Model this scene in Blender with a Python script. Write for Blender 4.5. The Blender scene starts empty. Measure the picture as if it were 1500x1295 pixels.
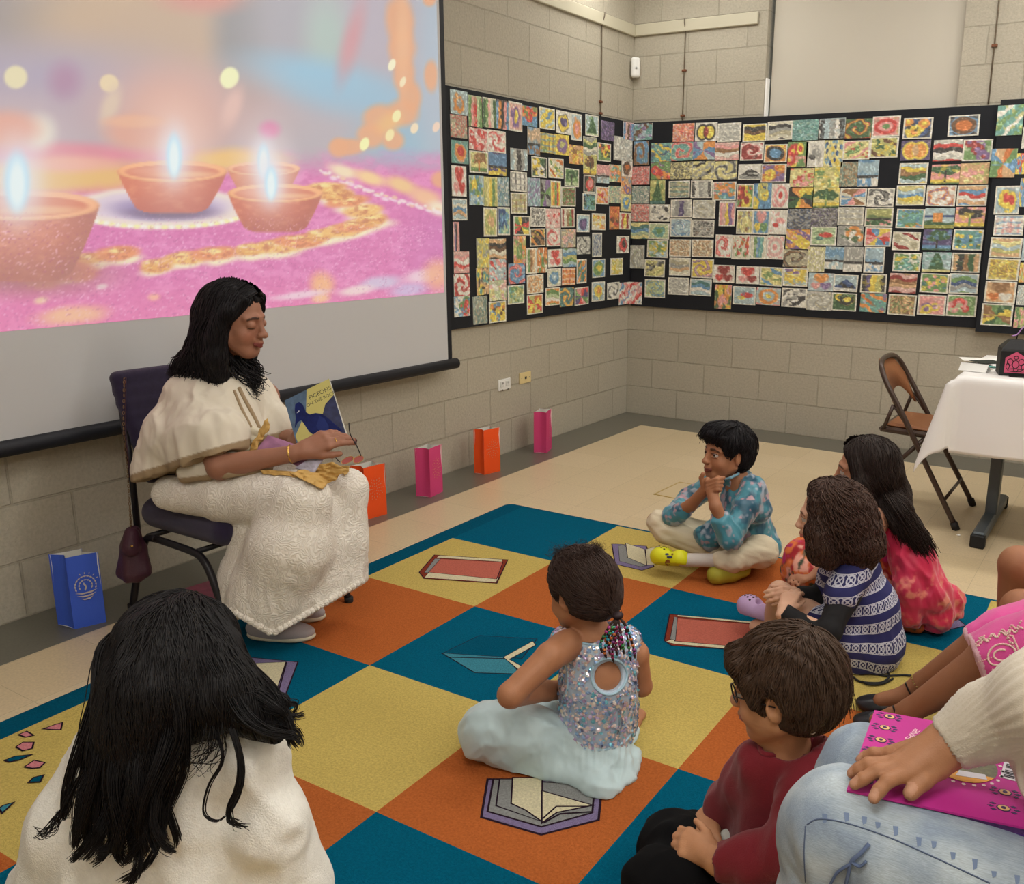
import bpy, math, random
import numpy as np
from mathutils import Vector, Matrix, Euler
random.seed(7)
RNG = np.random.default_rng(11)
PI = math.pi
sc = bpy.context.scene
COL = sc.collection

# ------------------------------------------------------------------ camera model (solved from the block courses, the board and the rug grid)
FPX, PCX, PCY = 1338.01, 868.09, 653.2
CAM = np.array([3.2036, -5.7766, 1.3613])
YAW, PITCH, ROLL = -0.54320, -0.24070, 0.0124
def _axes():
    f = np.array([math.sin(YAW)*math.cos(PITCH), math.cos(YAW)*math.cos(PITCH), math.sin(PITCH)])
    r = np.array([math.cos(YAW), -math.sin(YAW), 0.0]); u = np.cross(r, f)
    c, s = math.cos(ROLL), math.sin(ROLL)
    return c*r+s*u, -s*r+c*u, f
CR, CU, CF = _axes()
def P(px, py, t):
    """world point seen at (px,py), t metres in front of the lens"""
    return CAM + t*(CF + CR*(px-PCX)/FPX - CU*(py-PCY)/FPX)
def hit(px, py, ax, val):
    d = CF + CR*(px-PCX)/FPX - CU*(py-PCY)/FPX
    return CAM + d*(val-CAM[ax])/d[ax]
def proj(X):
    d = np.asarray(X, float)-CAM
    z = d@CF
    return np.stack([PCX+FPX*(d@CR)/z, PCY-FPX*(d@CU)/z], -1)
def dep(X): return float((np.asarray(X)-CAM)@CF)
def cv(a, b, c):
    """direction given as (image right, up, away from lens)"""
    v = CR*a+CU*b+CF*c
    return v/np.linalg.norm(v)
def nrm(v):
    v = np.asarray(v, float); return v/max(1e-9, np.linalg.norm(v))

# ------------------------------------------------------------------ colours and materials
def lin(c):
    return tuple(((v/255)/12.92 if v/255 <= .04045 else ((v/255+.055)/1.055)**2.4) for v in c[:3])
def lina(a):
    a = np.asarray(a, float)/255
    return np.where(a <= .04045, a/12.92, ((a+.055)/1.055)**2.4)
MATS = {}
def mat(name, c=(200,200,200), rough=.6, metal=0, bump=0, bscale=200, var=0, vscale=30, spec=.4, sheen=0, emit=0, trans=0, sss=0, attr=False, coat=0, detail=4, stretch=None):
    if name in MATS: return MATS[name]
    m = bpy.data.materials.new(name); m.use_nodes = True
    nt = m.node_tree; b = nt.nodes['Principled BSDF']
    col = (*lin(c), 1)
    b.inputs['Base Color'].default_value = col
    b.inputs['Roughness'].default_value = rough
    b.inputs['Metallic'].default_value = metal
    b.inputs['Specular IOR Level'].default_value = spec
    if sheen: b.inputs['Sheen Weight'].default_value = sheen; b.inputs['Sheen Roughness'].default_value = .5
    if coat: b.inputs['Coat Weight'].default_value = coat
    if trans: b.inputs['Transmission Weight'].default_value = trans
    if sss:
        b.inputs['Subsurface Weight'].default_value = sss
        b.inputs['Subsurface Radius'].default_value = (.02, .008, .004)
        b.inputs['Subsurface Scale'].default_value = .6
    if emit: b.inputs['Emission Color'].default_value = col; b.inputs['Emission Strength'].default_value = emit
    tc = nt.nodes.new('ShaderNodeTexCoord')
    src = tc.outputs['Object']
    if stretch:
        mp = nt.nodes.new('ShaderNodeMapping'); mp.inputs['Scale'].default_value = stretch
        nt.links.new(src, mp.inputs['Vector']); src = mp.outputs['Vector']
    if attr:
        at = nt.nodes.new('ShaderNodeAttribute'); at.attribute_name = 'Col'
        nt.links.new(at.outputs['Color'], b.inputs['Base Color'])
        if emit: nt.links.new(at.outputs['Color'], b.inputs['Emission Color'])
        base = at.outputs['Color']
    else: base = None
    if var:
        n = nt.nodes.new('ShaderNodeTexNoise'); n.inputs['Scale'].default_value = vscale; n.inputs['Detail'].default_value = detail
        nt.links.new(src, n.inputs['Vector'])
        mr = nt.nodes.new('ShaderNodeMapRange'); mr.inputs['From Min'].default_value = .3; mr.inputs['From Max'].default_value = .7
        mr.inputs['To Min'].default_value = 1-var; mr.inputs['To Max'].default_value = 1+var
        nt.links.new(n.outputs['Fac'], mr.inputs['Value'])
        mx = nt.nodes.new('ShaderNodeMix'); mx.data_type = 'RGBA'; mx.blend_type = 'MULTIPLY'; mx.inputs['Factor'].default_value = 1
        mx.inputs['A'].default_value = col
        if base: nt.links.new(base, mx.inputs['A'])
        nt.links.new(mr.outputs['Result'], mx.inputs['B'])
        nt.links.new(mx.outputs['Result'], b.inputs['Base Color'])
    if bump:
        n = nt.nodes.new('ShaderNodeTexNoise'); n.inputs['Scale'].default_value = bscale; n.inputs['Detail'].default_value = 4
        nt.links.new(src, n.inputs['Vector'])
        bp = nt.nodes.new('ShaderNodeBump'); bp.inputs['Strength'].default_value = min(1, bump); bp.inputs['Distance'].default_value = .004*max(1, bump)
        nt.links.new(n.outputs['Fac'], bp.inputs['Height']); nt.links.new(bp.outputs['Normal'], b.inputs['Normal'])
    MATS[name] = m
    return m

# ------------------------------------------------------------------ objects
def link(name, verts, faces, mats, parent=None, smooth=False, idx=None, cols=None, keep=False):
    me = bpy.data.meshes.new(name)
    v = np.asarray(verts, float)
    if parent is None and not keep and len(v):
        lo, hi = v.min(0), v.max(0)
        org = np.array([(lo[0]+hi[0])/2, (lo[1]+hi[1])/2, lo[2]])
    else: org = np.zeros(3)
    if isinstance(faces, np.ndarray):
        fa = faces
        me.vertices.add(len(v)); me.vertices.foreach_set('co', (v-org).astype('f').ravel())
        k = fa.shape[1]
        me.loops.add(fa.size); me.loops.foreach_set('vertex_index', fa.astype('i').ravel())
        me.polygons.add(len(fa)); me.polygons.foreach_set('loop_start', np.arange(len(fa), dtype='i')*k)
        me.polygons.foreach_set('loop_total', np.full(len(fa), k, 'i'))
        me.update(calc_edges=True)
    else:
        me.from_pydata((v-org).tolist(), [], [list(map(int, f)) for f in faces])
    if not isinstance(mats, (list, tuple)): mats = [mats]
    for m in mats: me.materials.append(m)
    if idx is not None: me.polygons.foreach_set('material_index', np.asarray(idx, 'i'))
    if smooth: me.polygons.foreach_set('use_smooth', np.ones(len(me.polygons), bool))
    if cols is not None:
        a = me.color_attributes.new('Col', 'FLOAT_COLOR', 'POINT')
        c4 = np.ones((len(v), 4), 'f'); c4[:, :3] = cols
        a.data.foreach_set('color', c4.ravel())
    me.update()
    o = bpy.data.objects.new(name, me); COL.objects.link(o)
    if parent is not None:
        o.parent = parent
        if parent.type == 'EMPTY' or True:
            M = Matrix.Translation(world_loc(parent)); o.matrix_parent_inverse = M.inverted()
        o['wl'] = [0.0, 0.0, 0.0]
    else:
        o.location = org; o['wl'] = [float(a) for a in org]
    return o
def world_loc(o):
    w = o.get('wl')
    return Vector(w) if w is not None else Vector((0, 0, 0))
def tag(o, label=None, cat=None, group=None, kind=None):
    if label: o['label'] = label
    if cat: o['category'] = cat
    if group: o['group'] = group
    if kind: o['kind'] = kind
    return o
def thing(name, loc, label, cat, group=None):
    o = bpy.data.objects.new(name, None); COL.objects.link(o); o.empty_display_size = .05
    o.location = loc; o['wl'] = [float(a) for a in loc]
    return tag(o, label, cat, group)
def structure(o): o['kind'] = 'structure'; return o

class MB:
    """collects shapes for one mesh"""
    def __init__(s): s.v = []; s.f = []; s.i = []; s.m = 0
    def add(s, v, f, m=None):
        n = len(s.v); s.v += [tuple(map(float, q)) for q in v]; s.f += [[n+k for k in q] for q in f]
        s.i += [s.m if m is None else m]*len(f); return s
    def box(s, c, size, rot=None, m=None, bev=0):
        c = np.array(c, float); h = np.array(size, float)/2
        if bev:
            V = []; F = []
            b = min(bev, min(h)*.9)
            # chamfered box: 24 verts
            idx = {}
            for sx in (-1, 1):
                for sy in (-1, 1):
                    for sz in (-1, 1):
                        for a in range(3):
                            p = np.array([sx, sy, sz])*(h-b); p[a] = (sx, sy, sz)[a]*h[a]
                            idx[(sx, sy, sz, a)] = len(V); V.append(p)
            for a in range(3):
                o1, o2 = [k for k in range(3) if k != a]
                for sg in (-1, 1):
                    q = []
                    for (p1, p2) in ((-1, -1), (1, -1), (1, 1), (-1, 1)):
                        k = [0, 0, 0]; k[a] = sg; k[o1] = p1; k[o2] = p2; q.append(idx[(*k, a)])
                    F.append(q)
                    # edges handled below
            for a in range(3):
                o1, o2 = [k for k in range(3) if k != a]
                for p1 in (-1, 1):
                    for p2 in (-1, 1):
                        k0 = [0]*3; k1 = [0]*3
                        k0[a] = -1; k1[a] = 1
                        for k in (k0, k1): k[o1] = p1; k[o2] = p2
                        F.append([idx[(*k0, o1)], idx[(*k1, o1)], idx[(*k1, o2)], idx[(*k0, o2)]])
            for sx in (-1, 1):
                for sy in (-1, 1):
                    for sz in (-1, 1): F.append([idx[(sx, sy, sz, a)] for a in range(3)])
            V = np.array(V)
            # make windings outward
            F2 = []
            for q in F:
                n = np.cross(V[q[1]]-V[q[0]], V[q[2]]-V[q[0]])
                F2.append(q if n@V[q].mean(0) > 0 else q[::-1])
            F = F2
        else:
            V = np.array([[x, y, z] for x in (-1, 1) for y in (-1, 1) for z in (-1, 1)])*h
            F = [[0, 1, 3, 2], [4, 6, 7, 5], [0, 4, 5, 1], [2, 3, 7, 6], [0, 2, 6, 4], [1, 5, 7, 3]]
        if rot is not None:
            R = np.array(rot.to_matrix() if hasattr(rot, 'to_matrix') else rot); V = V@R.T
        return s.add(V+c, F, m)
    def tube(s, pts, r, n=8, m=None, caps=True, flat=None):
        pts = [np.array(p, float) for p in pts]; k = len(pts)
        rs = r if isinstance(r, (list, tuple, np.ndarray)) else [r]*k
        V = []; F = []
        t0 = nrm(pts[1]-pts[0]); a = np.array([0, 0, 1.]) if abs(t0[2]) < .9 else np.array([1., 0, 0])
        x = nrm(np.cross(a, t0))
        for i in range(k):
            t = nrm(pts[min(i+1, k-1)]-pts[max(i-1, 0)])
            x = nrm(x-t*(x@t)); y = np.cross(t, x)
            for j in range(n):
                th = 2*PI*j/n
                V.append(pts[i]+rs[i]*(math.cos(th)*x+math.sin(th)*y*(flat or 1)))
        for i in range(k-1):
            for j in range(n):
                F.append([i*n+j, i*n+(j+1) % n, (i+1)*n+(j+1) % n, (i+1)*n+j])
        if caps: F.append(list(range(n))[::-1]); F.append([(k-1)*n+j for j in range(n)])
        return s.add(V, F, m)
    def ell(s, c, r, rot=None, nu=16, nv=10, m=None):
        V = []; F = []
        for i in range(nv+1):
            ph = PI*i/nv
            for j in range(nu):
                th = 2*PI*j/nu
                V.append([math.sin(ph)*math.cos(th)*r[0], math.sin(ph)*math.sin(th)*r[1], math.cos(ph)*r[2]])
        for i in range(nv):
            for j in range(nu):
                F.append([i*nu+j, (i+1)*nu+j, (i+1)*nu+(j+1) % nu, i*nu+(j+1) % nu])
        V = np.array(V)
        if rot is not None: V = V@np.array(rot).T
        return s.add(V+np.array(c, float), F, m)
    def poly(s, pts, nvec, th, m=None):
        """flat polygon given thickness along nvec"""
        pts = [np.array(p, float) for p in pts]; n = nrm(nvec)*th; k = len(pts)
        V = pts+[p+n for p in pts]
        nn = sum(np.cross(pts[i]-pts[0], pts[(i+1) % k]-pts[0]) for i in range(k))
        top = [k+i for i in range(k)]; bot = list(range(k))[::-1]
        F = [top, bot]+[[i, (i+1) % k, k+(i+1) % k, k+i] for i in range(k)]
        if nn@n < 0: F = [f[::-1] for f in F]
        return s.add(V, F, m)
    def build(s, name, mats, parent=None, smooth=False, keep=False):
        return link(name, s.v, s.f, mats, parent, smooth, s.i if isinstance(mats, (list, tuple)) else None, keep=keep)

def smooth_path(pts, n=24):
    pts = [np.array(p, float) for p in pts]
    if len(pts) < 3: return [pts[0]+(pts[-1]-pts[0])*i/(n-1) for i in range(n)]
    Q = [2*pts[0]-pts[1]]+pts+[2*pts[-1]-pts[-2]]; out = []
    m = len(pts)-1
    for i in range(n):
        s_ = i*m/(n-1); k = min(int(s_), m-1); t = s_-k
        p0, p1, p2, p3 = Q[k:k+4]
        out.append(.5*((2*p1)+(p2-p0)*t+(2*p0-5*p1+4*p2-p3)*t*t+(3*p1-p0-3*p2+p3)*t**3))
    return out
def text_mesh(s, size, name='tmp'):
    cu = bpy.data.curves.new(name, 'FONT'); cu.body = s; cu.size = size; cu.align_x = 'CENTER'; cu.align_y = 'CENTER'
    o = bpy.data.objects.new(name, cu); COL.objects.link(o)
    dg = bpy.context.evaluated_depsgraph_get(); me = bpy.data.meshes.new_from_object(o.evaluated_get(dg))
    V = [tuple(v.co) for v in me.vertices]; F = [list(p.vertices) for p in me.polygons]
    bpy.data.objects.remove(o); bpy.data.curves.remove(cu); bpy.data.meshes.remove(me)
    return V, F

# ------------------------------------------------------------------ cheap value noise
_perm = RNG.random((64, 64, 64))
def vnoise(p, s=1.0, seed=0):
    q = np.asarray(p, float)*s+seed*17.3
    i = np.floor(q).astype(int); f = q-i; f = f*f*(3-2*f)
    i &= 63; j = (i+1) & 63
    a = _perm
    x0, y0, z0 = i[..., 0], i[..., 1], i[..., 2]; x1, y1, z1 = j[..., 0], j[..., 1], j[..., 2]
    fx, fy, fz = f[..., 0], f[..., 1], f[..., 2]
    def L(u, v, t): return u+(v-u)*t
    return L(L(L(a[x0, y0, z0], a[x1, y0, z0], fx), L(a[x0, y1, z0], a[x1, y1, z0], fx), fy),
             L(L(a[x0, y0, z1], a[x1, y0, z1], fx), L(a[x0, y1, z1], a[x1, y1, z1], fx), fy), fz)
def fbm(p, s=1, o=3, seed=0):
    r = 0; am = .5; t = 0
    for k in range(o): r = r+am*vnoise(p, s*2**k, seed+k); t += am; am *= .5
    return r/t

# ------------------------------------------------------------------ signed distance bodies
class Body:
    def __init__(s): s.p = []
    def cone(s, a, b, ra, rb=None, k=.02, sub=False):
        a = np.array(a, float); b = np.array(b, float); rb = ra if rb is None else rb
        s.p.append(('c', a, b, ra, rb, k, sub)); return s
    def chain(s, pts, rs, k=.02):
        for i in range(len(pts)-1): s.cone(pts[i], pts[i+1], rs[i], rs[i+1], k)
        return s
    def ell(s, c, r, R=None, k=.02, sub=False):
        R = np.eye(3) if R is None else np.array(R, float)   # columns = axes
        s.p.append(('e', np.array(c, float), np.array(r, float), R, None, k, sub)); return s
    def cut(s, pt, n, k=.004):
        """remove everything on the side n points to"""
        s.p.append(('h', np.array(pt, float), nrm(n), None, None, k, True)); return s
    def bbox(s, pad=.02):
        lo = np.full(3, 1e9); hi = -lo
        for p in s.p:
            if p[6]: continue
            if p[0] == 'c':
                for c, r in ((p[1], p[3]), (p[2], p[4])): lo = np.minimum(lo, c-r); hi = np.maximum(hi, c+r)
            else:
                e = np.sqrt(((p[3]*p[2])**2).sum(1)); lo = np.minimum(lo, p[1]-e); hi = np.maximum(hi, p[1]+e)
        return lo-pad, hi+pad
    def field(s, lo, n, h):
        F = np.full(n, 1.0, 'f'); ax = [lo[k]+h*np.arange(n[k]) for k in range(3)]
        for p in s.p:
            k = p[5]; pad = k+2.5*h
            if p[0] == 'c':
                l = np.minimum(p[1]-p[3], p[2]-p[4])-pad; u = np.maximum(p[1]+p[3], p[2]+p[4])+pad
            elif p[0] == 'e':
                e = np.sqrt(((p[3]*p[2])**2).sum(1)); l = p[1]-e-pad; u = p[1]+e+pad
            else: l, u = np.full(3, -1e9), np.full(3, 1e9)
            i0 = np.clip(np.floor((l-lo)/h).astype(int), 0, n) if p[0] != 'h' else np.zeros(3, int)
            i1 = np.clip(np.ceil((u-lo)/h).astype(int)+1, 0, n) if p[0] != 'h' else np.array(n)
            if (i1 <= i0).any(): continue
            sl = tuple(slice(i0[q], i1[q]) for q in range(3))
            X = ax[0][sl[0]][:, None, None].astype('f'); Y = ax[1][sl[1]][None, :, None].astype('f'); Z = ax[2][sl[2]][None, None, :].astype('f')
            if p[0] == 'c':
                a, b, ra, rb = p[1:5]; d = b-a; L2 = max(d@d, 1e-12)
                t = np.clip(((X-a[0])*d[0]+(Y-a[1])*d[1]+(Z-a[2])*d[2])/L2, 0, 1)
                D = np.sqrt((X-a[0]-t*d[0])**2+(Y-a[1]-t*d[1])**2+(Z-a[2]-t*d[2])**2)-(ra+(rb-ra)*t)
            elif p[0] == 'e':
                c, r, R = p[1:4]
                x = X-c[0]; y = Y-c[1]; z = Z-c[2]
                q = [(x*R[0, j]+y*R[1, j]+z*R[2, j])/r[j] for j in range(3)]
                k0 = np.sqrt(q[0]**2+q[1]**2+q[2]**2)
                k1 = np.sqrt((q[0]/r[0])**2+(q[1]/r[1])**2+(q[2]/r[2])**2)+1e-9
                D = k0*(k0-1)/k1
            else:
                D = -((X-p[1][0])*p[2][0]+(Y-p[1][1])*p[2][1]+(Z-p[1][2])*p[2][2])
            G = F[sl]
            if not p[6]:
                if k > 0:
                    hh = np.clip(k-np.abs(G-D), 0, None)/k; F[sl] = np.minimum(G, D)-hh*hh*k*.25
                else: F[sl] = np.minimum(G, D)
            else:
                D = -D
                hh = np.clip(k-np.abs(G-D), 0, None)/max(k, 1e-6); F[sl] = np.maximum(G, D)+hh*hh*k*.25
        return F
    def mesh(s, h=.006, lo=None, hi=None):
        if lo is None: lo, hi = s.bbox()
        lo = np.array(lo, float); hi = np.array(hi, float)
        n = np.ceil((hi-lo)/h).astype(int)+1
        F = s.field(lo, n, h)
        return nets(F, lo, h)
def nets(F, lo, h):
    nx, ny, nz = F.shape; S = F < 0
    c = np.zeros((nx-1, ny-1, nz-1), np.int8)
    for dx in (0, 1):
        for dy in (0, 1):
            for dz in (0, 1): c += S[dx:nx-1+dx, dy:ny-1+dy, dz:nz-1+dz]
    act = (c > 0) & (c < 8)
    I = np.argwhere(act); idm = np.full(act.shape, -1, np.int64); idm[act] = np.arange(len(I))
    acc = np.zeros((len(I), 3)); cnt = np.zeros(len(I))
    co = [(a, b, d) for a in (0, 1) for b in (0, 1) for d in (0, 1)]
    for a in co:
        for ax in range(3):
            if a[ax] == 1: continue
            b = list(a); b[ax] = 1
            va = F[I[:, 0]+a[0], I[:, 1]+a[1], I[:, 2]+a[2]]; vb = F[I[:, 0]+b[0], I[:, 1]+b[1], I[:, 2]+b[2]]
            m = (va < 0) != (vb < 0); t = np.where(m, va/(va-vb+1e-12*(va == vb)), 0)
            q = np.tile(np.array(a, float), (len(I), 1)); q[:, ax] += t
            acc[m] += q[m]; cnt[m] += 1
    V = lo+h*(I+acc/cnt[:, None])
    faces = []
    for ax in range(3):
        o1, o2 = (ax+1) % 3, (ax+2) % 3
        A = [slice(None)]*3; B = [slice(None)]*3
        A[ax] = slice(0, -1); B[ax] = slice(1, None)
        E = S[tuple(A)] != S[tuple(B)]
        J = np.argwhere(E)
        ok = (J[:, o1] > 0) & (J[:, o2] > 0) & (J[:, o1] < F.shape[o1]-1) & (J[:, o2] < F.shape[o2]-1)
        J = J[ok]
        if not len(J): continue
        inside = S[J[:, 0], J[:, 1], J[:, 2]]
        def cell(d1, d2):
            K = J.copy(); K[:, o1] -= d1; K[:, o2] -= d2; return idm[K[:, 0], K[:, 1], K[:, 2]]
        q = np.stack([cell(1, 1), cell(0, 1), cell(0, 0), cell(1, 0)], 1)
        q[~inside] = q[~inside][:, ::-1]
        faces.append(q)
    Q = np.concatenate(faces) if faces else np.zeros((0, 4), int)
    return V, Q[(Q >= 0).all(1)]
def vnormals(V, Q):
    n = np.cross(V[Q[:, 2]]-V[Q[:, 0]], V[Q[:, 3]]-V[Q[:, 1]]); N = np.zeros_like(V)
    for k in range(4): np.add.at(N, Q[:, k], n)
    return N/(np.linalg.norm(N, axis=1, keepdims=True)+1e-9)
def relax(V, Q, it=2, lam=.5):
    for _ in range(it):
        S = np.zeros_like(V); c = np.zeros(len(V))
        for k in range(4):
            a, b = Q[:, k], Q[:, (k+1) % 4]
            np.add.at(S, a, V[b]); np.add.at(c, a, 1); np.add.at(S, b, V[a]); np.add.at(c, b, 1)
        V = V+lam*(S/np.maximum(c, 1)[:, None]-V)
    return V
def join(*ms):
    V = []; Q = []; n = 0
    for v, q in ms: V.append(v); Q.append(q+n); n += len(v)
    return np.concatenate(V), np.concatenate(Q)
def basis(f, up=(0, 0, 1)):
    """columns right, forward, up"""
    f = nrm(f); r = nrm(np.cross(f, up)); u = np.cross(r, f)
    return np.stack([r, f, u], 1)
# ================================================================== the room
def block_mat(name, axis, shift):
    m = bpy.data.materials.new(name); m.use_nodes = True; nt = m.node_tree; b = nt.nodes['Principled BSDF']; L = nt.links.new; N = nt.nodes.new
    ge = N('ShaderNodeNewGeometry'); sp = N('ShaderNodeSeparateXYZ'); L(ge.outputs['Position'], sp.inputs[0])
    ad = N('ShaderNodeMath'); ad.operation = 'ADD'; ad.inputs[1].default_value = shift; L(sp.outputs[axis], ad.inputs[0])
    cb = N('ShaderNodeCombineXYZ'); L(ad.outputs[0], cb.inputs[0]); L(sp.outputs['Z'], cb.inputs[1])
    br = N('ShaderNodeTexBrick'); br.inputs['Scale'].default_value = 1; br.inputs['Brick Width'].default_value = .4064; br.inputs['Row Height'].default_value = .2032
    br.inputs['Mortar Size'].default_value = .0045; br.inputs['Mortar Smooth'].default_value = .25; br.offset = .5; br.offset_frequency = 2
    br.inputs['Color1'].default_value = (*lin((187, 180, 163)), 1); br.inputs['Color2'].default_value = (*lin((181, 174, 157)), 1); br.inputs['Mortar'].default_value = (*lin((172, 165, 148)), 1)
    L(cb.outputs[0], br.inputs['Vector'])
    n1 = N('ShaderNodeTexNoise'); n1.inputs['Scale'].default_value = 75; n1.inputs['Detail'].default_value = 6; n1.inputs['Roughness'].default_value = .65
    L(ge.outputs['Position'], n1.inputs['Vector'])
    n2 = N('ShaderNodeTexNoise'); n2.inputs['Scale'].default_value = 9; n2.inputs['Detail'].default_value = 5; L(ge.outputs['Position'], n2.inputs['Vector'])
    mr = N('ShaderNodeMapRange'); mr.inputs['From Min'].default_value = .3; mr.inputs['From Max'].default_value = .7; mr.inputs['To Min'].default_value = .86; mr.inputs['To Max'].default_value = 1.08
    L(n1.outputs['Fac'], mr.inputs['Value'])
    mx = N('ShaderNodeMix'); mx.data_type = 'RGBA'; mx.blend_type = 'MULTIPLY'; mx.inputs['Factor'].default_value = 1
    L(br.outputs['Color'], mx.inputs['A']); L(mr.outputs['Result'], mx.inputs['B']); L(mx.outputs['Result'], b.inputs['Base Color'])
    m1 = N('ShaderNodeMath'); m1.operation = 'MULTIPLY'; m1.inputs[1].default_value = -1.6; L(br.outputs['Fac'], m1.inputs[0])
    m2 = N('ShaderNodeMath'); m2.operation = 'MULTIPLY_ADD'; m2.inputs[1].default_value = .5; L(n2.outputs['Fac'], m2.inputs[0]); L(m1.outputs[0], m2.inputs[2])
    m3 = N('ShaderNodeMath'); m3.operation = 'MULTIPLY_ADD'; m3.inputs[1].default_value = .8; L(n1.outputs['Fac'], m3.inputs[0]); L(m2.outputs[0], m3.inputs[2])
    bp = N('ShaderNodeBump'); bp.inputs['Strength'].default_value = .9; bp.inputs['Distance'].default_value = .004; L(m3.outputs[0], bp.inputs['Height']); L(bp.outputs['Normal'], b.inputs['Normal'])
    b.inputs['Roughness'].default_value = .62; b.inputs['Specular IOR Level'].default_value = .3
    return m
def floor_mat():
    m = bpy.data.materials.new('vinyl_tile'); m.use_nodes = True; nt = m.node_tree; b = nt.nodes['Principled BSDF']; L = nt.links.new; N = nt.nodes.new
    ge = N('ShaderNodeNewGeometry')
    br = N('ShaderNodeTexBrick'); br.inputs['Scale'].default_value = 1; br.inputs['Brick Width'].default_value = .3048; br.inputs['Row Height'].default_value = .3048
    br.offset = 0; br.inputs['Mortar Size'].default_value = .0012; br.inputs['Mortar Smooth'].default_value = .6
    br.inputs['Color1'].default_value = (*lin((213, 193, 158)), 1); br.inputs['Color2'].default_value = (*lin((207, 187, 150)), 1); br.inputs['Mortar'].default_value = (*lin((176, 158, 124)), 1)
    L(ge.outputs['Position'], br.inputs['Vector'])
    # dark border of one tile along the two walls
    sp = N('ShaderNodeSeparateXYZ'); L(ge.outputs['Position'], sp.inputs[0])
    a = N('ShaderNodeMath'); a.operation = 'LESS_THAN'; a.inputs[1].default_value = .30; L(sp.outputs['X'], a.inputs[0])
    c = N('ShaderNodeMath'); c.operation = 'GREATER_THAN'; c.inputs[1].default_value = -.325; L(sp.outputs['Y'], c.inputs[0])
    o = N('ShaderNodeMath'); o.operation = 'MAXIMUM'; L(a.outputs[0], o.inputs[0]); L(c.outputs[0], o.inputs[1])
    n1 = N('ShaderNodeTexNoise'); n1.inputs['Scale'].default_value = 120; n1.inputs['Detail'].default_value = 3; L(ge.outputs['Position'], n1.inputs['Vector'])
    mr = N('ShaderNodeMapRange'); mr.inputs['From Min'].default_value = .3; mr.inputs['From Max'].default_value = .7; mr.inputs['To Min'].default_value = .9; mr.inputs['To Max'].default_value = 1.07; L(n1.outputs['Fac'], mr.inputs['Value'])
    mb = N('ShaderNodeMix'); mb.data_type = 'RGBA'; L(o.outputs[0], mb.inputs['Factor']); L(br.outputs['Color'], mb.inputs['A']); mb.inputs['B'].default_value = (*lin((104, 101, 90)), 1)
    mx = N('ShaderNodeMix'); mx.data_type = 'RGBA'; mx.blend_type = 'MULTIPLY'; mx.inputs['Factor'].default_value = 1
    L(mb.outputs['Result'], mx.inputs['A']); L(mr.outputs['Result'], mx.inputs['B']); L(mx.outputs['Result'], b.inputs['Base Color'])
    b.inputs['Roughness'].default_value = .3; b.inputs['Specular IOR Level'].default_value = .45
    n2 = N('ShaderNodeTexNoise'); n2.inputs['Scale'].default_value = 40; L(ge.outputs['Position'], n2.inputs['Vector'])
    bp = N('ShaderNodeBump'); bp.inputs['Strength'].default_value = .12; bp.inputs['Distance'].default_value = .002; L(n2.outputs['Fac'], bp.inputs['Height']); L(bp.outputs['Normal'], b.inputs['Normal'])
    return m
WX, WY, WZ = 7.2, -9.0, 3.3
M_W1 = block_mat('painted_block_left', 'Y', 0.0); M_W2 = block_mat('painted_block_back', 'X', .2032)
def slab(name, lo, hi, m):
    lo = np.array(lo, float); hi = np.array(hi, float)
    return structure(MB().box((lo+hi)/2, hi-lo).build(name, m))
slab('floor', (-.2, WY-.2, -.1), (WX+.2, .4, 0), floor_mat())
slab('ceiling', (-.2, WY-.2, WZ), (WX+.2, .4, WZ+.1), mat('ceiling_tile', (225, 222, 214), .9, bump=.3, bscale=60))
slab('wall_left', (-.2, WY-.2, 0), (0, .2, WZ), M_W1)
slab('wall_right', (WX, WY-.2, 0), (WX+.2, .2, WZ), mat('plain_paint', (196, 188, 168), .8))
slab('wall_front', (0, WY-.2, 0), (WX, WY, WZ), mat('plain_paint'))
# back wall with a tall window opening between x=.93 and 2.11
bw = MB()
X0, X1, ZS = .945, 2.105, 1.2
for lo, hi in (((0, 0, 0), (X0, .2, WZ)), ((X1, 0, 0), (WX, .2, WZ)), ((X0, 0, 0), (X1, .2, ZS)), ((X0, 0, 3.15), (X1, .2, WZ))):
    lo = np.array(lo, float); hi = np.array(hi, float); bw.box((lo+hi)/2, hi-lo)
structure(bw.build('wall_back', M_W2))
# window behind the drawn roller blind
wm = mat('window_paint', (236, 234, 226), .4)
w = MB()
w.box((X0+.015, .15, (ZS+3.15)/2), (.03, .05, 3.15-ZS)).box((X1-.015, .15, (ZS+3.15)/2), (.03, .05, 3.15-ZS)).box(((X0+X1)/2, .15, ZS+.015), (X1-X0, .05, .03)).box(((X0+X1)/2, .15, 3.135), (X1-X0, .05, .03))
wo = structure(w.build('window_1', wm, keep=True)); wo['wl'] = [0, 0, 0]
gl = MB().box(((X0+X1)/2, .17, (ZS+3.15)/2), (X1-X0-.06, .006, 3.15-ZS-.06)).build('pane', mat('window_glass', (230, 240, 245), .03, trans=1), wo)
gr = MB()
gr.box((X0+.007, .03, 2.13), (.012, .05, .24), bev=.002)  # glowing white strip stands in for daylight leaking past the blind
structure(gr.build('light_leak_1', mat('daylight_leak', (244, 243, 238), .35, emit=.12)))
bl = MB()
nb = 40
V = []; F = []
for i in range(nb+1):
    x = X0+.022+(X1-.005-X0-.022)*i/nb
    for j, z in enumerate((1.3, 3.12)):
        V += [(x, .055+.0015*math.sin(i*.7), z)]
for i in range(nb): F.append([2*i, 2*i+2, 2*i+3, 2*i+1])
bl.add(V, F); bl.add([(a, b+.0015, c) for a, b, c in V], [f[::-1] for f in F])
rb = thing('roller_blind', ((X0+X1)/2, .055, 1.3), 'cream roller blind drawn down over the tall window behind the boards', 'blind')
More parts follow.
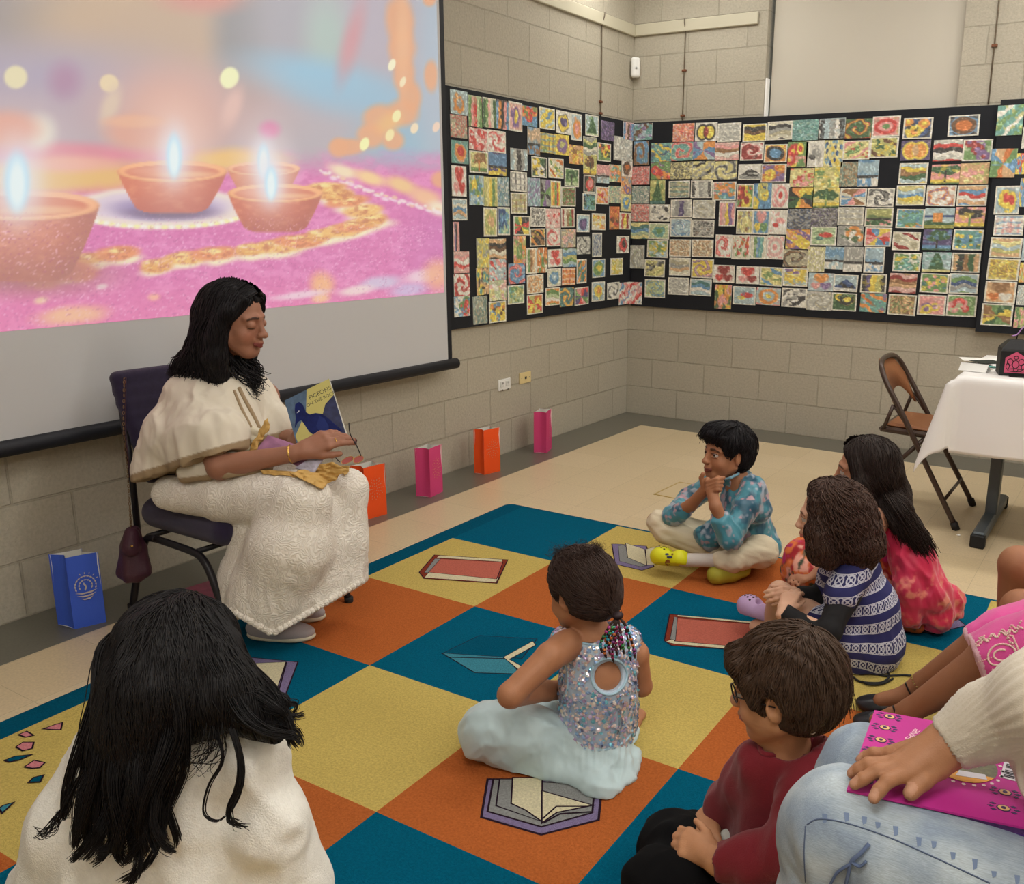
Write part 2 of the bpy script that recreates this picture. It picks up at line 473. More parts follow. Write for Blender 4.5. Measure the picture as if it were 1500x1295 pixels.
bl.build('blind_cloth', mat('blind_cloth', (206, 200, 186), .8, bump=.2, bscale=900), rb, True)
MB().tube([(X0+.02, .055, 3.12), (X1-.005, .055, 3.12)], .018, 12).build('roller_tube', wm, rb)
MB().box(((X0+X1)/2, .055, 1.29), (X1-X0-.03, .012, .03)).build('bottom_rail', wm, rb)

# cream surface raceway on both walls
rc = mat('raceway_plastic', (200, 194, 172), .45)
def race(a, b, nrmv, name, label):
    a = np.array(a, float); b = np.array(b, float)
    m = MB(); c = (a+b)/2; d = b-a; L_ = np.linalg.norm(d); sx = abs(d)+np.abs(nrmv)*.02; sx[2] = .072
    m.box(c+np.array(nrmv)*.01, sx, bev=.004)
    return tag(m.build(name, rc), label, 'cable cover')
race((0, -5.2, 2.602), (0, -.001, 2.602), (1, 0, 0), 'cable_raceway', 'long cream cable raceway running level on the screen wall above the art board')
race((.021, 0, 2.602), (.885, 0, 2.602), (0, -1, 0), 'cable_raceway', 'short cream cable raceway on the window wall, ending beside the blind')
cd = mat('rusty_conduit', (122, 110, 94), .55, metal=.2, var=.25, vscale=60)
def conduit(p0, p1, n, label, brk):
    p0 = np.array(p0, float); p1 = np.array(p1, float); n = np.array(n, float)
    t = thing('conduit', tuple(p1), label, 'cable')
    q0 = p0+n*.028; q1 = p1+n*.008
    pts = [p0+n*.028, p0*(.96)+p1*.04+n*.026, p0*.88+p1*.12+n*.008, q1]
    MB().tube(pts, .0035, 8).build('cable', cd, t, True)
    for z in brk:
        c = np.array([p0[0], p0[1], z])+n*.006
        MB().box(c, (.016 if n[0] else .03, .03 if n[0] else .016, .014), bev=.002).build('clip', mat('rust_clip', (120, 74, 50), .7), t)
ya = hit(880, 60, 0, 0)[1]
conduit((0, ya, 2.64), (0, ya, 2.022), (1, 0, 0), 'thin brown cable clipped to the screen wall, dropping to the board', (2.11, 2.04))
xa = hit(1003, 100, 1, 0)[0]
conduit((xa, 0, 2.64), (xa, 0, 2.022), (0, -1, 0), 'thin brown cable on the window wall between corner and blind', (2.05, 2.33))
xa = 2.275
t = thing('conduit', (xa, 0, 2.03), 'thin brown cable on the wall right of the blind', 'cable')
MB().tube([(xa-.005, -.008, 3.29), (xa, -.008, 2.025)], .0045, 8).build('cable', cd, t, True)
MB().box((xa, -.008, 2.33), (.03, .016, .014)).build('clip', MATS['rust_clip'], t)
# motion sensor
t = thing('motion_sensor', (.035, -.035, 2.30), 'small white rounded motion sensor mounted in the corner of the walls', 'sensor')
R45 = Euler((0, 0, PI/4)).to_matrix()
b_ = Body(); wp = mat('white_plastic', (238, 238, 235), .35)
c0 = np.array([.036, -.036, 2.368]); dd = np.array([1, 1, 0])/math.sqrt(2)
b_.cone(c0-dd*.012-np.array([0, 0, .045]), c0-dd*.012+np.array([0, 0, .045]), .02, .02, .01); b_.cone(c0+dd*.012-np.array([0, 0, .045]), c0+dd*.012+np.array([0, 0, .045]), .02, .02, .01)
v, q = b_.mesh(.004); link('housing', v, q, wp, t, True)
MB().box(c0+np.array([.7, -.7, 0])*.024-np.array([0, 0, .004]), (.012, .006, .012), R45, bev=.002).build('sensor_lens', mat('grey_lens', (150, 150, 150), .3), t)
# wall plates
def plate(x0, y0, x1, y1, name, label, m, kind):
    a = hit(x0, (y0+y1)/2, 0, 0); b = hit(x1, (y0+y1)/2, 0, 0); ztop = hit((x0+x1)/2, y0, 0, 0)[2]; zb = hit((x0+x1)/2, y1, 0, 0)[2]
    yc = (a[1]+b[1])/2; zc = (ztop+zb)/2; wd = b[1]-a[1]; hh = ztop-zb
    t = thing(name, (0, yc, zb), label, 'socket')
    MB().box((.004, yc, zc), (.008, wd, hh), bev=.002).build('plate', m, t)
    dk = mat('socket_dark', (60, 56, 50), .5)
    if kind == 2:
        for k in (-1, 1):
            MB().box((.009, yc+k*wd*.22, zc+.004), (.006, wd*.3, hh*.5), bev=.002).build('receptacle', mat('white_plastic2', (222, 222, 218), .4), t)
            MB().box((.0125, yc+k*wd*.22, zc+.01), (.001, .003, .012)).box((.0125, yc+k*wd*.22+.01, zc+.01), (.001, .003, .01)).box((.0125, yc+k*wd*.22, zc-.03), (.001, .008, .008)).build('slot', dk, t)
    else:
        MB().box((.0095, yc, zc), (.004, .016, .014)).build('jack', dk, t)
        MB().box((.009, yc-wd*.35, zc), (.002, .005, .005)).box((.009, yc+wd*.35, zc), (.002, .005, .005)).build('screw', mat('steel', (160, 160, 158), .35, 1), t)
plate(729, 555, 746.5, 571, 'wall_outlet', 'white double power outlet plate on the block wall below the art board', mat('white_plastic'), 2)
plate(760, 545, 776.5, 561, 'phone_jack', 'small cream jack plate right of the white outlet on the block wall', mat('cream_plastic', (226, 206, 150), .45), 1)
# floor box lid
A = hit(958.5, 724.3, 2, 0); B = hit(995.7, 706.6, 2, 0); B[2] = 0; d = B-A; sz = np.linalg.norm(d); d /= sz; e = np.array([d[1], -d[0], 0])
if e[0] < 0: e = -e
t = thing('floor_hatch', tuple(A), 'flush square floor box lid with brass edge on the tile floor', 'floor box')
br_ = mat('brass_edge', (206, 180, 112), .35, .6)
m = MB(); w_ = .007
for a, b in ((A, A+d*sz), (A+d*sz, A+d*sz+e*sz), (A+d*sz+e*sz, A+e*sz), (A+e*sz, A)):
    c = (a+b)/2; L_ = np.linalg.norm(b-a); an = math.atan2((b-a)[1], (b-a)[0])
    m.box((c[0], c[1], .0015), (L_+w_, w_, .003), Euler((0, 0, an)).to_matrix())
m.build('edge_frame', br_, t)
c = A+d*sz/2+e*sz/2
MB().box((c[0], c[1], .001), (sz-w_, sz-w_, .002), Euler((0, 0, math.atan2(d[1], d[0]))).to_matrix()).build('lid', mat('lid_tile', (204, 184, 146), .35), t)
MB().box((c[0], c[1]-.02, .0025), (.03, .012, .002), Euler((0, 0, math.atan2(d[1], d[0]))).to_matrix()).build('pull_tab', br_, t)

# ================================================================== projection screen
SX = .10
YR = hit(657, 300, 0, SX)[1]; ZB = .648
YL = -6.4; ZT = 3.05
t = thing('projection_screen', (SX, -3.5, .6), 'large pull-down projection screen with black border showing oil lamps', 'screen')
blk = mat('screen_black', (26, 28, 36), .55)
MB().box((SX-.003, (YR+YL)/2, (ZB+ZT)/2), (.004, YR-YL, ZT-ZB)).build('border_cloth', blk, t)
ZI = 1.0; ZIm = 1.012; bwid = .036
YI = hit(647, 300, 0, SX+.002)[1]
MB().box((SX+.001, (YR-bwid+YL+bwid)/2, (ZB+ZT)/2), (.002, YR-YL-2*bwid, ZT-ZB)).build('white_fabric', mat('screen_white', (203, 203, 205), .85), t)
bt = MB().tube([(SX, YL-.02, ZB-.022), (SX, YR+.03, ZB-.022)], .028, 12); bt.build('bottom_bar', blk, t, True)
MB().box((SX-.02, (YR+YL)/2, ZT+.05), (.12, YR-YL+.1, .13), bev=.02).build('roller_case', blk, t)
# the projected picture: colours computed for a fine grid on the cloth
ny, nz = 420, 330
ys = np.linspace(-4.75, YI, ny); zs = np.linspace(ZI, 2.75, nz)
YY, ZZ = np.meshgrid(ys, zs, indexing='ij')
ZB_line = ZI
W3 = np.stack([np.full_like(YY, SX+.003), YY, ZZ], -1)
uv = proj(W3); U, Vv = uv[..., 0], uv[..., 1]
img = np.zeros(U.shape+(3,))
def sstep(a, b, x): t_ = np.clip((x-a)/(b-a), 0, 1); return t_*t_*(3-2*t_)
def over(mask, c):
    global img
    img = img*(1-mask[..., None])+np.array(c, float)*mask[..., None]
def el(cx, cy, rx, ry, ang=0, soft=.5, warp=0):
    a = math.radians(ang); x = U-cx; y = Vv-cy
    if warp:
        nn = fbm(np.stack([U*.02, Vv*.02, U*0+cx], -1), 1, 3)-.5; x = x+nn*warp*rx; y = y+nn*warp*ry
    X = (x*math.cos(a)+y*math.sin(a))/rx; Y = (-x*math.sin(a)+y*math.cos(a))/ry
    return 1-sstep(1-soft, 1+soft, np.sqrt(X*X+Y*Y))
NZ = fbm(np.stack([U*.05, Vv*.09, U*0], -1), 1, 4, 3); NZf = fbm(np.stack([U*.16, Vv*.3, U*0], -1), 1, 3, 8)
img[:] = (186, 174, 184)
for a in [(20, 20, 90, 60, 0, .8, (152, 146, 152)), (190, 30, 150, 90, 0, .7, (206, 176, 146)), (250, 70, 120, 60, 10, .8, (200, 172, 150)), (355, 60, 40, 110, 0, .6, (150, 148, 152)),
          (300, -5, 60, 22, 0, .7, (216, 150, 140)), (430, 40, 60, 90, 0, .8, (172, 170, 180)), (535, 30, 60, 80, 0, .8, (186, 176, 190)), (478, 55, 30, 60, 0, .8, (176, 196, 190)), (80, 130, 160, 60, 0, .8, (178, 166, 188)),
          (470, 120, 110, 32, 12, .7, (146, 196, 222)), (540, 160, 90, 36, 8, .8, (150, 190, 214)), (470, 200, 140, 36, 5, .8, (186, 176, 184)), (590, 210, 60, 40, 0, .8, (150, 186, 206)),
          (260, 160, 130, 60, 0, .8, (212, 172, 168)), (250, 190, 60, 70, 0, .8, (232, 178, 160)), (20, 190, 70, 50, 0, .8, (196, 172, 178)), (395, 190, 14, 12, 0, .6, (222, 120, 170)), (95, 118, 22, 24, 0, .8, (178, 136, 168)),
          (640, 60, 30, 160, 0, .7, (176, 190, 205)), (515, 60, 12, 50, 15, .9, (210, 150, 160))]:
    over(el(*a[:6]), a[6])
# pink powder ground
g_ = sstep(212, 268, Vv+.05*(U-300)*0+18*(NZ-.5))
over(g_, (228, 116, 182)); over(g_*sstep(.48, .6, NZ)*.5, (244, 150, 205)); over(g_*sstep(.5, .62, NZf)*.35, (206, 84, 158))
over(sstep(560, 660, U)*sstep(250, 330, Vv)*.5, (200, 96, 176)); over(sstep(380, 470, Vv)*.45, (246, 130, 176))
over(el(100, 225, 130, 16, 2, .6)*.8, (236, 130, 150)); over(el(60, 262, 190, 22, -2, .5, .4), (238, 188, 112)); over(el(100, 240, 60, 12, 0, .7), (244, 178, 160))
over(el(340, 235, 70, 16, 0, .6, .4), (244, 196, 120))
for (cx, cy, rx, ry, c) in [(500, 250, 22, 9, (250, 226, 190)), (545, 262, 22, 9, (252, 210, 150)), (590, 272, 22, 10, (246, 200, 140)), (625, 290, 26, 12, (248, 190, 150)), (642, 305, 16, 10, (250, 230, 200))]: over(el(cx, cy, rx, ry, 18, .6, .8), c)
for k in range(44):
    a = k/43; over(el(470+182*a+3*math.sin(k*2.1), 250+60*a+7*math.sin(a*3)+2.5*math.sin(k*1.7), 2.6+1.6*(k % 3), 1.8+(k % 2), 15, .6)*.85, [(252, 240, 226), (246, 206, 170), (250, 226, 236)][k % 3])
# white and blue inner ring
over(el(236, 305, 135, 31, 0, .12, .1), (244, 226, 214)); over(el(236, 303, 108, 22, 0, .15, .2), (226, 206, 222)); over(el(240, 305, 72, 16, 0, .35, .3), (158, 138, 186))
for k in range(40):
    a = PI*(k/39); over(el(236+128*math.cos(a), 307+26*math.sin(a), 5, 3, 0, .6), (252, 244, 176) if k % 2 else (255, 250, 236))
# marigold ring
ring = [(95, 398), (130, 380), (175, 372), (225, 388), (270, 378), (318, 372), (365, 365), (405, 362), (440, 352), (470, 345), (500, 338), (522, 330), (545, 322), (530, 308), (512, 296), (492, 285), (478, 276)]
for k, (x, y) in enumerate(ring):
    over(el(x+6, y+8, 26, 8, -8, .5, .6), (252, 238, 200))
pt2 = fbm(np.stack([U*.13, Vv*.3, U*0], -1), 1, 3, 31)
for k, (x, y) in enumerate(ring):
    over(el(x, y, 24+5*(k % 3), 10-.3*k*.4, -6, .3, .9), [(238, 172, 96), (246, 190, 110), (240, 150, 100)][k % 3]); over(el(x-4, y-4, 12, 3, 0, .6, .8), (252, 222, 150)); over(el(x, y, 22, 9, -6, .4, .9)*np.clip((pt2-.52)*7, 0, 1)*.8, (206, 116, 76)); over(el(x, y-2, 22, 8, -6, .4, .9)*np.clip((.42-pt2)*7, 0, 1)*.8, (255, 232, 150))
over(el(105, 400, 34, 14, -10, .3, .9), (240, 140, 110)); over(el(60, 410, 30, 12, 0, .5, .9), (240, 150, 130))
for (x, y, rx, ry, c) in [(472, 418, 16, 18, (252, 190, 130)), (560, 415, 30, 9, (214, 200, 226)), (520, 425, 24, 7, (250, 226, 220)), (620, 405, 28, 9, (246, 216, 226)), (600, 425, 26, 8, (210, 190, 226)), (640, 400, 20, 22, (246, 176, 140)), (105, 462, 46, 12, (250, 196, 150)), (225, 435, 8, 5, (255, 190, 160)), (60, 440, 10, 5, (255, 220, 180)), (470, 438, 12, 6, (252, 200, 150)), (150, 420, 8, 4, (255, 236, 236)), (440, 432, 40, 5, (246, 214, 226))]:
    over(el(x, y, rx, ry, -8, .6, .6)*.9, c)
# bokeh garland, lights
for (x, y, rx, ry) in [(585, 30, 20, 34), (590, 75, 20, 28), (592, 110, 16, 26), (600, 140, 16, 22), (590, 165, 22, 20), (560, 178, 26, 22), (545, 200, 20, 18), (510, 215, 26, 12), (495, 215, 14, 14), (632, 112, 10, 22), (630, 0, 10, 10), (575, 205, 16, 14), (645, 262, 14, 12)]:
    over(el(x, y, rx, ry, 0, .35, .5)*.92, (238, 168, 122)); 
over(el(590, 60, 9, 60, 0, .8)*.5, (250, 196, 150)); over(el(570, 180, 18, 12, -30, .8)*.5, (248, 204, 120))
for (x, y, rx, ry, c) in [(23, 113, 17, 17, (238, 226, 184)), (160, 122, 14, 13, (240, 216, 176)), (336, 114, 13.5, 16, (250, 250, 196)), (162, 155, 12, 28, (226, 200, 178)), (340, 158, 12, 28, (232, 190, 180)), (574, 95, 5, 9, (253, 246, 208)), (590, 120, 4, 8, (252, 232, 190)), (581, 170, 6, 9, (250, 240, 176)), (571, 198, 6, 9, (250, 232, 170)), (607, 188, 5.5, 8, (248, 226, 190)), (534, 211, 6.5, 10, (252, 250, 180)), (639, 186, 5, 8, (246, 214, 190)), (57, 195, 22, 24, (236, 232, 214))]:
    over(el(x, y, rx, ry, 20, .18 if ry < 20 else .7), c)
# far bowls
def bowl(cx, top, w, h, c, rim, sh, al=1):
    y = Vv-top; q = np.clip(y/h, 0, 1); hw = w/2*(1-.40*q**1.25)*np.sqrt(np.clip(1-np.clip((q-.86)/.14, 0, 1)**2*.5, 0, 1)); s_ = 1.3
    nz_ = fbm(np.stack([U*.07, Vv*.16, U*0+cx], -1), 1, 3, 2)-.5
    body = (1-sstep(hw-s_, hw+s_, np.abs(U-cx)))*sstep(-s_, s_, y)*(1-sstep(h-3, h+2, y))
    over(body*al, c); over(body*np.clip(nz_*2.4, 0, 1)*al, (240, 150, 112)); over(body*sstep(h*.25, h, y)*.5*al, sh); over(body*sstep(.1, .5, (U-cx)/w)*.45*al, sh)
    over(el(cx, top+1, w/2, w*.098, 0, .05)*al, rim); over(el(cx+1, top, w/2*.97, w*.090, 0, .06, .04)*al, tuple(min(255, v_+16) for v_ in rim))
    over(el(cx, top+2, w/2*.86, w*.066, 0, .07)*al, (226, 128, 100)); over(el(cx+w*.12, top+w*.035, w*.28, w*.026, 0, .6)*al, (244, 176, 130)); over(el(cx-w*.2, top+w*.0, w*.2, w*.03, 0, .6)*al*.8, (236, 150, 120))
over(el(10, 190, 46, 26, 0, .5), (232, 160, 140)); over(el(200, 192, 44, 24, 0, .5), (228, 166, 148)); over(el(198, 178, 42, 9, 0, .5), (238, 180, 150))
over(el(250, 312, 56, 9, 0, .7), (120, 96, 130)); bowl(386, 246, 106, 40, (222, 128, 96), (240, 176, 130), (196, 96, 84)); 
bowl(252, 250, 160, 62, (222, 116, 88), (240, 166, 112), (184, 96, 96))
bowl(403, 282, 138, 58, (214, 108, 84), (238, 168, 112), (168, 88, 84))
over(el(30, 400, 120, 30, 0, .7)*.8, (172, 112, 110)); bowl(30, 300, 230, 112, (214, 116, 96), (238, 170, 124), (160, 108, 108))
for (x, y, h_, w_) in [(255, 228, 31, 11), (386, 236, 24, 9), (397, 268, 24, 9), (25, 266, 42, 18)]:
    over(el(x, y, w_*3.6, h_*1.9, 0, .95)*.5, (250, 232, 232)); over(el(x, y, w_*1.8, h_*1.25, 0, .8)*.75, (236, 240, 252)); over(el(x, y, w_, h_, 0, .35), (204, 238, 255)); over(el(x, y+h_*.1, w_*.62, h_*.8, 0, .4), (240, 254, 255))
spk = fbm(np.stack([U*.42, Vv*.6, U*0], -1), 1, 2, 21); pinkz = sstep(330, 350, Vv+.0*U)*sstep(60, 30, np.abs(U-1e4)*0+40)
m_ = np.clip((spk-.66)*9, 0, 1)*sstep(300, 340, Vv)*.55; over(m_, (255, 206, 232)); m_ = np.clip((.34-spk)*9, 0, 1)*sstep(300, 340, Vv)*.35; over(m_, (176, 66, 140))
cols = lina(np.clip(img, 0, 255)).reshape(-1, 3)
ii = np.arange(ny*nz).reshape(ny, nz)
Q = np.stack([ii[:-1, :-1], ii[1:, :-1], ii[1:, 1:], ii[:-1, 1:]], -1).reshape(-1, 4)
pm = mat('projected_picture', (255, 255, 255), .9, attr=True, emit=.76, spec=.1)
pm.node_tree.nodes['Principled BSDF'].inputs['Base Color'].default_value = (.2, .2, .2, 1)
for l in list(pm.node_tree.links):
    if l.to_socket.name == 'Base Color': pm.node_tree.links.remove(l)
link('projected_image', W3.reshape(-1, 3), Q, pm, t, cols=cols)

# ================================================================== art boards
bm_ = mat('board_black', (24, 27, 34), .75, bump=.1, bscale=500)
b1 = tag(MB().box((.0115, -1.17, (.79+2.02)/2), (.02, 2.34, 1.23)).build('display_board', bm_), 'black display board on the screen wall covered in small paintings', 'board')
b2 = tag(MB().box((1.175+.01, -.0115, (.783+2.018)/2), (2.31, .02, 1.235)).build('display_board', bm_), 'long black display board under the blind covered in small paintings', 'board')
b3 = tag(MB().box((2.345+.3, -.0265, (.765+2.04)/2), (.6, .05, 1.275)).build('display_board', bm_), 'black display board standing proud beyond the long board, cut by the picture edge', 'board')
# ================================================================== the paintings, each a card of its own
PAL = dict(w=(238,236,226), k=(40,40,44), g=(150,152,150), l=(196,198,190), c=(226,222,200), y=(236,206,72), Y=(226,216,140), o=(230,140,66), O=(206,104,50), r=(206,56,56), R=(140,42,44), p=(232,150,150), P=(226,176,172), v=(120,92,150), V=(70,60,110), b=(86,140,190), B=(44,66,120), t=(92,156,150), T=(60,110,110), e=(96,140,80), E=(48,84,54), s=(170,198,208), n=(140,96,62), N=(90,60,44), m=(190,190,110), d=(176,170,140), q=(214,168,120), G=(184,206,160))
L_DATA = """62,105,144,220|obj|s|o|g|g|orange blot on grey scribbles
62,222,141,330|scr|d|r|g|p|red and grey tangle
66,343,147,452|obj|t|o|r|P|orange face on teal
68,462,137,608|hea|w|r|p|r|red paper heart over two red shapes
72,618,142,722|wav+|s|c|b|q|pale blue and tan swoosh
76,728,105,868|str|p|k|P|v|narrow peach and black strip
78,868,151,972|wav|P|p|w|r|pink and white waves
78,975,154,1080|swi|w|r|R|p|bold red curl
80,1080,156,1178|flo|w|r|e|b|red bloom with green leaf
148,130,212,278|str|G|r|e|p|two tall red peppers
150,284,235,390|blo|P|p|r|w|pink red splotches
152,393,240,497|tre+|Y|n|e|O|brown tree on lime
152,508,222,650|blo|s|y|e|b|yellow and blue leaf rubbing
216,140,278,282|str|c|p|E|e|green stem beside pink strip
278,150,338,290|str|k|o|p|b|orange fingers on black
338,160,402,300|obj+|P|v|y|p|purple iris with yellow middle
402,180,475,275|flo|b|r|o|e|red and orange peppers on blue
237,295,325,400|swi+|w|p|r|r|salmon looping ribbon
242,400,327,508|sea|V|b|k|y|dusk lake with yellow strip
220,515,284,655|str|Y|m|y|e|yellow green leaf blade
280,517,342,655|scr|l|T|b|g|grey green fern scribble
220,660,283,798|obj+|Y|m|q|e|pale mask of olive and tan
286,658,344,792|blo+|G|B|t|b|navy and green swirls
186,805,247,945|blo|Y|m|y|g|faded yellow mottling
247,808,327,905|wav|q|k|N|c|brown and black strata
247,905,327,1005|dia|s|p|r|w|red splash on sky blue
186,945,245,1075|flo|q|y|t|k|teal pot under yellow flowers
247,1005,327,1102|blo|Y|P|G|w|pale pastel patch of pink and green
170,1080,238,1213|scr|d|T|g|s|tall grey green scrawl
245,1105,327,1205|dot+|y|N|o|b|yellow petals with brown dots
484,188,557,290|dia+|y|s|b|y|blue arch on bright yellow
563,203,633,312|obj+|w|y|V|k|yellow bowl outlined in purple
635,215,687,343|obj+|s|o|p|q|orange vase on pale blue
703,222,765,322|fir+|s|E|e|G|green forest scene with white edge
428,280,487,412|sea|b|q|o|n|blurred blue and orange shore
487,308,560,402|hat|y|n|b|e|yellow brown box grid
556,315,626,412|obj|y|v|m|n|purple plum on yellow
347,382,428,485|str|g|k|s|l|grey bare trunks
447,420,521,518|flo+|E|y|w|k|white ring in dark green garden
527,427,598,522|dia+|c|O|e|y|brown bird with leaves
626,365,693,455|blo|o|n|q|y|orange and brown patches
347,490,425,585|hat+|w|k|g|g|black hatching on white
427,520,487,655|scr|s|v|t|b|lilac and teal scrawl
487,527,537,655|rad|g|k|v|e|dark violet facets
537,533,587,660|str+|y|r|o|e|red stalk on yellow
604,475,672,562|tre+|e|E|G|k|green tree in white edge
588,562,656,655|scr+|e|R|E|p|crimson and green tangle
348,590,425,690|hat+|d|n|m|g|olive basket weave
363,700,440,792|rad+|e|r|y|k|red dancer on green
442,660,514,752|scr+|w|k|g|g|black curly doodle
514,665,585,760|dot|P|r|p|w|red brick shapes on white
588,662,650,755|str+|c|R|n|e|dark red twigs
363,795,422,925|blo|m|o|e|p|orange and green camouflage
440,760,513,845|dia+|k|o|n|y|brown hands over gold
518,758,585,845|swi+|w|p|r|p|rose ribbons
588,762,656,850|blo|d|P|q|g|beige pink smears
420,852,472,975|str+|c|q|e|n|tan and green totem
474,850,522,970|blo|o|e|O|w|orange leaves strip
525,858,592,942|hea+|w|r|p|r|red blots with white edge
595,855,660,942|wav|s|b|m|e|blue and olive ripples
338,925,417,1022|swi|b|r|p|w|red loops on blue
523,948,587,1035|obj+|c|b|s|G|blue cloud
591,945,655,1028|hat|o|r|w|O|orange red weave
425,978,503,1068|scr+|c|o|q|n|orange wire scribble
335,1028,413,1118|blo+|G|e|t|m|mint leaf smears
426,1072,500,1165|rad+|y|O|r|m|orange butterfly
513,1040,582,1125|wav+|o|e|G|w|orange sky over green stripes
582,1040,646,1130|swi|T|o|y|b|gold swirl on deep teal
662,905,709,1020|dia+|o|T|b|e|blue green cone
652,1038,718,1123|rad+|V|r|e|p|purple window with red fruit
733,1012,794,1105|obj+|s|y|o|b|yellow flowerpot on blue
735,905,795,992|obj+|b|e|y|m|green hill ringed in blue
662,693,723,778|obj+|s|V|v|b|violet rose
663,798,725,882|swi|l|g|k|g|grey pencil apple
733,688,798,768|dot+|c|o|q|y|four orange buds
735,780,780,895|scr+|l|B|g|b|blue zigzag strip
693,325,758,415|wav|g|m|E|c|misty olive mountains
693,415,755,505|tre|m|N|y|k|brown and gold thicket
760,355,823,442|flo+|e|r|y|k|red and yellow tulips
755,457,815,545|sea|g|p|k|s|grey shore with pink boat
695,507,750,590|obj+|k|r|p|e|glowing red tulip
690,592,752,675|blo+|E|k|t|b|midnight green pond
777,252,840,343|scr|V|v|k|v|solid dark purple
752,562,812,645|dia+|P|o|r|y|orange fish
816,457,872,540|blo|G|o|p|t|mint and peach smudges
812,558,872,640|scr|G|t|p|Y|pale green haze
837,325,925,440|scr|l|g|w|s|large silver white brushstrokes
882,255,930,340|str|P|b|N|v|violet and brown figures
875,430,927,515|obj|w|N|O|k|brown antlered head
872,515,922,597|flo|q|v|o|b|orange petals over purple
870,597,920,678|obj|Y|b|y|G|blue square on lemon
816,655,863,765|blo|O|N|o|r|rusty brown mottling
863,685,918,765|str+|c|R|r|y|three dark red stripes
852,795,910,877|obj+|w|r|k|k|red jewel outlined black
822,900,880,980|blo+|Y|y|m|c|plain lemon square
806,1015,863,1095|swi+|w|g|k|l|grey magnolia sketch
862,1015,915,1120|dia|w|b|r|p|red and blue lines crossing the corner"""
M_DATA = """110,155,212,248|blo|t|N|v|s|teal and violet feathers
108,255,192,388|swi|b|n|N|t|brown bear on blue
100,395,197,497|scr|p|r|g|P|rose pink scribble
98,505,196,603|scr|l|T|g|G|faint green grey marks
92,605,196,703|scr|P|r|g|p|dusty pink crosshatch
88,707,192,800|wav|Y|T|b|G|blue green hills
85,835,168,965|swi|l|g|d|G|pale grey portrait sketch
168,915,282,1012|dia+|Y|m|g|k|olive reeds
170,1025,284,1128|swi+|G|b|m|y|green eye with blue line
82,1040,155,1165|dia|w|r|b|p|red and blue strokes on white
205,265,320,370|dia|t|y|m|B|yellow strokes on blue
203,372,313,467|flo|e|r|o|v|red apple and orange peel
200,472,284,605|fir|m|E|e|T|tall dark fir tree
197,607,310,703|dot+|w|k|g|g|black birds on white
192,712,308,802|obj+|G|t|e|Y|pale green framed pool
183,805,300,905|blo+|s|m|e|y|meadow of lime and blue
327,155,447,258|scr|P|r|o|w|coral red scribble
320,260,440,364|swi|t|p|r|Y|pink ribbons on teal
315,370,437,466|scr|Y|k|d|g|loose black squiggles
303,475,422,570|hat+|d|g|T|m|grey green fog square
315,580,433,680|str+|g|V|l|g|smoky violet grey
312,685,432,788|swi+|s|b|w|B|ice blue petals
308,802,428,900|scr+|c|n|q|q|thin brown vines
306,905,425,1005|wav+|c|d|g|q|beige contour lines
299,1015,416,1112|scr+|l|g|w|g|pale silver square
452,150,574,255|app|w|y|k|R|halved green apple outlined in black
440,257,563,357|rad|s|v|o|b|blue and orange shards
437,366,560,468|dia|Y|k|d|g|black grass strokes
427,473,548,572|str+|l|g|k|w|grey smears with white edge
438,583,564,687|swi+|l|d|g|w|pale grey haze
433,693,558,790|scr+|g|k|w|N|charcoal curls
432,803,553,902|scr+|c|n|q|d|tan looping wire
430,913,555,1018|swi+|y|v|P|o|lilac dome on orange
422,1023,543,1117|wav+|s|T|b|w|blue choppy water
577,152,708,258|scr+|l|g|w|g|soft grey squiggles
562,260,696,362|wav|P|p|n|w|pink hills under brown line
556,366,685,468|swi|Y|g|k|c|grey concentric arcs
549,480,680,585|blo+|o|b|p|t|orange with teal flowers
585,590,676,730|str+|P|p|y|v|pink orchid blur
563,775,655,905|swi+|w|r|p|r|red spiral comb
551,945,672,1045|hea+|w|R|r|R|dark red masks
560,1055,654,1190|blo|p|y|E|o|pink and green totem
718,157,852,257|wav+|y|k|N|y|black strokes on yellow
703,260,834,363|swi+|R|p|w|k|maroon serpent
692,382,823,470|mou+|w|k|g|g|black snowy mountain
683,492,778,630|flo+|e|y|R|r|lime pear with red core
683,637,774,773|dot+|Y|m|n|g|yellow leaf confetti
655,778,757,915|dot+|c|e|O|r|tiny scattered figures
680,952,810,1052|hea+|w|r|p|R|big red heart halves
662,1065,790,1168|com+|s|r|y|b|red comma on blue sky
855,143,995,248|wav+|c|k|g|d|black lines on cream
836,272,965,374|rin+|o|k|b|y|dark round eye on orange
818,382,960,485|flo+|v|o|y|O|orange roses on purple
778,488,878,632|flo|b|y|m|B|golden bush on blue
774,637,867,775|hea+|b|p|y|e|pink heart over yellow
757,780,848,913|str+|c|t|e|b|teal paint columns
812,957,942,1063|dia+|Y|b|m|e|blue and lime diagonals
793,1072,928,1170|rin|s|o|y|p|orange and yellow hoop
995,135,1140,250|scr|t|T|s|G|solid teal scribble
968,258,1080,400|flo|e|r|y|p|red fish on green
980,405,1115,510|flo|Y|p|m|r|pink fruit on lemon
878,490,978,630|rin+|w|p|r|p|pink ring on white
867,637,965,775|com+|w|p|r|p|rose feather
848,780,948,915|rin+|w|P|p|p|faint pink outline
942,962,1080,1065|blo+|Y|v|y|s|yellow and lilac dust
934,1075,1075,1182|dia+|w|k|g|k|black brush strokes like a W
973,513,1113,628|rad|o|k|y|E|orange and black sunburst
966,632,1103,745|scr|g|k|B|l|dense charcoal scribble
957,747,1092,857|dia|y|v|P|o|purple leaves on gold
943,860,1080,958|swi|d|k|n|g|black leaf on beige"""
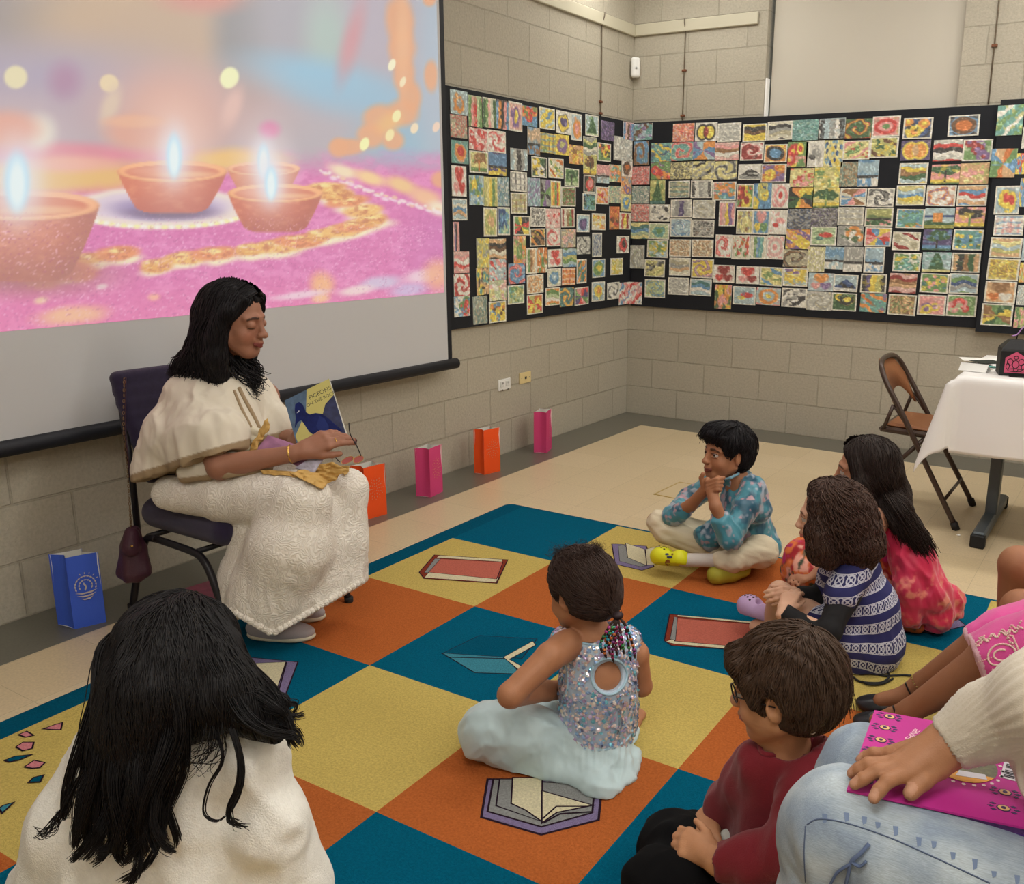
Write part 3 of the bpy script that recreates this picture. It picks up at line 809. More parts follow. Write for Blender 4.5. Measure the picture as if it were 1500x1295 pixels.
R_DATA = """73,120,210,228|str|s|k|g|w|grey blue drips
2,237,100,377|com+|w|g|k|g|grey ink leaves
98,235,200,375|dot|Y|B|y|b|blue ovals on yellow
197,237,340,338|dia+|Y|p|e|r|pink streaks on cream
340,218,490,328|dia+|m|N|E|y|brown twigs on lime
210,122,350,225|swi|E|R|y|k|dark green and maroon gourds
352,108,500,216|rin+|p|r|e|q|salmon round fruit
515,117,670,228|flo+|B|o|y|k|orange marigolds on navy
503,235,658,342|app|V|o|y|q|orange apple halves on navy
492,355,645,467|wav+|s|y|n|E|mustard hills
478,472,630,580|wav+|Y|s|b|y|pale yellow seascape
478,597,628,700|blo+|t|o|e|b|teal and orange map
458,718,605,817|dia+|c|R|d|d|thin maroon lines on white
460,828,608,928|blo+|t|y|e|w|teal leaves on yellow
441,937,586,1040|wav|P|R|n|q|brown marks on pink
435,1048,583,1158|scr+|q|N|e|y|autumn leaf pile
752,103,917,214|rin+|b|N|O|k|brown bowl on blue
673,232,828,345|wav|l|r|k|w|red reflection in water
662,362,815,467|tre|p|E|y|k|tree at pink sunset
636,473,793,583|swi+|w|o|v|O|orange rings on white
628,592,785,700|hou|s|o|E|y|orange house on green hills
618,705,770,815|tre|V|E|b|k|dark tree on violet dusk
615,825,767,930|fir|s|E|t|Y|blue green copse
604,937,755,1040|dot+|e|p|T|y|pond with pink dots
590,1050,740,1158|flo+|p|v|y|P|pink lilac petals
828,230,984,345|flo+|e|R|v|G|maroon blossoms on green
812,355,967,467|dot|q|p|Y|m|peach scallops
798,472,958,582|wav+|q|b|r|w|blue and orange waves
788,587,947,697|tre|p|k|y|e|lone tree over yellow field
777,705,936,815|dot+|t|y|E|b|yellow lilies on dark pond
770,828,922,933|str+|E|n|q|k|four dim olive figures
757,937,912,1045|wav+|s|e|B|g|blue clouds over green field
743,1050,903,1165|flo+|e|p|r|G|big pink lily on green
47,377,180,487|blo|Y|y|m|e|yellow green smears
182,350,278,480|scr|d|n|T|g|grey brown thicket
275,340,385,480|sea|b|s|k|w|blue sky over black island
38,487,180,590|tre|Y|E|y|e|green and yellow orchard
182,487,322,582|rad+|c|b|n|p|blue bird and brown facets
325,487,468,587|swi+|w|k|g|k|thick black curves
30,593,167,690|scr|g|k|V|d|dark grey pebbles
170,588,308,685|hat+|l|g|d|g|grey ghost windows
312,590,462,690|sea+|E|m|k|p|dark hedge over flower field
27,690,163,790|com+|G|r|T|e|two red chillies
168,687,305,792|flo|g|o|w|E|orange lily on grey
312,695,453,795|rad+|b|r|y|p|red blue and gold panels
10,797,103,930|scr|c|m|d|y|beige tall squiggle
103,797,202,915|sea|s|b|k|w|black cloud over sea
202,797,303,930|sea|l|g|k|w|grey cloud over sea
308,797,417,935|sea+|b|s|k|w|dark figure under blue sky
15,935,150,1030|hea|s|o|p|v|orange heart on blue
147,943,277,1033|mou+|s|B|k|w|blue black peak
290,940,428,1040|str+|y|V|m|k|yellow and purple doors
5,1033,137,1132|swi|l|g|d|w|pale grey loops
137,1040,270,1135|flo+|E|y|k|e|dark garden with gold flower
288,1042,427,1142|dia|t|o|O|v|orange hand shape on teal
1008,50,1147,210|dia|t|w|e|m|green and white waterfall
975,280,1110,433|rad|q|b|O|e|orange and blue collage
997,475,1130,627|obj+|s|y|r|b|blue and yellow flowerpot
993,630,1150,738|hat+|w|p|b|p|pink and blue stripes
972,747,1140,855|wav+|q|Y|s|m|beige pastel hills
957,858,1127,975|scr+|y|n|m|Y|yellow ring scribbles
943,978,1110,1095|hea+|q|n|O|w|brown face
926,1097,1093,1213|rad+|y|E|n|e|yellow and green shards
1110,303,1160,415|flo|y|r|b|o|red and yellow half card at the picture edge
1127,435,1160,587|dia|b|y|s|o|blue and yellow half card at the picture edge
1127,880,1160,985|blo|y|m|o|c|golden sliver card at the picture edge
1115,998,1160,1105|scr|w|s|g|g|white sliver card at the picture edge
1100,1115,1160,1225|flo|e|p|m|P|pink and green sliver card at the picture edge
1142,165,1165,280|scr|w|l|g|g|white upper sliver card at the picture edge
1142,750,1165,870|scr|s|w|b|g|pale blue sliver card at the picture edge"""
def art_img(style, bg, c1, c2, c3, U_, V_, seed):
    z = np.full_like(U_, seed*3.7); p = np.stack([U_, V_, z], -1)
    A = np.array
    bg, c1, c2, c3 = [A(PAL[k], float) for k in (bg, c1, c2, c3)]
    im = np.ones(U_.shape+(3,))*bg
    def ov(m, c):
        nonlocal im
        m = np.clip(m, 0, 1)[..., None]; im = im*(1-m)+c*m
    n1 = fbm(p, 3, 2, 1); n2 = fbm(p, 4.5, 2, 5); n3 = fbm(p, 7, 2, 9)
    wu = (n1-.5)*1.5+(n3-.5)*.5; wv = (n2-.5)*1.5+(n3-.5)*.5
    def st(a, b, x): t_ = np.clip((x-a)/(b-a), 0, 1); return t_*t_*(3-2*t_)
    ov((n3-.5)*.7, c2)
    if style == 'scr':
        ov(st(.5, .9, np.abs(np.sin(9*(U_+wu)+5*V_)))*.75, c1); ov(st(.75, .95, np.abs(np.sin(8*(V_+wv)-4*U_+1)))*.6, c2); ov(st(.62, .75, n3)*.4, c3)
    elif style == 'hat':
        ov(st(.3, .8, np.sin(24*(U_+wu*.08)))*.75*st(.35, .55, n1+.1), c1); ov(st(.3, .8, np.sin(22*(V_+wv*.1)))*.65, c2); ov(st(.6, .7, n2)*.6, c3)
    elif style == 'blo':
        ov(st(.5, .58, n1), c1); ov(st(.52, .6, n2)*.9, c2); ov(st(.58, .66, n3)*.9, c3)
    elif style == 'wav':
        s = (V_+wu*.16+.05*np.sin(7*U_+seed))*5.2; f = s-np.floor(s); k = np.floor(s).astype(int) % 4
        for j, c in enumerate((bg, c1, c2, c3)): ov((k == j)*1., c)
        ov((f > .85)*.4*(n3 > .45), np.minimum(c2, bg)*.7)
    elif style == 'str':
        s = (U_+wv*.14)*5; k = np.floor(s+seed).astype(int) % 4
        for j, c in enumerate((c1, bg, c2, c3)): ov((k == j)*st(.02, .12, V_+.08*n1-.02), c)
        ov(st(.55, .7, n3)*.5, bg)
    elif style == 'dia':
        s = (U_*.8+V_*(1 if seed % 2 else -1)+wu*.35)*4.4; k = np.floor(s).astype(int) % 4
        ov((k == 1)*1., c1); ov((k == 3)*st(.35, .5, n2), c2); ov(st(.6, .66, n3)*.8, c3)
    elif style == 'rad':
        a = np.arctan2(V_-.52, U_-.47)+wu*.8; k = np.floor(a/(2*PI)*9+seed).astype(int) % 4
        for j, c in enumerate((c1, bg, c2, c3)): ov((k == j)*1., c)
    elif style == 'swi':
        x = U_-.5+wu*.2; y = V_-.5+wv*.2; r = np.sqrt(x*x+y*y); a = np.arctan2(y, x)
        s = np.sin(a*(1 if seed % 2 else 2)+r*15+seed); ov(st(.1, .45, s), c1); ov(st(.7, .95, s)*.8, c2); ov(st(.62, .7, n3)*.4, c3)
    elif style == 'obj':
        x = (U_-.5)/.34+wu*.6; y = (V_-.54)/.36+wv*.6; r = np.sqrt(x*x+y*y); ov(st(1.12, .95, r), c1); ov(st(.62, .45, np.sqrt((x-.1)**2+(y+.15)**2)), c2)
        ov((np.abs(r-1.05) < .1)*.5, c3)
    elif style in ('flo', 'dot'):
        rs = np.random.default_rng(seed); nn = 4 if style == 'flo' else 13
        for i in range(nn):
            cx, cy = rs.random(2)*.8+.1; rr = (.25 if style == 'flo' else .085)*(.7+.5*rs.random()); r = np.sqrt((U_-cx)**2+((V_-cy)*.9)**2)/rr+wu*.5
            ov(st(1.1, .85, r), (c1 if i % 3 else c2)); ov(st(.5, .3, r)*(style == 'flo'), c2 if i % 3 else c1)
        ov(st(.6, .66, n3)*.85, c3)
    elif style == 'rin':
        r = np.sqrt(((U_-.5)/.4)**2+((V_-.5)/.4)**2)+wu*.25; ov(st(1.1, .98, r), c1); ov(st(.72, .6, r), bg if c1.sum() > 200 else c2); ov(st(.4, .3, r), c2); ov((r > 1.15)*st(.5, .6, n2), c3)
    elif style == 'hea':
        for cx, cy, s_, c in ((.5, .3, .3, c1), (.3, .72, .2, c2), (.68, .72, .22, c3)):
            x = (U_-cx)/s_; y = -(V_-cy)/s_+.15; ov(st(.06, -.06, (x*x+y*y-.7)**3-x*x*y**3), c)
    elif style == 'app':
        for cx in (.34, .66):
            r = np.sqrt(((U_-cx)/.27)**2+((V_-.52)/.42)**2); ov(st(1.12, 1.02, r), c2); ov(st(.85, .75, r), c1)
        r = np.sqrt(((U_-.5)/.1)**2+((V_-.5)/.3)**2)+wu*.5; ov(st(1, .8, r), c3)
    elif style == 'sea':
        ov(V_*.6, c1); ov(st(.3, .2, np.abs(V_-.25)+wu*.4)*.8, c1); ov(st(.62, .66, V_), c3); ov(((V_ > .64)*st(.45, .6, n3)), bg); ov((np.abs(V_-.62+wu*.05) < .05)*1., c2 if c2.sum() < 300 else np.array(PAL['k'], float))
    elif style == 'mou':
        h_ = .75-.5*np.clip(1-np.abs(U_-.5)/.5, 0, 1)+wu*.15; ov((V_ > h_)*1., c1); ov((V_ > h_)*st(.5, .62, n3), c2); ov((V_ > .8)*.8, c3)
    elif style == 'fir':
        x = np.abs(U_-.5)/(.06+.36*np.clip(V_-.08, 0, 1))+wu*.5; ov(st(1.2, .9, x)*(V_ > .06), c1); ov(st(.55, .65, n3)*.7, c2); ov((V_ > .86)*.9, c3)
    elif style == 'tre':
        ov(st(.72, .8, V_), c2); ov(st(.9, .95, V_), c1); r = np.sqrt(((U_-.5)/.42)**2+((V_-.3)/.26)**2)+wu*.9; ov(st(1.05, .9, r), c1); ov((np.abs(U_-.5) < .035)*(V_ > .3)*(V_ < .9), c3); ov(st(.6, .68, n3)*.6, c2)
    elif style == 'hou':
        ov(st(.62, .7, V_+.08*np.sin(6*U_)), c2); ov((np.abs(U_-.45) < .16)*(V_ > .25)*(V_ < .68), c1); ov((np.abs(V_-.4) < .05)*(np.abs(U_-.45) > .16)*1., np.array(PAL['B'], float)); ov((V_ > .85)*.5, c3)
    elif style == 'com':
        for cx, cy, s_ in ((.6, .45, 1), (.35, .62, .7)):
            x = (U_-cx)/.3/s_; y = (V_-cy)/.16/s_; a = .7; X = x*math.cos(a)+y*math.sin(a); Y = -x*math.sin(a)+y*math.cos(a); ov(st(1.1, .8, np.sqrt(X*X+Y*Y*1.4)+wu*.3), c1 if s_ == 1 else c2)
        ov(st(.62, .7, n3)*.5, c3)
    return im
paper = mat('painting_face', (255, 255, 255), .75, attr=True, spec=.25)
cardm = mat('card_edge', (232, 230, 220), .8)
entries = []
for data, (ox, oy), s_, plane in ((L_DATA, (640, 100), 3.2375, 0), (M_DATA, (900, 140), 3.81, 1), (R_DATA, (1180, 140), 3.597, 1)):
    for k, ln in enumerate(data.split('\n')):
        f = ln.split('|'); x0, y0, x1, y1 = [float(a) for a in f[0].split(',')]
        x0, x1 = ox+x0/s_, ox+x1/s_; y0, y1 = oy+y0/s_, oy+y1/s_
        off = (.0215 if plane == 0 else -.0215)
        if plane == 1 and x0 > 1437 and (x0 > 1455 or y0 > 200): off = -.0515
        ym = (y0+y1)/2; xm = (x0+x1)/2
        a0 = hit(x0, ym, plane, off); a1 = hit(x1, ym, plane, off); zt = hit(xm, y0, plane, off)[2]; zb = hit(xm, y1, plane, off)[2]
        h0, h1 = (a0[1], a1[1]) if plane == 0 else (a0[0], a1[0])
        if plane == 0: h1 = min(h1, -.012)
        else: h0 = max(h0, .012)
        if plane == 1 and off > -.05: h1 = min(h1, 2.338)
        entries.append(dict(pl=plane, off=off, h0=h0, h1=h1, zt=zt, zb=zb, st=f[1], c=f[2:6], d=f[6], x=xm, y0=y0, y1=y1, x0=x0, x1=x1))
for i, e in enumerate(entries):
    best = None
    for j, g in enumerate(entries):
        if g is e or g['pl'] != e['pl']: continue
        if g['zb'] > e['zt']-.05 and min(e['h1'], g['h1'])-max(e['h0'], g['h0']) > .35*(e['h1']-e['h0']):
            dz = g['zb']-e['zt']
            if dz < .12 and (best is None or dz < best[0]): best = (dz, g)
    wd, hh = abs(e['h1']-e['h0']), e['zt']-e['zb']
    nu, nv = 28, 28
    us = np.linspace(0, 1, nu); vs = np.linspace(0, 1, nv); Ug, Vg = np.meshgrid(us, vs, indexing='ij')
    sty = e['st']; brd = sty.endswith('+'); sty = sty.rstrip('+')
    im = art_img(sty, *e['c'], Ug, Vg, i+1)
    if brd:
        m_ = ((np.minimum(Ug, 1-Ug) < .045) | (np.minimum(Vg, 1-Vg) < .045))[..., None]; im = np.where(m_, np.array((232, 230, 216.)), im)
    tilt = (RNG.random()-.5)*.03; lift = .0008*(i % 4)
    hc = (e['h0']+e['h1'])/2; zc = (e['zt']+e['zb'])/2
    dh = (Ug-.5)*(e['h1']-e['h0'])*.99; dz = (.5-Vg)*hh*.99
    H = hc+dh*math.cos(tilt)-dz*math.sin(tilt); Z = zc+dh*math.sin(tilt)+dz*math.cos(tilt)
    sgn = 1 if e['pl'] == 0 else -1
    if e['pl'] == 0: H = np.minimum(H, -.006)
    front = e['off']+sgn*(.0022+lift); back = e['off']+sgn*lift*.2
    def pt(Hh, Zz, o): return np.stack([np.full_like(Hh, o), Hh, Zz], -1) if e['pl'] == 0 else np.stack([Hh, np.full_like(Hh, o), Zz], -1)
    Vt = pt(H, Z, front).reshape(-1, 3)
    gi = np.arange(nu*nv).reshape(nu, nv)
    Qf = np.stack([gi[:-1, :-1], gi[:-1, 1:], gi[1:, 1:], gi[1:, :-1]], -1).reshape(-1, 4)
    cr = [gi[0, 0], gi[-1, 0], gi[-1, -1], gi[0, -1]]
    bk = Vt[cr].copy(); bk[:, e['pl']] = back; n = len(Vt)
    V_all = np.concatenate([Vt, bk]); Qs = [[cr[k], cr[(k+1) % 4], n+(k+1) % 4, n+k] for k in range(4)]+[[n, n+1, n+2, n+3]]
    Qa = np.concatenate([Qf, np.array(Qs)])
    im = im*.74+np.array((228, 224, 206.))*.26; tx = vnoise(np.stack([Ug*16, Vg*16, Ug*0+i], -1))[..., None]; im = im*(.9+.2*tx)+np.array((225, 222, 205.))*np.clip(tx-.72, 0, 1)*.9
    cc = np.concatenate([lina(np.clip(im, 0, 255)).reshape(-1, 3)*1.0, np.full((4, 3), .7)])
    o = link('painting', V_all, Qa, [paper, cardm], None, idx=[0]*len(Qf)+[1]*5, cols=cc)
    lab = e['d'] if 'card' in e['d'] else e['d']+' painting'
    board = 'screen-wall board' if e['pl'] == 0 else ('long board' if e['off'] > -.05 else 'end board')
    if 'picture edge' not in lab:
        if best and len((lab+' under '+best[1]['d']).split()) <= 14 and 'edge' not in best[1]['d']: lab += ', under the '+best[1]['d']
        else: lab += ', pinned on the '+board
    tag(o, lab, 'painting', 'small paintings pinned on the black boards')
# ================================================================== rug
GS, GX, GY, GA = .5295, .7236, -2.3255, .0130
def gp(u, v, z=0):
    """rug grid to world: u across, v towards the lens"""
    return np.array([GX+GS*(u*math.cos(GA)+v*math.sin(GA)), GY-GS*(v*math.cos(GA)-u*math.sin(GA)), z])
def gimg(px, py, z=.0125):
    return hit(px, py, 2, z)
pile = dict(rough=.95, bump=.9, bscale=420, var=.15, vscale=160, spec=.05)
rug_m = [mat('rug_teal', (0, 92, 120), **pile), mat('rug_yellow', (200, 178, 100), **pile), mat('rug_orange', (182, 100, 50), **pile), mat('rug_outline', (44, 30, 42), **pile),
         mat('rug_brick', (188, 104, 88), **pile), mat('rug_cream', (214, 206, 172), **pile), mat('rug_lilac', (128, 116, 152), **pile), mat('rug_grey', (140, 142, 140), **pile),
         mat('rug_aqua', (62, 132, 150), **pile), mat('rug_rust', (132, 56, 40), **pile), mat('rug_navy', (0, 82, 108), **pile), mat('rug_pink', (206, 130, 138), **pile)]
TE, YE, OR, OU, BR, CRM, LI, GRY, AQ, RU, NV, PKK = range(12)
rg = MB(); U0, U1, V0, V1 = 0, 5, 0, 8; bo = .17
c = [gp(U0-bo, V0-.035), gp(U1+bo, V0-.035), gp(U1+bo, V1+bo), gp(U0-bo, V1+bo)]
# rounded corner outline
def rounded(u0, v0, u1, v1, r):
    o = []
    for (cu, cv_, a0) in ((u0+r, v0+r, PI), (u1-r, v0+r, 1.5*PI), (u1-r, v1-r, 0), (u0+r, v1-r, .5*PI)):
        for k in range(5):
            a = a0+k*PI/8; o.append((cu+r*math.cos(a), cv_+r*math.sin(a)))
    return o
ol = rounded(U0-bo, V0-.035, U1+bo, V1+bo, .07)
rg.poly([gp(a, b) for a, b in ol], (0, 0, 1), .0105, NV)
ol2 = rounded(U0-bo-.008, V0-.043, U1+bo+.008, V1+bo+.008, .07)
rg.poly([gp(a, b) for a, b in ol2], (0, 0, 1), .009, NV)
for u in range(U0, U1):
    for v in range(V0, V1):
        a = [gp(u, v, .0108), gp(u+1, v, .0108), gp(u+1, v+1, .0108), gp(u, v+1, .0108)]
        rg.poly(a, (0, 0, 1), .0007, (u+v) % 3)
HL = [0]
def shape(pts, m, outline=True, lw=.0045):
    """motif piece drawn in rug coordinates read off the photo"""
    HL[0] += 1; z = .0116+.00035*HL[0]
    W = [gimg(x, y) for x, y in pts]
    if outline:
        c0 = sum(W)/len(W); n = len(W); O = []
        ar = sum((W[i][0]*W[(i+1) % n][1]-W[(i+1) % n][0]*W[i][1]) for i in range(n)); sg = 1 if ar > 0 else -1
        for i in range(n):
            d1 = nrm(W[i]-W[i-1]); d2 = nrm(W[(i+1) % n]-W[i]); n1 = np.array([d1[1], -d1[0], 0])*sg; n2 = np.array([d2[1], -d2[0], 0])*sg
            b_ = nrm(n1+n2); k = lw/max(.35, b_@n1); O.append(W[i]+b_*k)
        O = [np.array([p[0], p[1], z]) for p in O]; rg.poly(O, (0, 0, 1), .0002, OU)
    W = [np.array([p[0], p[1], z]) for p in W]
    rg.poly(W, (0, 0, 1), .0004, m)
def line(pts, lw=.004):
    HL[0] += 1; z = .0118+.00035*HL[0]
    W = [gimg(x, y) for x, y in pts]
    for a, b in zip(W[:-1], W[1:]):
        d = nrm(b-a); n = np.array([-d[1], d[0], 0])*lw/2; a = np.array([a[0], a[1], z]); b = np.array([b[0], b[1], z])
        rg.poly([a-n, b-n, b+n, a+n], (0, 0, 1), .0003, OU)
# closed brick-red book, yellow square
HL[0] = 0
shape([(615, 838), (637, 813), (743, 820), (727, 854), (622, 847)], RU); shape([(622, 846), (629, 838), (730, 846), (726, 853)], CRM, lw=.002); shape([(627, 838), (645, 819), (736, 824), (727, 848)], BR, lw=.003); shape([(640, 817), (644, 814), (736, 820), (735, 823)], CRM, lw=.001); shape([(622, 839), (637, 819), (645, 819), (627, 839)], GRY, lw=.002)
# closed brick book, teal square
HL[0] = 0
shape([(974, 938), (982, 900), (1108, 912), (1090, 952), (984, 945)], RU); shape([(976, 940), (988, 943), (1095, 953), (1093, 948), (985, 936)], CRM, lw=.002); shape([(989, 939), (992, 906), (1104, 915), (1092, 948)], BR, lw=.003); shape([(982, 936), (988, 904), (992, 905), (989, 938)], GRY, lw=.002); shape([(992, 903), (993, 901.5), (1100, 911), (1099, 913)], CRM, lw=.001)
# blue book standing open, teal square
HL[0] = 0
shape([(649, 957), (702, 931), (786, 936), (764, 964)], NV, lw=.003); shape([(649, 957), (740, 963), (762, 987), (696, 985)], AQ, lw=.003); shape([(738, 963), (780, 940), (784, 945), (745, 966), (778, 984), (764, 984)], CRM, lw=.003); line([(656, 963), (740, 965)])
# open book lilac cover, yellow square (far)
HL[0] = 0
shape([(897, 797), (903, 797), (946, 800), (957, 830), (940, 835), (902, 826)], LI); shape([(906, 800), (913, 798), (945, 829), (938, 830), (908, 822)], GRY, lw=.002); shape([(917, 796), (944, 805), (947, 828), (920, 817)], CRM, lw=.003); shape([(946, 805), (966, 800), (970, 826), (948, 828)], CRM, lw=.003)
# open book, teal square by the chair
HL[0] = 0
shape([(335, 990), (352, 962), (435, 970), (417, 1018), (380, 1025), (345, 1015)], LI); shape([(336, 985), (346, 965), (358, 968), (363, 988), (352, 1002)], CRM, lw=.003); shape([(360, 988), (375, 972), (418, 970), (405, 1010), (368, 1008)], CRM, lw=.003); line([(420, 970), (408, 1013), (372, 1012)])
# open book seen from above, orange square
HL[0] = 0
shape([(716, 1142), (790, 1142), (880, 1150), (875, 1200), (793, 1221), (707, 1196)], LI, lw=.006); shape([(724, 1142), (790, 1146), (870, 1150), (866, 1190), (793, 1210), (716, 1188)], GRY, lw=.005); shape([(733, 1142), (752, 1142), (755, 1178), (790, 1202), (728, 1180)], GRY, lw=.004); shape([(752, 1140), (793, 1140), (793, 1202), (770, 1186), (750, 1177)], CRM, lw=.004); shape([(795, 1160), (830, 1170), (865, 1180), (815, 1190), (795, 1204)], CRM, lw=.004)
line([(795, 1200), (815, 1182), (860, 1182)]); line([(797, 1206), (820, 1193), (866, 1190)])
# lilac corner of a book under the long-haired girl in pink
HL[0] = 0
shape([(1350, 915), (1400, 905), (1414, 916), (1366, 928), (1318, 921)], LI)
# small petals, drops on the yellow square at the frame edge
HL[0] = 0
shape([(66, 1067), (80, 1062), (90, 1059), (88, 1068), (80, 1068)], PKK); shape([(29, 1076), (38, 1072), (47, 1077), (38, 1079)], PKK); shape([(25, 1094), (34, 1088), (48, 1088), (46, 1096), (34, 1099)], PKK); shape([(38, 1123), (50, 1115), (64, 1118), (58, 1124), (48, 1125)], PKK)
shape([(9, 1114), (22, 1109), (42, 1107), (28, 1113), (14, 1116)], NV); shape([(44, 1146), (50, 1140), (62, 1137), (58, 1145)], NV); shape([(0, 1185), (6, 1181), (17, 1178), (4, 1190)], AQ)
# grey and cream leaf shapes
HL[0] = 0
shape([(978, 1201), (1000, 1191), (1030, 1190), (1050, 1196), (1040, 1204)], GRY)
rug = rg.build('rug', rug_m, keep=False)
tag(rug, 'large checked story rug of teal, yellow and orange squares with books', 'rug')

# ================================================================== paper bags along the wall
def bag(L, F_, R, name_c, label, colr, motif, h=.25, foil=(196, 190, 196)):
    L, F_, R = [hit(*p, 2, 0) for p in (L, F_, R)]
    B = L+R-F_
    t = thing('paper_bag', tuple((L+R)/2), label, 'paper bag', 'paper bags standing along the wall')
    m = mat('bag_'+name_c, colr, .7, bump=.15, bscale=90); wi = mat('bag_lining', (232, 230, 222), .8)
    up = np.array([0, 0, h]); cen = (L+R)/2
    n = 7
    # walls: front F-R, side L-F with a folded gusset, back L-B, side B-R gusset
    def wall(a, b, gus, top_in, nm):
        V = []; Fq = []
        out = nrm((a+b)/2-cen)
        for i in range(n):
            s_ = i/(n-1)
            for j in range(n):
                q = j/(n-1); p = a+(b-a)*s_+up*q
                g = (1-abs(2*s_-1))*gus*(.25+.75*q); p = p-out*g-out*top_in*q
                if not gus: p = p+out*.0025*math.sin(9*q+4*s_)*q
                V.append(p)
        for i in range(n-1):
            for j in range(n-1): Fq.append([i*n+j, (i+1)*n+j, (i+1)*n+j+1, i*n+j+1])
        return V, Fq
    ou = MB(); inn = MB()
    for a, b, g, ti in ((F_, R, 0, .004), (L, F_, .022, 0), (B, L, 0, .004), (R, B, .022, 0)):
        V, Fq = wall(a, b, g, ti, ''); ou.add(V, Fq)
        V2 = [p+(cen+up*.5-p)*np.array([.03, .03, 0]) for p in np.array(V)]; inn.add(V2, [f[::-1] for f in Fq])
    ou.add([F_, R, B, L], [[0, 1, 2, 3]])
    inn.add([p+np.array([0, 0, .002]) for p in (F_, R, B, L)], [[0, 1, 2, 3]])
    ou.build('bag_body', m, t, True); inn.build('bag_lining', wi, t, True)
    # fold line near the bottom
    d = nrm(R-F_); nv = nrm(np.cross(d, (0, 0, 1)));  nv = nv if nv@(CAM-F_) > 0 else -nv
    wd = np.linalg.norm(R-F_)
    c0 = (F_+R)/2+np.array([0, 0, h*.56])+nv*.0028
    def pt(x, y): return c0+d*x*wd+np.array([0, 0, y*wd])
    cm = MB()
    def diamond(x, y, s_, a):
        q = []
        for k in range(4):
            r_ = s_ if k % 2 == 0 else s_*.45
            q.append(pt(x+r_*math.cos(a+k*PI/2), y+r_*math.sin(a+k*PI/2)))
        cm.poly(q, nv, .0005)
    if motif == 'flower':
        for ring, nn, s_ in ((.08, 6, .035), (.17, 10, .04), (.27, 14, .045), (.35, 12, .03)):
            for k in range(nn): a = 2*PI*k/nn; diamond(ring*math.cos(a), ring*1.25*math.sin(a), s_, a)
    elif motif == 'text':
        for k in range(12): diamond(.02, -.55+k*.1, .05, PI/2+.4*(k % 3)); diamond(.1, -.5+k*.09, .03, .8*k)
    else:
        # round tree with leaves above three ripples
        for k in range(5): diamond(-.02+.03*math.sin(k), .02+k*.05-.1, .06, PI/2)
        for ring, nn in ((.2, 9), (.32, 13)):
            for k in range(nn):
                a = -.3+(PI+.6)*k/(nn-1); diamond(ring*math.cos(a), .04+ring*1.1*math.sin(a), .06, a+PI/2)
        for k in range(5): a = .5+.35*k; diamond(.42*math.cos(a), .04+.46*math.sin(a), .04, a)
        for j, wv in enumerate((.34, .3, .2)):
            y = -.2-.11*j
            cm.poly([pt(-wv, y+.03), pt(-wv*.3, y+.0), pt(wv*.4, y+.02), pt(wv, y+.06), pt(wv*.5, y-.035), pt(-wv*.4, y-.05)], nv, .0005)
    cm.build('cutout_motif', mat('foil_'+motif, foil, .4, .3), t)
bag((85, 915), (109, 922), (156, 911), 'blue', 'bright blue paper bag with cut-out tree, left of the purple chair', (62, 98, 214), 'tree', .255, (214, 204, 196))
bag((517, 757), (536, 762), (567, 753), 'orange', 'orange paper bag half hidden behind the reader\'s lace skirt', (244, 84, 20), 'flower', .25, (226, 150, 120))
bag((609.7, 727), (630.8, 728.8), (648.8, 720), 'pink', 'pink paper bag standing between the two orange bags', (214, 66, 124), 'flower', .25, (220, 130, 164))
bag((694.9, 693), (709.5, 695.7), (733, 690), 'orange', 'orange paper bag standing in the open between two pink bags', (244, 84, 20), 'flower', .25, (214, 130, 110))
bag((782, 662.8), (800.5, 664), (808, 657), 'pink', 'pink paper bag nearest the room corner, last of the row', (214, 66, 124), 'text', .25, (240, 180, 200))

# ================================================================== folding chair
fc = thing('folding_chair', (2.35, -1.26, 0), 'brown metal folding chair beside the cloth-covered table', 'chair')
fm = mat('brown_enamel', (74, 58, 50), .35, .3, coat=.2); vy = mat('tan_vinyl', (146, 94, 58), .5, bump=.15, bscale=300)
yl, yr = -1.479, -1.035
def fcp(x, z, y): return np.array([x, y, z])
FX0, FX1 = 2.57, 2.15
top = []
for y in (yl+.02, yr-.02):
    s = 1 if y < -1.2 else -1
    pts = [fcp(FX0, .01, y-.02*s), fcp(2.40, .30, y-.005*s), fcp(2.285, .50, y)]
    top.append(pts)
bow = [fcp(2.285, .50, yl+.02), fcp(2.205, .63, yl+.022), fcp(2.165, .70, yl+.045), fcp(2.145, .735, yl+.11), fcp(2.14, .745, (yl+yr)/2), fcp(2.145, .735, yr-.11), fcp(2.165, .70, yr-.045), fcp(2.205, .63, yr-.022), fcp(2.285, .50, yr-.02)]
full = [fcp(FX0, .012, yl), fcp(2.40, .30, yl+.015)]+bow+[fcp(2.40, .30, yr-.015), fcp(FX0, .012, yr)]
MB().tube(smooth_path(full, 70), .0125, 10).build('front_frame', fm, fc, True)
for y in (yl, yr): MB().tube([fcp(FX0+.004, .0, y), fcp(FX0-.012, .035, y)], .017, 10).build('foot_cap', mat('dark_rubber', (30, 28, 28), .7), fc, True)
for y, s in ((yl+.045, 1), (yr-.045, -1)):
    MB().tube([fcp(2.06, .012, y), fcp(2.30, .30, y), fcp(2.385, .40, y)], .011, 10).build('rear_leg', fm, fc, True)
    MB().tube([fcp(2.054, .0, y), fcp(2.07, .03, y)], .015, 10).build('foot_cap', MATS['dark_rubber'], fc, True)
    MB().tube([fcp(2.20, .43, y-.02*s), fcp(2.235, .545, y-.022*s)], .009, 8).build('hinge_strut', fm, fc, True)
    MB().tube([fcp(2.235, .545, y-.022*s), fcp(2.32, .435, y-.022*s)], .006, 8).build('hinge_strut', fm, fc, True)
MB().tube([fcp(2.505, .13, yl+.006), fcp(2.505, .13, yr-.006)], .008, 8).build('stretcher', fm, fc, True)
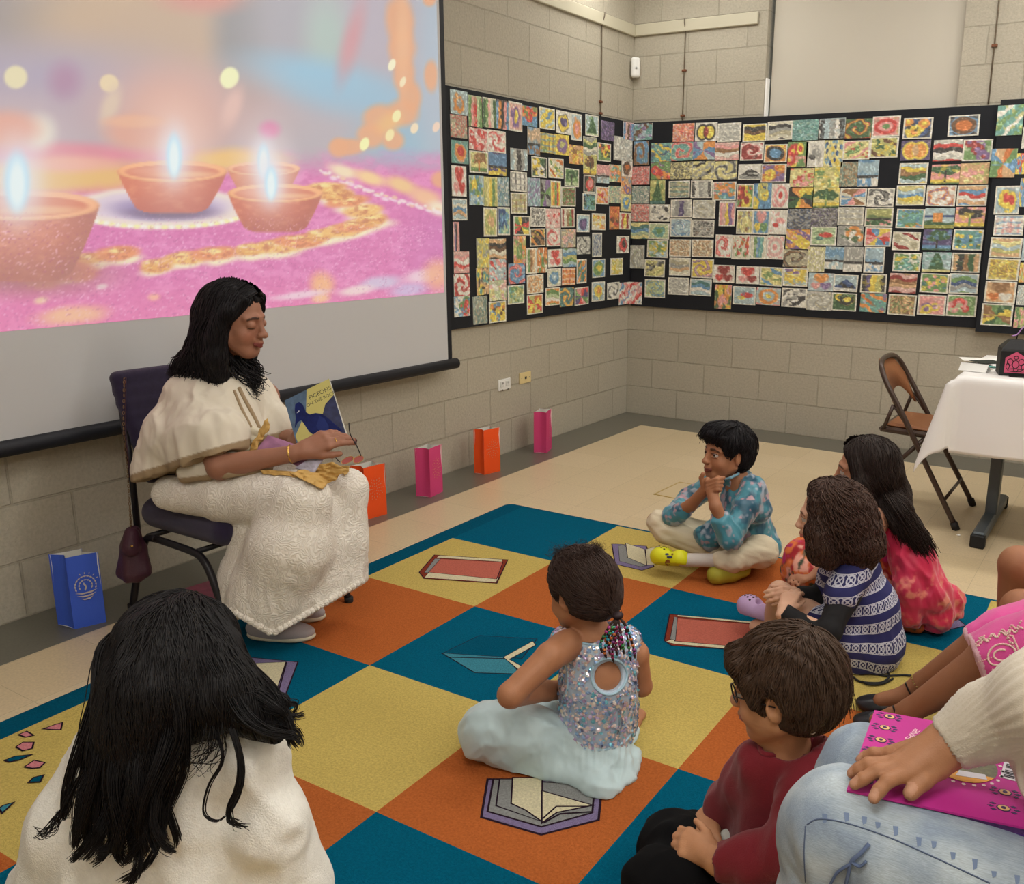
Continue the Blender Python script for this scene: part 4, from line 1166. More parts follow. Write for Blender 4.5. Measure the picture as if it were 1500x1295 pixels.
MB().tube([fcp(2.13, .1, yl+.045), fcp(2.13, .1, yr-.045)], .008, 8).build('stretcher', fm, fc, True)
MB().box((2.36, -1.257, .418), (.37, .385, .028), Euler((0, .03, 0)).to_matrix(), bev=.01).build('seat_frame', fm, fc)
sb = Body(); 
for sx in (2.23, 2.50):
    for sy in (-1.41, -1.105): pass
sb.cone((2.24, -1.41, .432), (2.24, -1.105, .432), .016, .016, .02); sb.cone((2.50, -1.41, .426), (2.50, -1.105, .426), .016, .016, .02)
MB().box((2.365, -1.257, .438), (.32, .345, .022), Euler((0, .03, 0)).to_matrix(), bev=.01).build('seat_pad', vy, fc)
# back panel: curved sheet between the tubes
V = []; F = []; nbk = 16
for i in range(nbk+1):
    s_ = -1+2*i/nbk; y = (yl+yr)/2+s_*(.178)
    ztop = .737-.10*max(0, abs(s_)-.45)**2*3; zbot = .575+.02*math.cos(s_*PI/2)*1.3-.055*abs(s_)**4*1.3
    for z in (zbot, ztop):
        x = 2.228-(z-.575)*.50-.018*(1-s_*s_)
        V += [(x, y, z), (x-.012, y, z)]
for i in range(nbk):
    a = 4*i; b = a+4
    F += [[a, b, b+2, a+2], [a+1, a+3, b+3, b+1], [a, a+1, b+1, b], [a+2, b+2, b+3, a+3]]
F += [[0, 2, 3, 1], [4*nbk, 4*nbk+1, 4*nbk+3, 4*nbk+2]]
MB().add(V, F).build('back_panel', vy, fc, True)

# ================================================================== table with cloth
TC = hit(1403, 551, 2, .745)
tx0, ty0 = TC[0], TC[1]; ty1 = ty0+.76; tx1 = tx0+1.83
tb = thing('folding_table', ((tx0+tx1)/2, (ty0+ty1)/2, 0), 'long folding table on grey metal T-shaped legs', 'table')
MB().box(((tx0+tx1)/2, (ty0+ty1)/2, .728), (tx1-tx0, ty1-ty0, .03), bev=.004).build('tabletop', mat('table_laminate', (180, 176, 165), .5), tb)
gm = mat('leg_steel', (84, 92, 98), .4, .3); dkr = mat('black_cap', (24, 25, 26), .6)
for lx in (2.695, tx1-.28):
    MB().box((lx, (ty0+ty1)/2, .38), (.05, .075, .67), bev=.006).build('leg', gm, tb)
    MB().box((lx, (ty0+ty1)/2-.01, .045), (.055, .70, .05), Euler((0, 0, 0)).to_matrix(), bev=.008).build('foot', gm, tb)
    for s_ in (-1, 1): MB().box((lx, (ty0+ty1)/2-.01+s_*.345, .03), (.062, .04, .06), bev=.006).build('foot_cap', dkr, tb)
    MB().box((lx, (ty0+ty1)/2, .705), (.06, .6, .02)).build('top_bracket', gm, tb)
MB().box(((tx0+tx1)/2+.1, (ty0+ty1)/2, .22), (tx1-tx0-.6, .03, .04)).build('crossbar', gm, tb)
# cloth: one sheet folded over the edges, corners hanging as draped points
NX, NY = 90, 60
def clothpt(a, b):
    """a,b metres measured on the flat sheet from the near left corner of the table"""
    L_, W_ = tx1-tx0, ty1-ty0; z = .747
    ox = -min(a, 0) if a < 0 else max(a-L_, 0); oy = -min(b, 0) if b < 0 else max(b-W_, 0)
    sxn = -1 if a < 0 else (1 if a > L_ else 0); syn = -1 if b < 0 else (1 if b > W_ else 0)
    x = min(max(a, 0), L_); y = min(max(b, 0), W_)
    wob = lambda q, ph: .012*math.sin(q*9+ph)+.008*math.sin(q*23+ph*2)
    if ox > 0 and oy > 0:
        r = math.hypot(ox, oy); th = math.atan2(oy, ox); drop = r
        rad = .03+.16*min(1, r/.45)*math.sin(2*th)
        hx = sxn*(rad*math.cos(th)*.9+.012*(ox > .02)); hy = syn*(rad*math.sin(th)*.55+.012*(oy > .02))
        return (tx0+x+hx*.95, ty0+y+hy*.9, z-drop*(.93)+.01*math.sin(8*th))
    if ox > 0:
        f = min(1, ox/.25); return (tx0+x+sxn*(.012*min(1, ox/.02)+.02*f*(1+wob(b, 1)*30)*.6), ty0+y, z-ox)
    if oy > 0:
        f = min(1, oy/.25); return (tx0+x, ty0+y+syn*(.012*min(1, oy/.02)+.02*f*(1+wob(a, 2)*30)*.6), z-oy)
    return (tx0+x, ty0+y, z)
ov_ = .33; av = np.concatenate([np.linspace(-.32, 0, 22), np.linspace(.03, tx1-tx0-.03, 50), np.linspace(tx1-tx0, tx1-tx0+.3, 16)])
bv = np.concatenate([np.linspace(-ov_, 0, 22), np.linspace(.03, .73, 24), np.linspace(.76, .76+.3, 16)])
V = [clothpt(a, b) for a in av for b in bv]; na, nb2 = len(av), len(bv)
F = [[i*nb2+j, (i+1)*nb2+j, (i+1)*nb2+j+1, i*nb2+j+1] for i in range(na-1) for j in range(nb2-1)]
cl = link('tablecloth', V, F, mat('paper_cloth', (238, 236, 234), .45, spec=.5, trans=.0, bump=.1, bscale=40), smooth=True)
so = cl.modifiers.new('thickness', 'SOLIDIFY'); so.thickness = .0012
tag(cl, 'white disposable tablecloth draped over the folding table with hanging corner', 'tablecloth')
# lantern
LB = hit(1473, 549, 2, .749)
lt = thing('paper_lantern', tuple(LB), 'black paper lantern box with pink elephant-headed figure and lilac ribbon', 'lantern')
lx, ly = LB[0]+.02, LB[1]+.05; lw = .122; lh = .125; lr = Euler((0, 0, math.radians(14))).to_matrix(); LR = np.array(lr)
lb = mat('lantern_black', (24, 24, 26), .5)
def lp(x, y, z): return LR@np.array([x, y, 0])+np.array([lx, ly, .749+z])
h_ = lw/2
V = [lp(sx*h_, sy*h_, 0) for sx, sy in ((-1, -1), (1, -1), (1, 1), (-1, 1))]+[lp(sx*h_, sy*h_, lh*.82) for sx, sy in ((-1, -1), (1, -1), (1, 1), (-1, 1))]+[lp(sx*h_*.95, sy*h_*.95, lh*.9) for sx, sy in ((-1, -1), (1, -1), (1, 1), (-1, 1))]+[lp(sx*h_*.45, sy*h_*.4, lh*1.18) for sx, sy in ((-1, -1), (1, -1), (1, 1), (-1, 1))]
F = [[3, 2, 1, 0], [12, 13, 14, 15]]
for l in range(3):
    for k in range(4): F.append([l*4+k, l*4+(k+1) % 4, l*4+4+(k+1) % 4, l*4+4+k])
MB().add(V, F).build('lantern_box', lb, lt)
MB().tube([lp(0, 0, lh*1.18), lp(.003, 0, lh*1.36)], .003, 6).build('loop', lb, lt)
MB().tube(smooth_path([lp(-.02, -.01, lh*1.3), lp(0, 0, lh*1.34), lp(.012, 0, lh*1.5), lp(.022, 0, lh*1.62)], 10), .005, 6, flat=.4).build('ribbon', mat('lilac_ribbon', (172, 130, 190), .5), lt, True)
pk = mat('lantern_pink', (206, 84, 120), .6)
fy = -h_-.0006
def fp(x, z, o=0): return lp(x, fy-o, z)
pn = MB().poly([fp(-.042, .012), fp(.042, .012), fp(.042, .075), fp(.02, .09), fp(0, .102), fp(-.02, .09), fp(-.042, .075)], lp(0, -1, 0)-lp(0, 0, 0), .0006).build('figure_panel', pk, lt)
dm = MB(); nn_ = lp(0, -1, 0)-lp(0, 0, 0)
def ring(cx, cz, rx, rz, w__=.003, a0=0, a1=2*PI, n=18):
    for k in range(n):
        t0, t1 = a0+(a1-a0)*k/n, a0+(a1-a0)*(k+1)/n
        dm.poly([fp(cx+rx*math.cos(t0), cz+rz*math.sin(t0), .0007), fp(cx+rx*math.cos(t1), cz+rz*math.sin(t1), .0007), fp(cx+(rx-w__)*math.cos(t1), cz+(rz-w__)*math.sin(t1), .0007), fp(cx+(rx-w__)*math.cos(t0), cz+(rz-w__)*math.sin(t0), .0007)], nn_, .0005)
ring(0, .048, .014, .018); ring(-.022, .058, .013, .015); ring(.022, .058, .013, .015); ring(0, .077, .01, .008); ring(.003, .028, .01, .012, a0=PI, a1=2*PI); ring(0, .024, .03, .008); ring(-.03, .04, .008, .014); ring(.03, .04, .008, .014)
dm.build('figure_drawing', lb, lt)
# table-top papers
wp2 = mat('white_card', (240, 240, 236), .6)
a = hit(1424, 543, 2, .75)
tcard = MB().poly([(a[0]-.055, a[1]-.01, .749), (a[0]+.06, a[1]-.025, .749), (a[0]+.065, a[1]-.008, .782), (a[0]-.05, a[1]+.007, .782)], (0, .4, .1), .001)
tcard.poly([(a[0]-.05, a[1]+.007, .782), (a[0]+.065, a[1]-.008, .782), (a[0]+.07, a[1]+.04, .749), (a[0]-.045, a[1]+.052, .749)], (0, -.2, .2), .001)
tag(tcard.build('tent_card', wp2), 'white folded tent card at the near corner of the table', 'card')
def sheet(px, py, w__, d__, ang, m, name, label, z=.7485, th=.001):
    c = hit(px, py, 2, z); o = MB().box((c[0], c[1], z+th/2), (w__, d__, th), Euler((0, 0, math.radians(ang))).to_matrix()).build(name, m)
    return tag(o, label, 'paper')
sheet(1436, 527, .17, .12, 20, wp2, 'paper_sheet', 'white sheet of paper at the far left of the table')
sheet(1445, 530, .12, .10, 40, mat('dark_card', (30, 40, 36), .6), 'dark_card', 'dark green card lying on the white sheet on the table', .7498)
sheet(1432, 533, .12, .05, -12, mat('black_card', (20, 20, 22), .6), 'paper_strip', 'black paper strip near the left end of the table', .7512)
sheet(1448, 537, .06, .04, 10, mat('teal_card', (80, 160, 150), .6), 'paper_scrap', 'small teal paper scrap behind the lantern', .7512)
sheet(1440, 540, .07, .04, -30, mat('tan_card', (206, 178, 140), .6), 'paper_scrap', 'small tan paper scrap left of the lantern', .7498)
sheet(1496, 551, .10, .07, 15, MATS['black_card'], 'dark_card', 'black card lying right of the lantern', .7498)
sheet(1500, 532, .12, .08, 0, wp2, 'paper_sheet', 'white paper at the table edge right of the lantern', .7498, .02)
sheet(1492, 526, .05, .09, 30, mat('brown_card', (120, 84, 60), .6), 'paper_strip', 'brown paper strip behind the white paper right of the lantern', .7700)
# crumb on the floor
c_ = hit(1404, 785, 2, 0); tag(MB().ell((c_[0], c_[1], .004), (.008, .006, .004)).build('paper_crumb', wp2, smooth=True), 'tiny white paper scrap on the floor by the chair foot', 'scrap')
# ================================================================== people toolkit
def build_body(name, B, regions, h, mats, parent, colf=None, idxf=None, smooth_it=1, extra=None, disp=None):
    """one skin surface; regions = [(centre, radius, voxel)] re-meshed finer"""
    B.cut(np.array([0, 0, .0135]), np.array([0, 0, -1.]), .004)
    V, Q = B.mesh(h)
    out = []
    C0 = V[Q].mean(1); keep = np.ones(len(Q), bool)
    for c, r, hh in regions:
        c = np.array(c); keep &= ~(np.abs(C0-c) < r).all(1)
    used = np.unique(Q[keep]); mp = np.full(len(V), -1); mp[used] = np.arange(len(used))
    if len(used): out.append((V[used], mp[Q[keep]]))
    for k, (c, r, hh) in enumerate(regions):
        c = np.array(c); v, q = B.mesh(hh, c-r-h*.8, c+r+h*.8)
        cc = v[q].mean(1); kp = np.ones(len(q), bool)
        for c2, r2, _ in regions[:k]: kp &= ~(np.abs(cc-np.array(c2)) < r2).all(1)
        u = np.unique(q[kp]); mp = np.full(len(v), -1); mp[u] = np.arange(len(u))
        if len(u): out.append((v[u], mp[q[kp]]))
    V, Q = join(*out)
    if disp is not None:
        N = vnormals(V, Q); V = V+N*disp(V, N)[:, None]
    return link(name, V, Q, mats, parent, True, idx=(idxf(V[Q].mean(1)) if idxf else None), cols=(colf(V) if colf else None))
def cloth(name, B, h, m, parent, disp=None, relax_it=2, colf=None, idxf=None):
    V, Q = B.mesh(h); V = relax(V, Q, relax_it)
    if disp is not None:
        N = vnormals(V, Q); V = V+N*disp(V, N)[:, None]
    return link(name, V, Q, m, parent, True, idx=(idxf(V[Q].mean(1)) if idxf else None), cols=(colf(V) if colf else None))
def folds(d, amp, freq, seed=0, warp=.5, amp2=.35):
    """cloth creases drawn out along direction d: ridged noise stretched that way plus soft waves"""
    d = nrm(d); a = nrm(np.cross(d, (0.3, .5, .8))); b = np.cross(d, a); fr = freq/3.0
    def f(V, N=None):
        C_ = np.stack([V@a*fr, V@b*fr, V@d*fr*.34], 1); w = np.stack([fbm(V, 7, 2, seed+k)-.5 for k in range(3)], 1)*warp*1.1
        n1 = 1-np.abs(2*fbm(C_+w, 1, 2, seed)-1)*1.9; n2 = 1-np.abs(2*fbm(C_*1.9+w*1.5, 1, 2, seed+5)-1)*1.9
        return amp*.85*(n1-.45)+amp*.3*(n2-.45)
    return f
class Head:
    def __init__(s, c, F_, up=(0, 0, 1), sc_=1.0, kid=0.0):
        s.c = np.array(c, float); f = nrm(F_); r = nrm(np.cross(f, up)); u = np.cross(r, f)
        s.M = np.stack([r, f, u], 1); s.s = sc_; s.kid = kid
    def w(s, x, y, z): return s.c+s.M@(np.array([x, y, z])*s.s)
    def loc(s, V): return (np.asarray(V)-s.c)@s.M/s.s
    def prims(s, B, closed=False, smile=0):
        w, S, k = s.w, s.s, s.kid
        B.ell(w(0, -.012, .03), np.array([.074, .094, .088])*S, s.M, .02)
        B.ell(w(0, .03, -.028), np.array([.057+.006*k, .056, .074-.004*k])*S, s.M, .03*S)
        B.ell(w(0, .058, -.092+.006*k), np.array([.022, .018, .016])*S, s.M, .025*S)
        for q in (-1, 1):
            B.cone(w(.052*q, .0, -.045), w(.02*q, .056, -.088+.006*k), .02*S, .016*S, .03*S)
            B.ell(w(.036*q, .054, -.035), np.array([.024+.003*k, .022, .024])*S, s.M, .02*S)
            B.cone(w(.016*q, .083, .026), w(.048*q, .066, .022), .009*S, .008*S, .014*S)
            B.ell(w(.0315*q, .098, .004), np.array([.019, .017, .013])*S, s.M, .012*S, True)
            if closed: B.ell(w(.0315*q, .0745, .003), np.array([.0165, .0155, .0135])*S, s.M, .003*S)
            else:
                B.cone(w(.018*q, .086, .009), w(.045*q, .077, .010), .0034*S, .0034*S, .003*S); B.cone(w(.019*q, .084, -.006), w(.044*q, .077, -.005), .0028*S, .0028*S, .003*S)
            B.ell(w(.0115*q, .098, -.030), np.array([.0085, .010, .0075])*S, s.M, .006*S)
            B.ell(w(.0085*q, .1035, -.0375), np.array([.0032, .0045, .003])*S, s.M, .002*S, True)
            # ear
            R = s.M@np.array(Euler((0.12, 0, -.35*q)).to_matrix())
            B.ell(w(.0765*q, -.008, -.002), np.array([.007, .019, .030])*S, R, .008*S)
            B.ell(w(.0835*q, -.004, .003), np.array([.005, .010, .017])*S, R, .004*S, True)
            B.ell(w(.075*q, .004, -.006), np.array([.007, .006, .008])*S, s.M, .005*S)
        B.cone(w(0, .083, .022), w(0, .101, -.022), .007*S, .0095*S, .012*S)
        B.ell(w(0, .108-.004*k, -.028), np.array([.0105, .010, .0095])*S, s.M, .008*S)
        for q in (-1, 1):
            B.cone(w(.003*q, .0975, -.0555), w(.021*q, .085, -.0605+smile*.004), .0048*S, .0026*S, .005*S)
            B.cone(w(.002*q, .0945, -.0665), w(.017*q, .0855, -.0635), .0056*S, .003*S, .005*S)
        B.cone(w(-.021, .0925, -.0612), w(.021, .0925, -.0612), .0014*S, .0014*S, .002*S, True)
        B.ell(w(0, .085, -.048), np.array([.02, .010, .010])*S, s.M, .012*S)
    def col(s, V, base, lip, brow=(40, 28, 24), cheek=None, under=None):
        L = s.loc(V); base = lina(base); C_ = np.tile(base, (len(V), 1)); n = fbm(V, 60, 2, 2)[:, None]
        C_ *= .95+.1*n
        if cheek is not None:
            for q in (-1, 1):
                d = np.linalg.norm((L-np.array([.04*q, .07, -.035]))/np.array([.03, .04, .022]), axis=1); m = np.clip(1.2-d, 0, 1)[:, None]*.5; C_ = C_*(1-m)+lina(cheek)*m
        m = ((np.abs(L[:, 0]) < .023) & (L[:, 1] > .08) & (L[:, 2] < -.0535) & (L[:, 2] > -.0725+.2*np.abs(L[:, 0])))[:, None]*1.
        C_ = C_*(1-m)+lina(lip)*m
        for q in (-1, 1):
            x = L[:, 0]*q; yz = L[:, 2]-(.0265-.35*np.clip(x-.032, 0, 1)-.1*np.clip(.032-x, 0, 1)); d = np.abs(yz) < .0042-.05*np.clip(x-.03, 0, 1)
            m = (d & (x > .012) & (x < .052) & (L[:, 1] > .05))[:, None]*.85; C_ = C_*(1-m)+lina(brow)*m
            # lash line
            m = ((np.abs(L[:, 2]-(.0095 if under is None else -.007)) < .0022) & (x > .017) & (x < .046) & (L[:, 1] > .072))[:, None]*.8; C_ = C_*(1-m)+lina((30, 20, 18))*m
        return C_
    def eyes(s, parent, iris=(60, 38, 24), gaze=(0, 1, 0)):
        g = nrm(s.M@np.array(gaze, float)); em = [mat('eye_white', (186, 178, 172), .2, coat=.3), mat('iris_%d_%d' % (iris[0], iris[1]), iris, .1, coat=.5), mat('pupil', (8, 8, 8), .1)]
        a = nrm(np.cross(g, s.M[:, 2])); b = np.cross(a, g); R = np.stack([a, b, g], 1)
        for q in (-1, 1):
            m = MB(); m.ell(s.w(.0315*q, .0735, .0025), [.0128*s.s]*3, R, 18, 14)
            V = np.array(m.v); ce = s.w(.0315*q, .0735, .0025)
            m.i = []
            for f in m.f:
                c_ = V[f].mean(0)-ce; d = nrm(c_)@g; m.i.append(2 if d > .965 else (1 if d > .86 else 0))
            m.build('eye', em, parent, True)
def hand(B, w_, D, N, side, L=.18, curl=(.3, .35, .4, .45), spread=.12, thumb=(.5, .35), k=.006, tcurl=.4, fr=1.0):
    """D towards the fingers, N out of the back of the hand, side = +1 if the thumb lies towards cross(D,N)"""
    D = nrm(D); N = nrm(np.asarray(N)-D*(np.asarray(N)@D)); S = np.cross(D, N)*side; s_ = L/.18; w_ = np.array(w_, float)
    tips = []
    B.cone(w_-D*.02*s_, w_+D*.02*s_, .023*s_, .024*s_, .012*s_)
    offs = (.030, .0105, -.0095, -.028); plen = (.092, .096, .091, .082); fl = ((.040, .024, .020), (.045, .028, .021), (.041, .026, .020), (.032, .020, .018)); rr = (.0088, .0090, .0086, .0076)
    for i in range(4):
        kn = w_+D*plen[i]*s_+S*offs[i]*s_
        B.cone(w_+D*.018*s_+S*offs[i]*.55*s_, kn, .0145*s_, .0108*s_*fr, .014*s_)
        d0 = nrm(D+S*spread*(1.5-i)/1.5); p = kn; a = 0; r0 = rr[i]*s_*fr
        for j in range(3):
            a += curl[i]*(.8 if j == 0 else (1.1 if j == 1 else .7)); d = d0*math.cos(a)-N*math.sin(a); q = p+d*fl[i][j]*s_
            B.cone(p, q, r0*(1-.07*j), r0*(1-.07*(j+1)), .004 if j else .008); p = q
        tips.append((p, d, N*math.cos(a)+d0*math.sin(a), r0))
    tb = w_+D*.022*s_+S*.024*s_-N*.006*s_; d1 = nrm(D*math.cos(thumb[0])+S*math.sin(thumb[0])-N*thumb[1]); p1 = tb+d1*.042*s_; d2 = nrm(d1*(1-.3*tcurl)+D*.5*tcurl-N*.3*tcurl); p2 = p1+d2*.032*s_; d3 = nrm(d2+D*.25*tcurl-S*.3*tcurl); p3 = p2+d3*.024*s_
    B.cone(w_+D*.012*s_+S*.012*s_, p1, .017*s_, .0125*s_, .014*s_); B.cone(p1, p2, .0112*s_, .0102*s_, .005); B.cone(p2, p3, .0102*s_, .0086*s_, .004)
    tips.append((p3, d3, nrm(np.cross(d3, S)), .009*s_))
    return tips
def tubes_np(Pt, R, nside=4):
    """Pt (n,m,3), R (n,m) -> verts, quads"""
    n, m, _ = Pt.shape
    T = np.empty_like(Pt); T[:, 1:-1] = Pt[:, 2:]-Pt[:, :-2]; T[:, 0] = Pt[:, 1]-Pt[:, 0]; T[:, -1] = Pt[:, -1]-Pt[:, -2]
    T /= np.linalg.norm(T, axis=2, keepdims=True)+1e-9
    A = np.cross(T, np.array([.31, .52, .79])); A /= np.linalg.norm(A, axis=2, keepdims=True)+1e-9; Bn = np.cross(T, A)
    th = np.arange(nside)*2*PI/nside
    V = Pt[:, :, None]+R[:, :, None, None]*(np.cos(th)[None, None, :, None]*A[:, :, None]+np.sin(th)[None, None, :, None]*Bn[:, :, None])
    idx = np.arange(n*m*nside).reshape(n, m, nside)
    Q = np.stack([idx[:, :-1], np.roll(idx, -1, 2)[:, :-1], np.roll(idx, -1, 2)[:, 1:], idx[:, 1:]], -1).reshape(-1, 4)
    return V.reshape(-1, 3), Q
def strands(guides, n, r=.002, seg=20, jit=.012, wav=.006, wf=2.5, seed=1, tip=.3, lenvar=.15, curl=0, cf=5, locks=0):
    rs = np.random.default_rng(seed)
    G = np.array([smooth_path(g, seg) for g in guides]); ng = len(G)
    t = np.linspace(0, 1, seg)[None, :, None]
    K = locks or n
    ls = rs.random(K)*(ng-1); loff = rs.normal(size=(K, 1, 3)); lph = rs.random((K, 1, 3))*2*PI; lfq = wf*(.6+.8*rs.random((K, 1, 3))); lL = 1-lenvar*rs.random(K)
    lk = rs.integers(0, K, n) if locks else np.arange(n)
    s_ = np.clip(ls[lk]+(rs.normal(size=n)*.12 if locks else 0), 0, ng-1.001); i = np.minimum(s_.astype(int), ng-2); f = (s_-i)[:, None, None]
    Pt = G[i]*(1-f)+G[i+1]*f
    L = lL[lk]*(1-.05*rs.random(n))
    tt = np.linspace(0, 1, seg)[None]*L[:, None]*(seg-1); i0 = np.minimum(tt.astype(int), seg-2); ff = (tt-i0)[..., None]
    ar = np.arange(n)[:, None]; Pt = Pt[ar, i0]*(1-ff)+Pt[ar, i0+1]*ff
    if locks: off = loff[lk]*jit*(.3+.7*t)+rs.normal(size=(n, 1, 3))*jit*.55*(1-.8*t)
    else: off = loff*jit*(.35+.65*t)
    Pt = Pt+off+wav*t*np.sin(lfq[lk]*t*2*PI+lph[lk])
    if curl:
        a = cf*2*PI*t[..., 0]+lph[lk][:, :, 0]
        Pt = Pt+curl*np.minimum(1, t*3)*np.stack([np.cos(a), np.sin(a), .3*np.sin(a)], -1)
    R = r*(0.7+.6*rs.random((n, 1)))*(1-(1-tip)*np.linspace(0, 1, seg)[None]**2)
    return tubes_np(Pt, R)
def hair_mat(name, c, var=.25):
    return mat(name, tuple(int(x*.85) for x in c), .5, var=var, vscale=130, spec=.22)
def skin(name): return mat(name, (190, 140, 110), .5, attr=True, spec=.35, sss=.06, bump=.15, bscale=500)
SK = skin('skin')
def headbox(H): return (H.w(0, .01, -.01), .125*H.s, .0032)
def pc(B, pts, k=.012):
    """chain of tapered segments read off the photo: (px, py, distance, half-width in px)"""
    W = [P(a, b, t) for a, b, t, r in pts]; R = [r*t/FPX for a, b, t, r in pts]
    if len(W) == 1: B.ell(W[0], [R[0]]*3, None, k)
    for i in range(len(W)-1): B.cone(W[i], W[i+1], R[i], R[i+1], k)
    return W
from mathutils.bvhtree import BVHTree
def bvh_of(o):
    me = o.data; n = len(me.vertices); co = np.empty(n*3, 'f'); me.vertices.foreach_get('co', co); co = co.reshape(-1, 3)
    if o.parent is None: co = co+np.array(o['wl'])
    return BVHTree.FromPolygons([tuple(c) for c in co.tolist()], [list(p.vertices) for p in me.polygons]), co
def onto(bvh, px, py, off=.002, default=None):
    d = nrm(CF+CR*(px-PCX)/FPX-CU*(py-PCY)/FPX)
    h = bvh.ray_cast(Vector(CAM), Vector(d))
    if h[0] is None: return default
    n = np.array(h[1]);  n = n if n@d < 0 else -n
    return np.array(h[0])+n*off
def piping(bvh, pts, r, name, m, parent, off=.001, closed=False, n=40):
    q = smooth_path([(a, b, 0) for a, b in pts]+([(*pts[0], 0)] if closed else []), n); W = []
    for a in q:
        h = onto(bvh, a[0], a[1], off)
        if h is not None and (not W or np.linalg.norm(h-W[-1]) < .08): W.append(h)
    if len(W) > 2: return MB().tube(W, r, 6).build(name, m, parent, True)
def clog(parent, heel, toe, w__, m, holes, tilt=0, strap=True):
    heel = np.array(heel, float); toe = np.array(toe, float); d = toe-heel; L_ = np.linalg.norm(d); d /= L_; z = np.array([0, 0, 1.]); up = nrm(z-d*(z@d)); sd = np.cross(d, up)
    if tilt: up = nrm(up*math.cos(tilt)+sd*math.sin(tilt)); sd = np.cross(d, up)
    R = np.stack([d, sd, up], 1); b = Body()
    b.ell(heel+d*.70*L_+up*.030, [L_*.31, w__*.55, .040], R, .02); b.ell(heel+d*.40*L_+up*.018, [L_*.38, w__*.44, .026], R, .03); b.ell(heel+d*.20*L_+up*.030, [L_*.2, w__*.42, .040], R, .02)
    b.ell(heel+d*.28*L_+up*.058, [L_*.22, w__*.30, .040], R, .006, True)
    b.cut(heel+up*.0, -up, .003)
    v, q = b.mesh(.0035); o = link('clog', v, q, m, parent, True)
    hb_ = MB(); bv = BVHTree.FromPolygons([tuple(a) for a in v.tolist()], q.tolist())
    for i in range(4):
        for j in range(-2, 3):
            o_ = heel+d*L_*(.56+.095*i)+sd*w__*.19*j*(1-.10*i)+up*.15
            h = bv.ray_cast(Vector(o_), Vector(-up))
            if h[0] is not None:
                n_ = np.array(h[1]); n_ = n_ if n_@up > 0 else -n_; c = np.array(h[0])+n_*.0004; a = nrm(np.cross(n_, d)); b2 = np.cross(n_, a); k = .0042
                hb_.poly([c+k*(math.cos(t_)*a+math.sin(t_)*b2) for t_ in np.arange(8)*PI/4], n_, .0003)
    hb_.build('clog_holes', holes, o)
    return o
def pmap(name, B, h, m, parent, **k): return cloth(name, B, h, m, parent, **k)
def hairshell(H, parent, m, back=1.0, cutp=(0, .055, .045), cutn=(0, 1, -.55), nape=-.06, h=.005, puff=0, name='hair'):
    hb = Body(); w = H.w
    hb.ell(w(0, -.018, .040), np.array([.083+puff, .103+puff, .089+puff])*H.s, H.M, .02)
    hb.ell(w(0, -.045, nape+.04), np.array([.076+puff, .066+puff, .07])*H.s, H.M, .03)
    hb.cut(w(*cutp), H.M@nrm(cutn), .01)
    return hb

def surf_hair(o, name, m, flow, n=1200, L_=.05, r=.0014, steps=9, off=.0022, seed=1, parent=None, keep=None, jit=.18, wave=0.0):
    """short locks laid over a hair volume, following its surface"""
    rs = np.random.default_rng(seed); bv, co = bvh_of(o); me = o.data; npoly = len(me.polygons)
    cen = np.empty(npoly*3, 'f'); me.polygons.foreach_get('center', cen); cen = cen.reshape(-1, 3); ar = np.empty(npoly, 'f'); me.polygons.foreach_get('area', ar)
    idx = rs.choice(npoly, n, p=ar/ar.sum()); Pt = []
    for i in idx:
        p = cen[i].astype(float)
        if keep is not None and not keep(p): continue
        path = []; ok = True; jd = rs.normal(size=3)*jit; ph = rs.random()*6.28; l_ = L_*(.6+.8*rs.random())
        for s in range(steps):
            h = bv.find_nearest(Vector(p))
            if h[0] is None: ok = False; break
            nv = np.array(h[1]); q = np.array(h[0]); path.append(q+nv*off*(.4+rs.random()*.2+.6*math.sin(PI*s/(steps-1))))
            d = np.array(flow(q, nv), float)+jd
            if wave: d = d+wave*math.sin(ph+s*1.4)*np.cross(nv, d)
            d = d-nv*(d@nv); p = q+nrm(d)*l_/(steps-1)
        if ok: Pt.append(path)
    Pt = np.array(Pt); t = np.linspace(0, 1, steps)[None]
    R = r*(.6+.8*rs.random((len(Pt), 1)))*(.25+.75*np.sin(PI*np.clip(t*.94+.03, 0, 1))**.6)
    v, q = tubes_np(Pt, R, 4); return link(name, v, q, m, parent, True)
def whorl(H, pt=(.01, -.05, .12), g=.5):
    c = H.w(*pt)
    def f(q, nv):
        a = q-c; l = np.linalg.norm(a); return a/max(l, .02)*max(0, 1.0-l*3)+np.array([0, 0, -g])*(.3+min(1, l*7))
    return f
def ear_gap(hb, H, q, r=(.026, .024, .034)): hb.ell(H.w(.084*q, -.002, -.006), np.array(r)*H.s, H.M, .006, True)

def absorb(dst, *srcs):
    """printed or stitched marks become part of the mesh that carries them"""
    import bmesh
    bm = bmesh.new(); bm.from_mesh(dst.data)
    for s_ in srcs:
        if s_ is None: continue
        base = len(dst.data.materials)
        for m_ in s_.data.materials: dst.data.materials.append(m_)
        n0 = len(bm.faces); bm.from_mesh(s_.data); bm.faces.ensure_lookup_table()
        for f_ in bm.faces[n0:]: f_.material_index += base
        bpy.data.objects.remove(s_)
    bm.to_mesh(dst.data); bm.free(); dst.data.update()
def eyeplane(x0, y0, x1, y1, down=True):
    a, b = P(x0, y0, 3), P(x1, y1, 3); n = nrm(np.cross(a-CAM, b-CAM)); return n if (n[2] < 0) == down else -n
